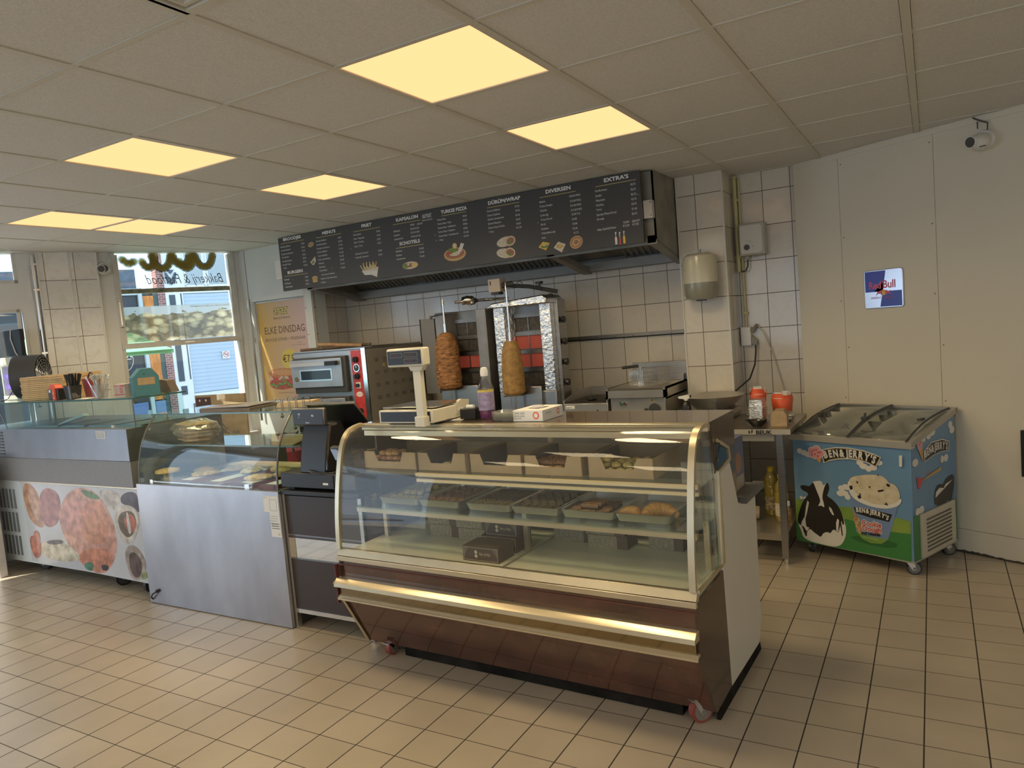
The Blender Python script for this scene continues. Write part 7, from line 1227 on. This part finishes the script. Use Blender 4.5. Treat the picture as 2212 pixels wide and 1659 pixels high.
# ================================================================ RIGHT WALL
def wallthing(name,label,cat,s,z):
    t=thing(name,label,cat); t.matrix_world=WM@Matrix.Translation((s,0,z)); return t
RB=wallthing('tin_sign','square blue and silver embossed drink sign on the warm white wall','sign',.602,1.68)
b=B(); b.prism(rrect(-.131,.131,-.126,.126,.015),-.012,0,'y'); b.build('plate',mat('silver_tin',(.55,.55,.60),.22,.7),RB,bevel=.004)
NAVY=mat('enamel_blue',(.014,.020,.36),.25); SREd=mat('enamel_red',(.62,.03,.05),.25)
b=B(); y=-.0125
b.flat([(-.122,-.017),(-.122,.118),(.020,.118),(-.003,-.017)],y,'y',0); b.flat([(-.003,-.017),(-.024,-.117),(.122,-.117),(.122,-.017)],y,'y',0)
b.text('Red',.066,lambda u,v:(-.098+u,y-.0004,.004+v),1,sx=.82,bold=.0015); b.text('Bull',.072,lambda u,v:(-.004+u,y-.0004,.004+v),1,sx=.82,bold=.0015)
b.flat(circ(.002,-.024,.018,20),y-.0003,'y',2)
for s_ in (-1,1):
    for j,q4 in enumerate((((.004,-.014),(.018,-.010),(.034,-.018),(.020,-.034)),((.014,-.016),(.036,-.016),(.044,-.026),(.030,-.034)),((.034,-.022),(.044,-.026),(.052,-.040),(.046,-.040)),((.008,-.024),(.020,-.028),(.018,-.042),(.012,-.040)),((.034,-.020),(.046,-.012),(.048,-.016),(.040,-.026)))): b.flat([(.002+s_*q[0],q[1]) for q in q4],y-.0006-.0001*j,'y',1)
b.text('ENERGY DRINK',.021,lambda u,v:(-.086+u,y-.0004,-.064+v),3,sx=1.03)
b.build('sign_print',[NAVY,SREd,mat('sun_yellow',(.75,.50,.05),.4),mat('maroon_print',(.42,.08,.12),.5)],RB)
def dome_cam(t,s=1):
    b=B(); b.lathe([(.0,0),(.055,0),(.058,.012),(.050,.03)],n=24); o=b.build('mount_base',WHITE,t); o.rotation_euler=(R(90),0,0)
    b=B(); b.blob((0,-.06,-.015),(.052,.052,.052),22,14); b.build('dome_body',mat('camera_white',(.60,.57,.50),.3),t)
    b=B(); b.cyl((-.022,-.085,-.01),(-.030,-.118,-.014),.036,.033,n=22); b.build('lens_collar',WHITE,t); b=B(); b.cyl((-.030,-.118,-.014),(-.0305,-.120,-.0143),.029,n=22); b.build('lens',mat('lens_grey',(.06,.055,.045),.3),t)
t=wallthing('security_camera','white dome security camera high on the right wall with a dark cable','camera',1.235,2.475); dome_cam(t)
b=B(); b.tube([(.02,-.02,.05),(.022,-.02,.09),(-.015,-.018,.11),(-.04,-.015,.125),(-.06,-.01,.14)],.004); b.build('cable',DARK,t); b=B(); b.box(-.035,-.03,-.02,-.016,.07,.11); b.box(.01,.045,-.10,-.099,-.05,-.045); b.build('tag',BLACK,t)
t=thing('security_camera','white dome security camera above the shop window at the left','camera'); t.matrix_world=FM@Matrix.Translation((.755,-.012,2.475)); dome_cam(t)
b=B(); b.tube([(.02,-.02,.05),(.03,-.02,.08),(.05,-.02,.09),(.055,-.015,.14)],.004); b.build('cable',WHITE,t)
b=B(); b.cyl((-.0,-.075,-.01),(0,-.113,-.01),.028,n=20); b.build('lens_ring',DARK,t)
b=B(); b.box(0,.4,-.03,-.003,.68,.95); o=b.build('dark_cabinet',BLACK); o.matrix_world=WM@Matrix.Translation((1.38,0,-.15)); tag(o,'black object edge at the far right border of the picture','cabinet')

# ================================================================ STREET (facade frame, y outward)
def st(name,label,cat): 
    t=thing(name,label,cat); t.matrix_world=FM; return t
b=B(); b.box(-12,12,.12,14,-.16,-.02); o=struct(b,'street',mat('street_paving',(.34,.33,.33),.9,0,.2,nscale=5)); o.matrix_world=FM
D=5.12
S1=st('shop_building','building across the street with a dark shop window and white lettering','building')
b=B(); b.box(-3,1.985,D,D+3,2.70,3.02); b.build('roof_edge',mat('slate_roof',(.10,.13,.17),.6,0,.2,nscale=8),S1); b=B(); b.box(-14,-3,D,D+1,-.02,4.2); b.build('sky_block_wall',mat('grey_blue_wall',(.20,.23,.26),.7,0,.3,nscale=2),S1); b=B(); b.box(-3,1.985,D+.05,D+3,0,2.70); b.build('dark_glass',mat('dark_shop_glass',(.045,.055,.07),.12),S1)  # unseen left wall added to block bright sky from the glass reflections
b=B(); b.box(-3,1.985,D-.05,D+.05,2.62,2.72,0); b.box(1.50,1.985,D-.02,D+.04,-.02,.80,0); b.box(1.985,2.04,D-.06,D+.04,-.02,2.72,0); b.build('pale_frame',mat('pale_blue_frame',(.48,.56,.58),.6),S1)
b=B(); b.box(1.1,1.95,D-.03,D,.80,.93); b.box(1.62,1.92,D-.05,D-.0,.40,.88); b.build('blue_panel',mat('blue_panel',(.13,.20,.42),.5),S1)
b=B(); m_=lambda x0,z0:(lambda u,v:(x0+u,D+.045,z0+v)); b.text('NIPA',.115,m_(1.565,1.66),0,bold=.005,sx=.95); b.text('Thai',.115,m_(1.53,1.51),0,bold=.002,sx=.95); b.box(1.55,1.80,D+.044,D+.046,1.625,1.635)
for k in range(20): a0=R(-70+12*k*.75); a1=R(-70+12*(k+1)*.75); b.flat([(1.62+.20*math.cos(a0),1.62+.20*math.sin(a0)),(1.62+.20*math.cos(a1),1.62+.20*math.sin(a1)),(1.62+.207*math.cos(a1),1.62+.207*math.sin(a1)),(1.62+.207*math.cos(a0),1.62+.207*math.sin(a0))],D+.044,'y')
b.build('window_lettering',WHITE,S1)
b=B(); b.box(2.05,2.20,D-.03,D+.1,.95,2.60); b.build('wood_door_panel',mat('orange_wood',(.62,.22,.045),.5,0,.3,nscale=5,stretch=(6,6,1.2)),S1,label='orange grained wooden panel'); b=B(); b.box(2.05,2.20,D-.04,D+.1,.62,.93); b.build('blue_square',mat('blue_square',(.16,.25,.45),.5),S1); b=B(); b.box(2.05,2.20,D-.04,D+.1,.3,.60); b.build('orange_square',mat('orange_square',(.60,.28,.06),.5),S1)
b=B(); b.box(2.04,2.275,D+.1,D+3,-.02,2.72); b.box(2.20,2.275,D-.01,D+.1,-.02,2.72); b.build('green_post',mat('dark_green_paint',(.06,.11,.11),.5),S1)
BR,n_,l_,p_=newmat('brick'); p_.inputs['Roughness'].default_value=.9; tc=n_.new('ShaderNodeTexCoord'); mp=n_.new('ShaderNodeMapping'); mp.inputs['Rotation'].default_value=(R(90),0,0); l_.new(tc.outputs['Object'],mp.inputs[0]); bk=n_.new('ShaderNodeTexBrick'); l_.new(mp.outputs[0],bk.inputs[0]); bk.inputs['Scale'].default_value=10; bk.inputs['Color1'].default_value=(.22,.09,.08,1); bk.inputs['Color2'].default_value=(.32,.14,.12,1); bk.inputs['Mortar'].default_value=(.42,.38,.38,1); bk.inputs['Mortar Size'].default_value=.035; bk.inputs['Brick Width'].default_value=.8; bk.inputs['Row Height'].default_value=.36; l_.new(bk.outputs[0],p_.inputs['Base Color'])
b=B(); b.box(2.275,2.385,D-.03,D+.25,-.02,3.6); o=b.build('brick_pier',BR); o.matrix_world=FM; tag(o,'narrow red brick pier between the two buildings across the street','pier')
S2=st('white_building','white building across the street with a pale blue shutter','building')
WB=mat('white_render',(.74,.78,.80),.6)
b=B(); b.box(2.385,6.5,D,D+.6,2.62,4.6); b.box(2.385,2.65,D-.02,D+3,-.02,2.62); b.box(2.65,6.5,D+.05,D+3,-.02,2.62); b.box(2.65,6.5,D-.03,D+.05,.86,.98); b.build('wall',WB,S2)
b=B(); b.box(2.44,2.53,D-.03,D-.02,1.20,2.60); b.box(2.46,2.55,D-.03,D-.02,.98,1.12); b.box(2.612,2.63,D-.025,D-.02,1.22,2.62); b.build('door_glazing',mat('dark_glazing',(.055,.075,.10),.2),S2)
b=B(); b.box(2.66,6.5,D+.02,D+.05,.99,2.61); 
for k in range(26): b.box(2.66,6.5,D+.015,D+.02,1.0+.0625*k,1.045+.0625*k)
b.build('shutter',mat('pale_blue_shutter',(.46,.56,.68),.5),S2,label='pale blue ribbed shutter')
b=B(); b.box(2.62,3.35,D-.04,D+.05,.60,.82); b.box(3.36,3.6,D-.04,D+.05,.2,.84); b.build('dark_plinth',mat('dark_plinth',(.10,.12,.13),.7),S2)
b=B()
for x0,x1,z0,z1 in ((2.73,3.0,2.75,3.35),(3.08,3.40,2.75,3.35)): b.box(x0,x1,D-.01,D,z0,z1,0); b.box(x0-.02,x0,D-.02,D,z0-.02,z1,1); b.box(x1,x1+.02,D-.02,D,z0-.02,z1,1); b.box(x0-.02,x1+.02,D-.02,D,z0-.03,z0,1)
b.build('upper_window',[mat('grey_sky_glass',(.38,.43,.46),.15),WHITE],S2)
b=B(); b.flat([(2.44,3.0),(2.56,3.0),(2.50,2.93)],D-.025,'y'); b.flat([(2.41,2.96),(2.44,2.96),(2.50,2.84),(2.50,2.76),(2.44,2.80),(2.42,2.88)],D-.025,'y'); b.flat([(2.59,2.96),(2.56,2.96),(2.50,2.84),(2.50,2.76),(2.56,2.80),(2.58,2.88)],D-.025,'y'); b.build('wall_ornament',mat('dark_ornament',(.07,.09,.12),.6),S2)
t=st('no_smoking_sign','small white no smoking sign with a red ring on the shutter','sign')
t.matrix_world=FM@Matrix.Translation((3.225,D-.01,1.575)); b=B(); b.box(-.06,.06,0,.01,-.07,.06); b.build('plate',WHITE,t)
b=B(); 
for k in range(24): a0=2*math.pi*k/24; a1=2*math.pi*(k+1)/24; b.flat([(.040*math.cos(a0),.040*math.sin(a0)),(.040*math.cos(a1),.040*math.sin(a1)),(.048*math.cos(a1),.048*math.sin(a1)),(.048*math.cos(a0),.048*math.sin(a0))],-.001,'y')
b.flat([(-.033,.026),(-.027,.032),(.033,-.026),(.027,-.032)],-.001,'y',0); b.flat([(-.028,-.004),(.02,-.004),(.02,.004),(-.028,.004)],-.0008,'y',1); b.flat([(.022,-.004),(.03,-.004),(.024,.018),(.018,.015)],-.0008,'y',1); b.build('pictogram',[SREd,INK],t)
b=B(); b.prism([(.2,1.71),(1.45,1.705),(1.40,1.655),(1.30,1.675),(.2,1.66)],.78,.80,'y'); b.prism([(.78,1.665),(2.9,1.95),(2.9,1.97),(.78,1.70)],.2,1.45,'x'); o=b.build('awning',mat('green_awning',(.16,.50,.22),.6,0,.1,nscale=10)); o.matrix_world=FM; tag(o,'strip of green canopy hanging just outside the shop window','awning')
t=st('patio_chair','white folding garden chair seen outside through the lower shop window','chair'); t.matrix_world=FM@Matrix.Translation((1.95,.75,-.02))
b=B(); b.box(-.25,.25,0,.4,.45,.48); b.build('seat',WHITE,t); b=B(); b.box(-.25,.25,.4,.44,.5,.95); b.build('backrest',WHITE,t)
for x in (-.24,.22):
    for y in (0,.38): b=B(); b.tube([(x,y,0),(x,y,.46)],.014); b.build('leg',WHITE,t)
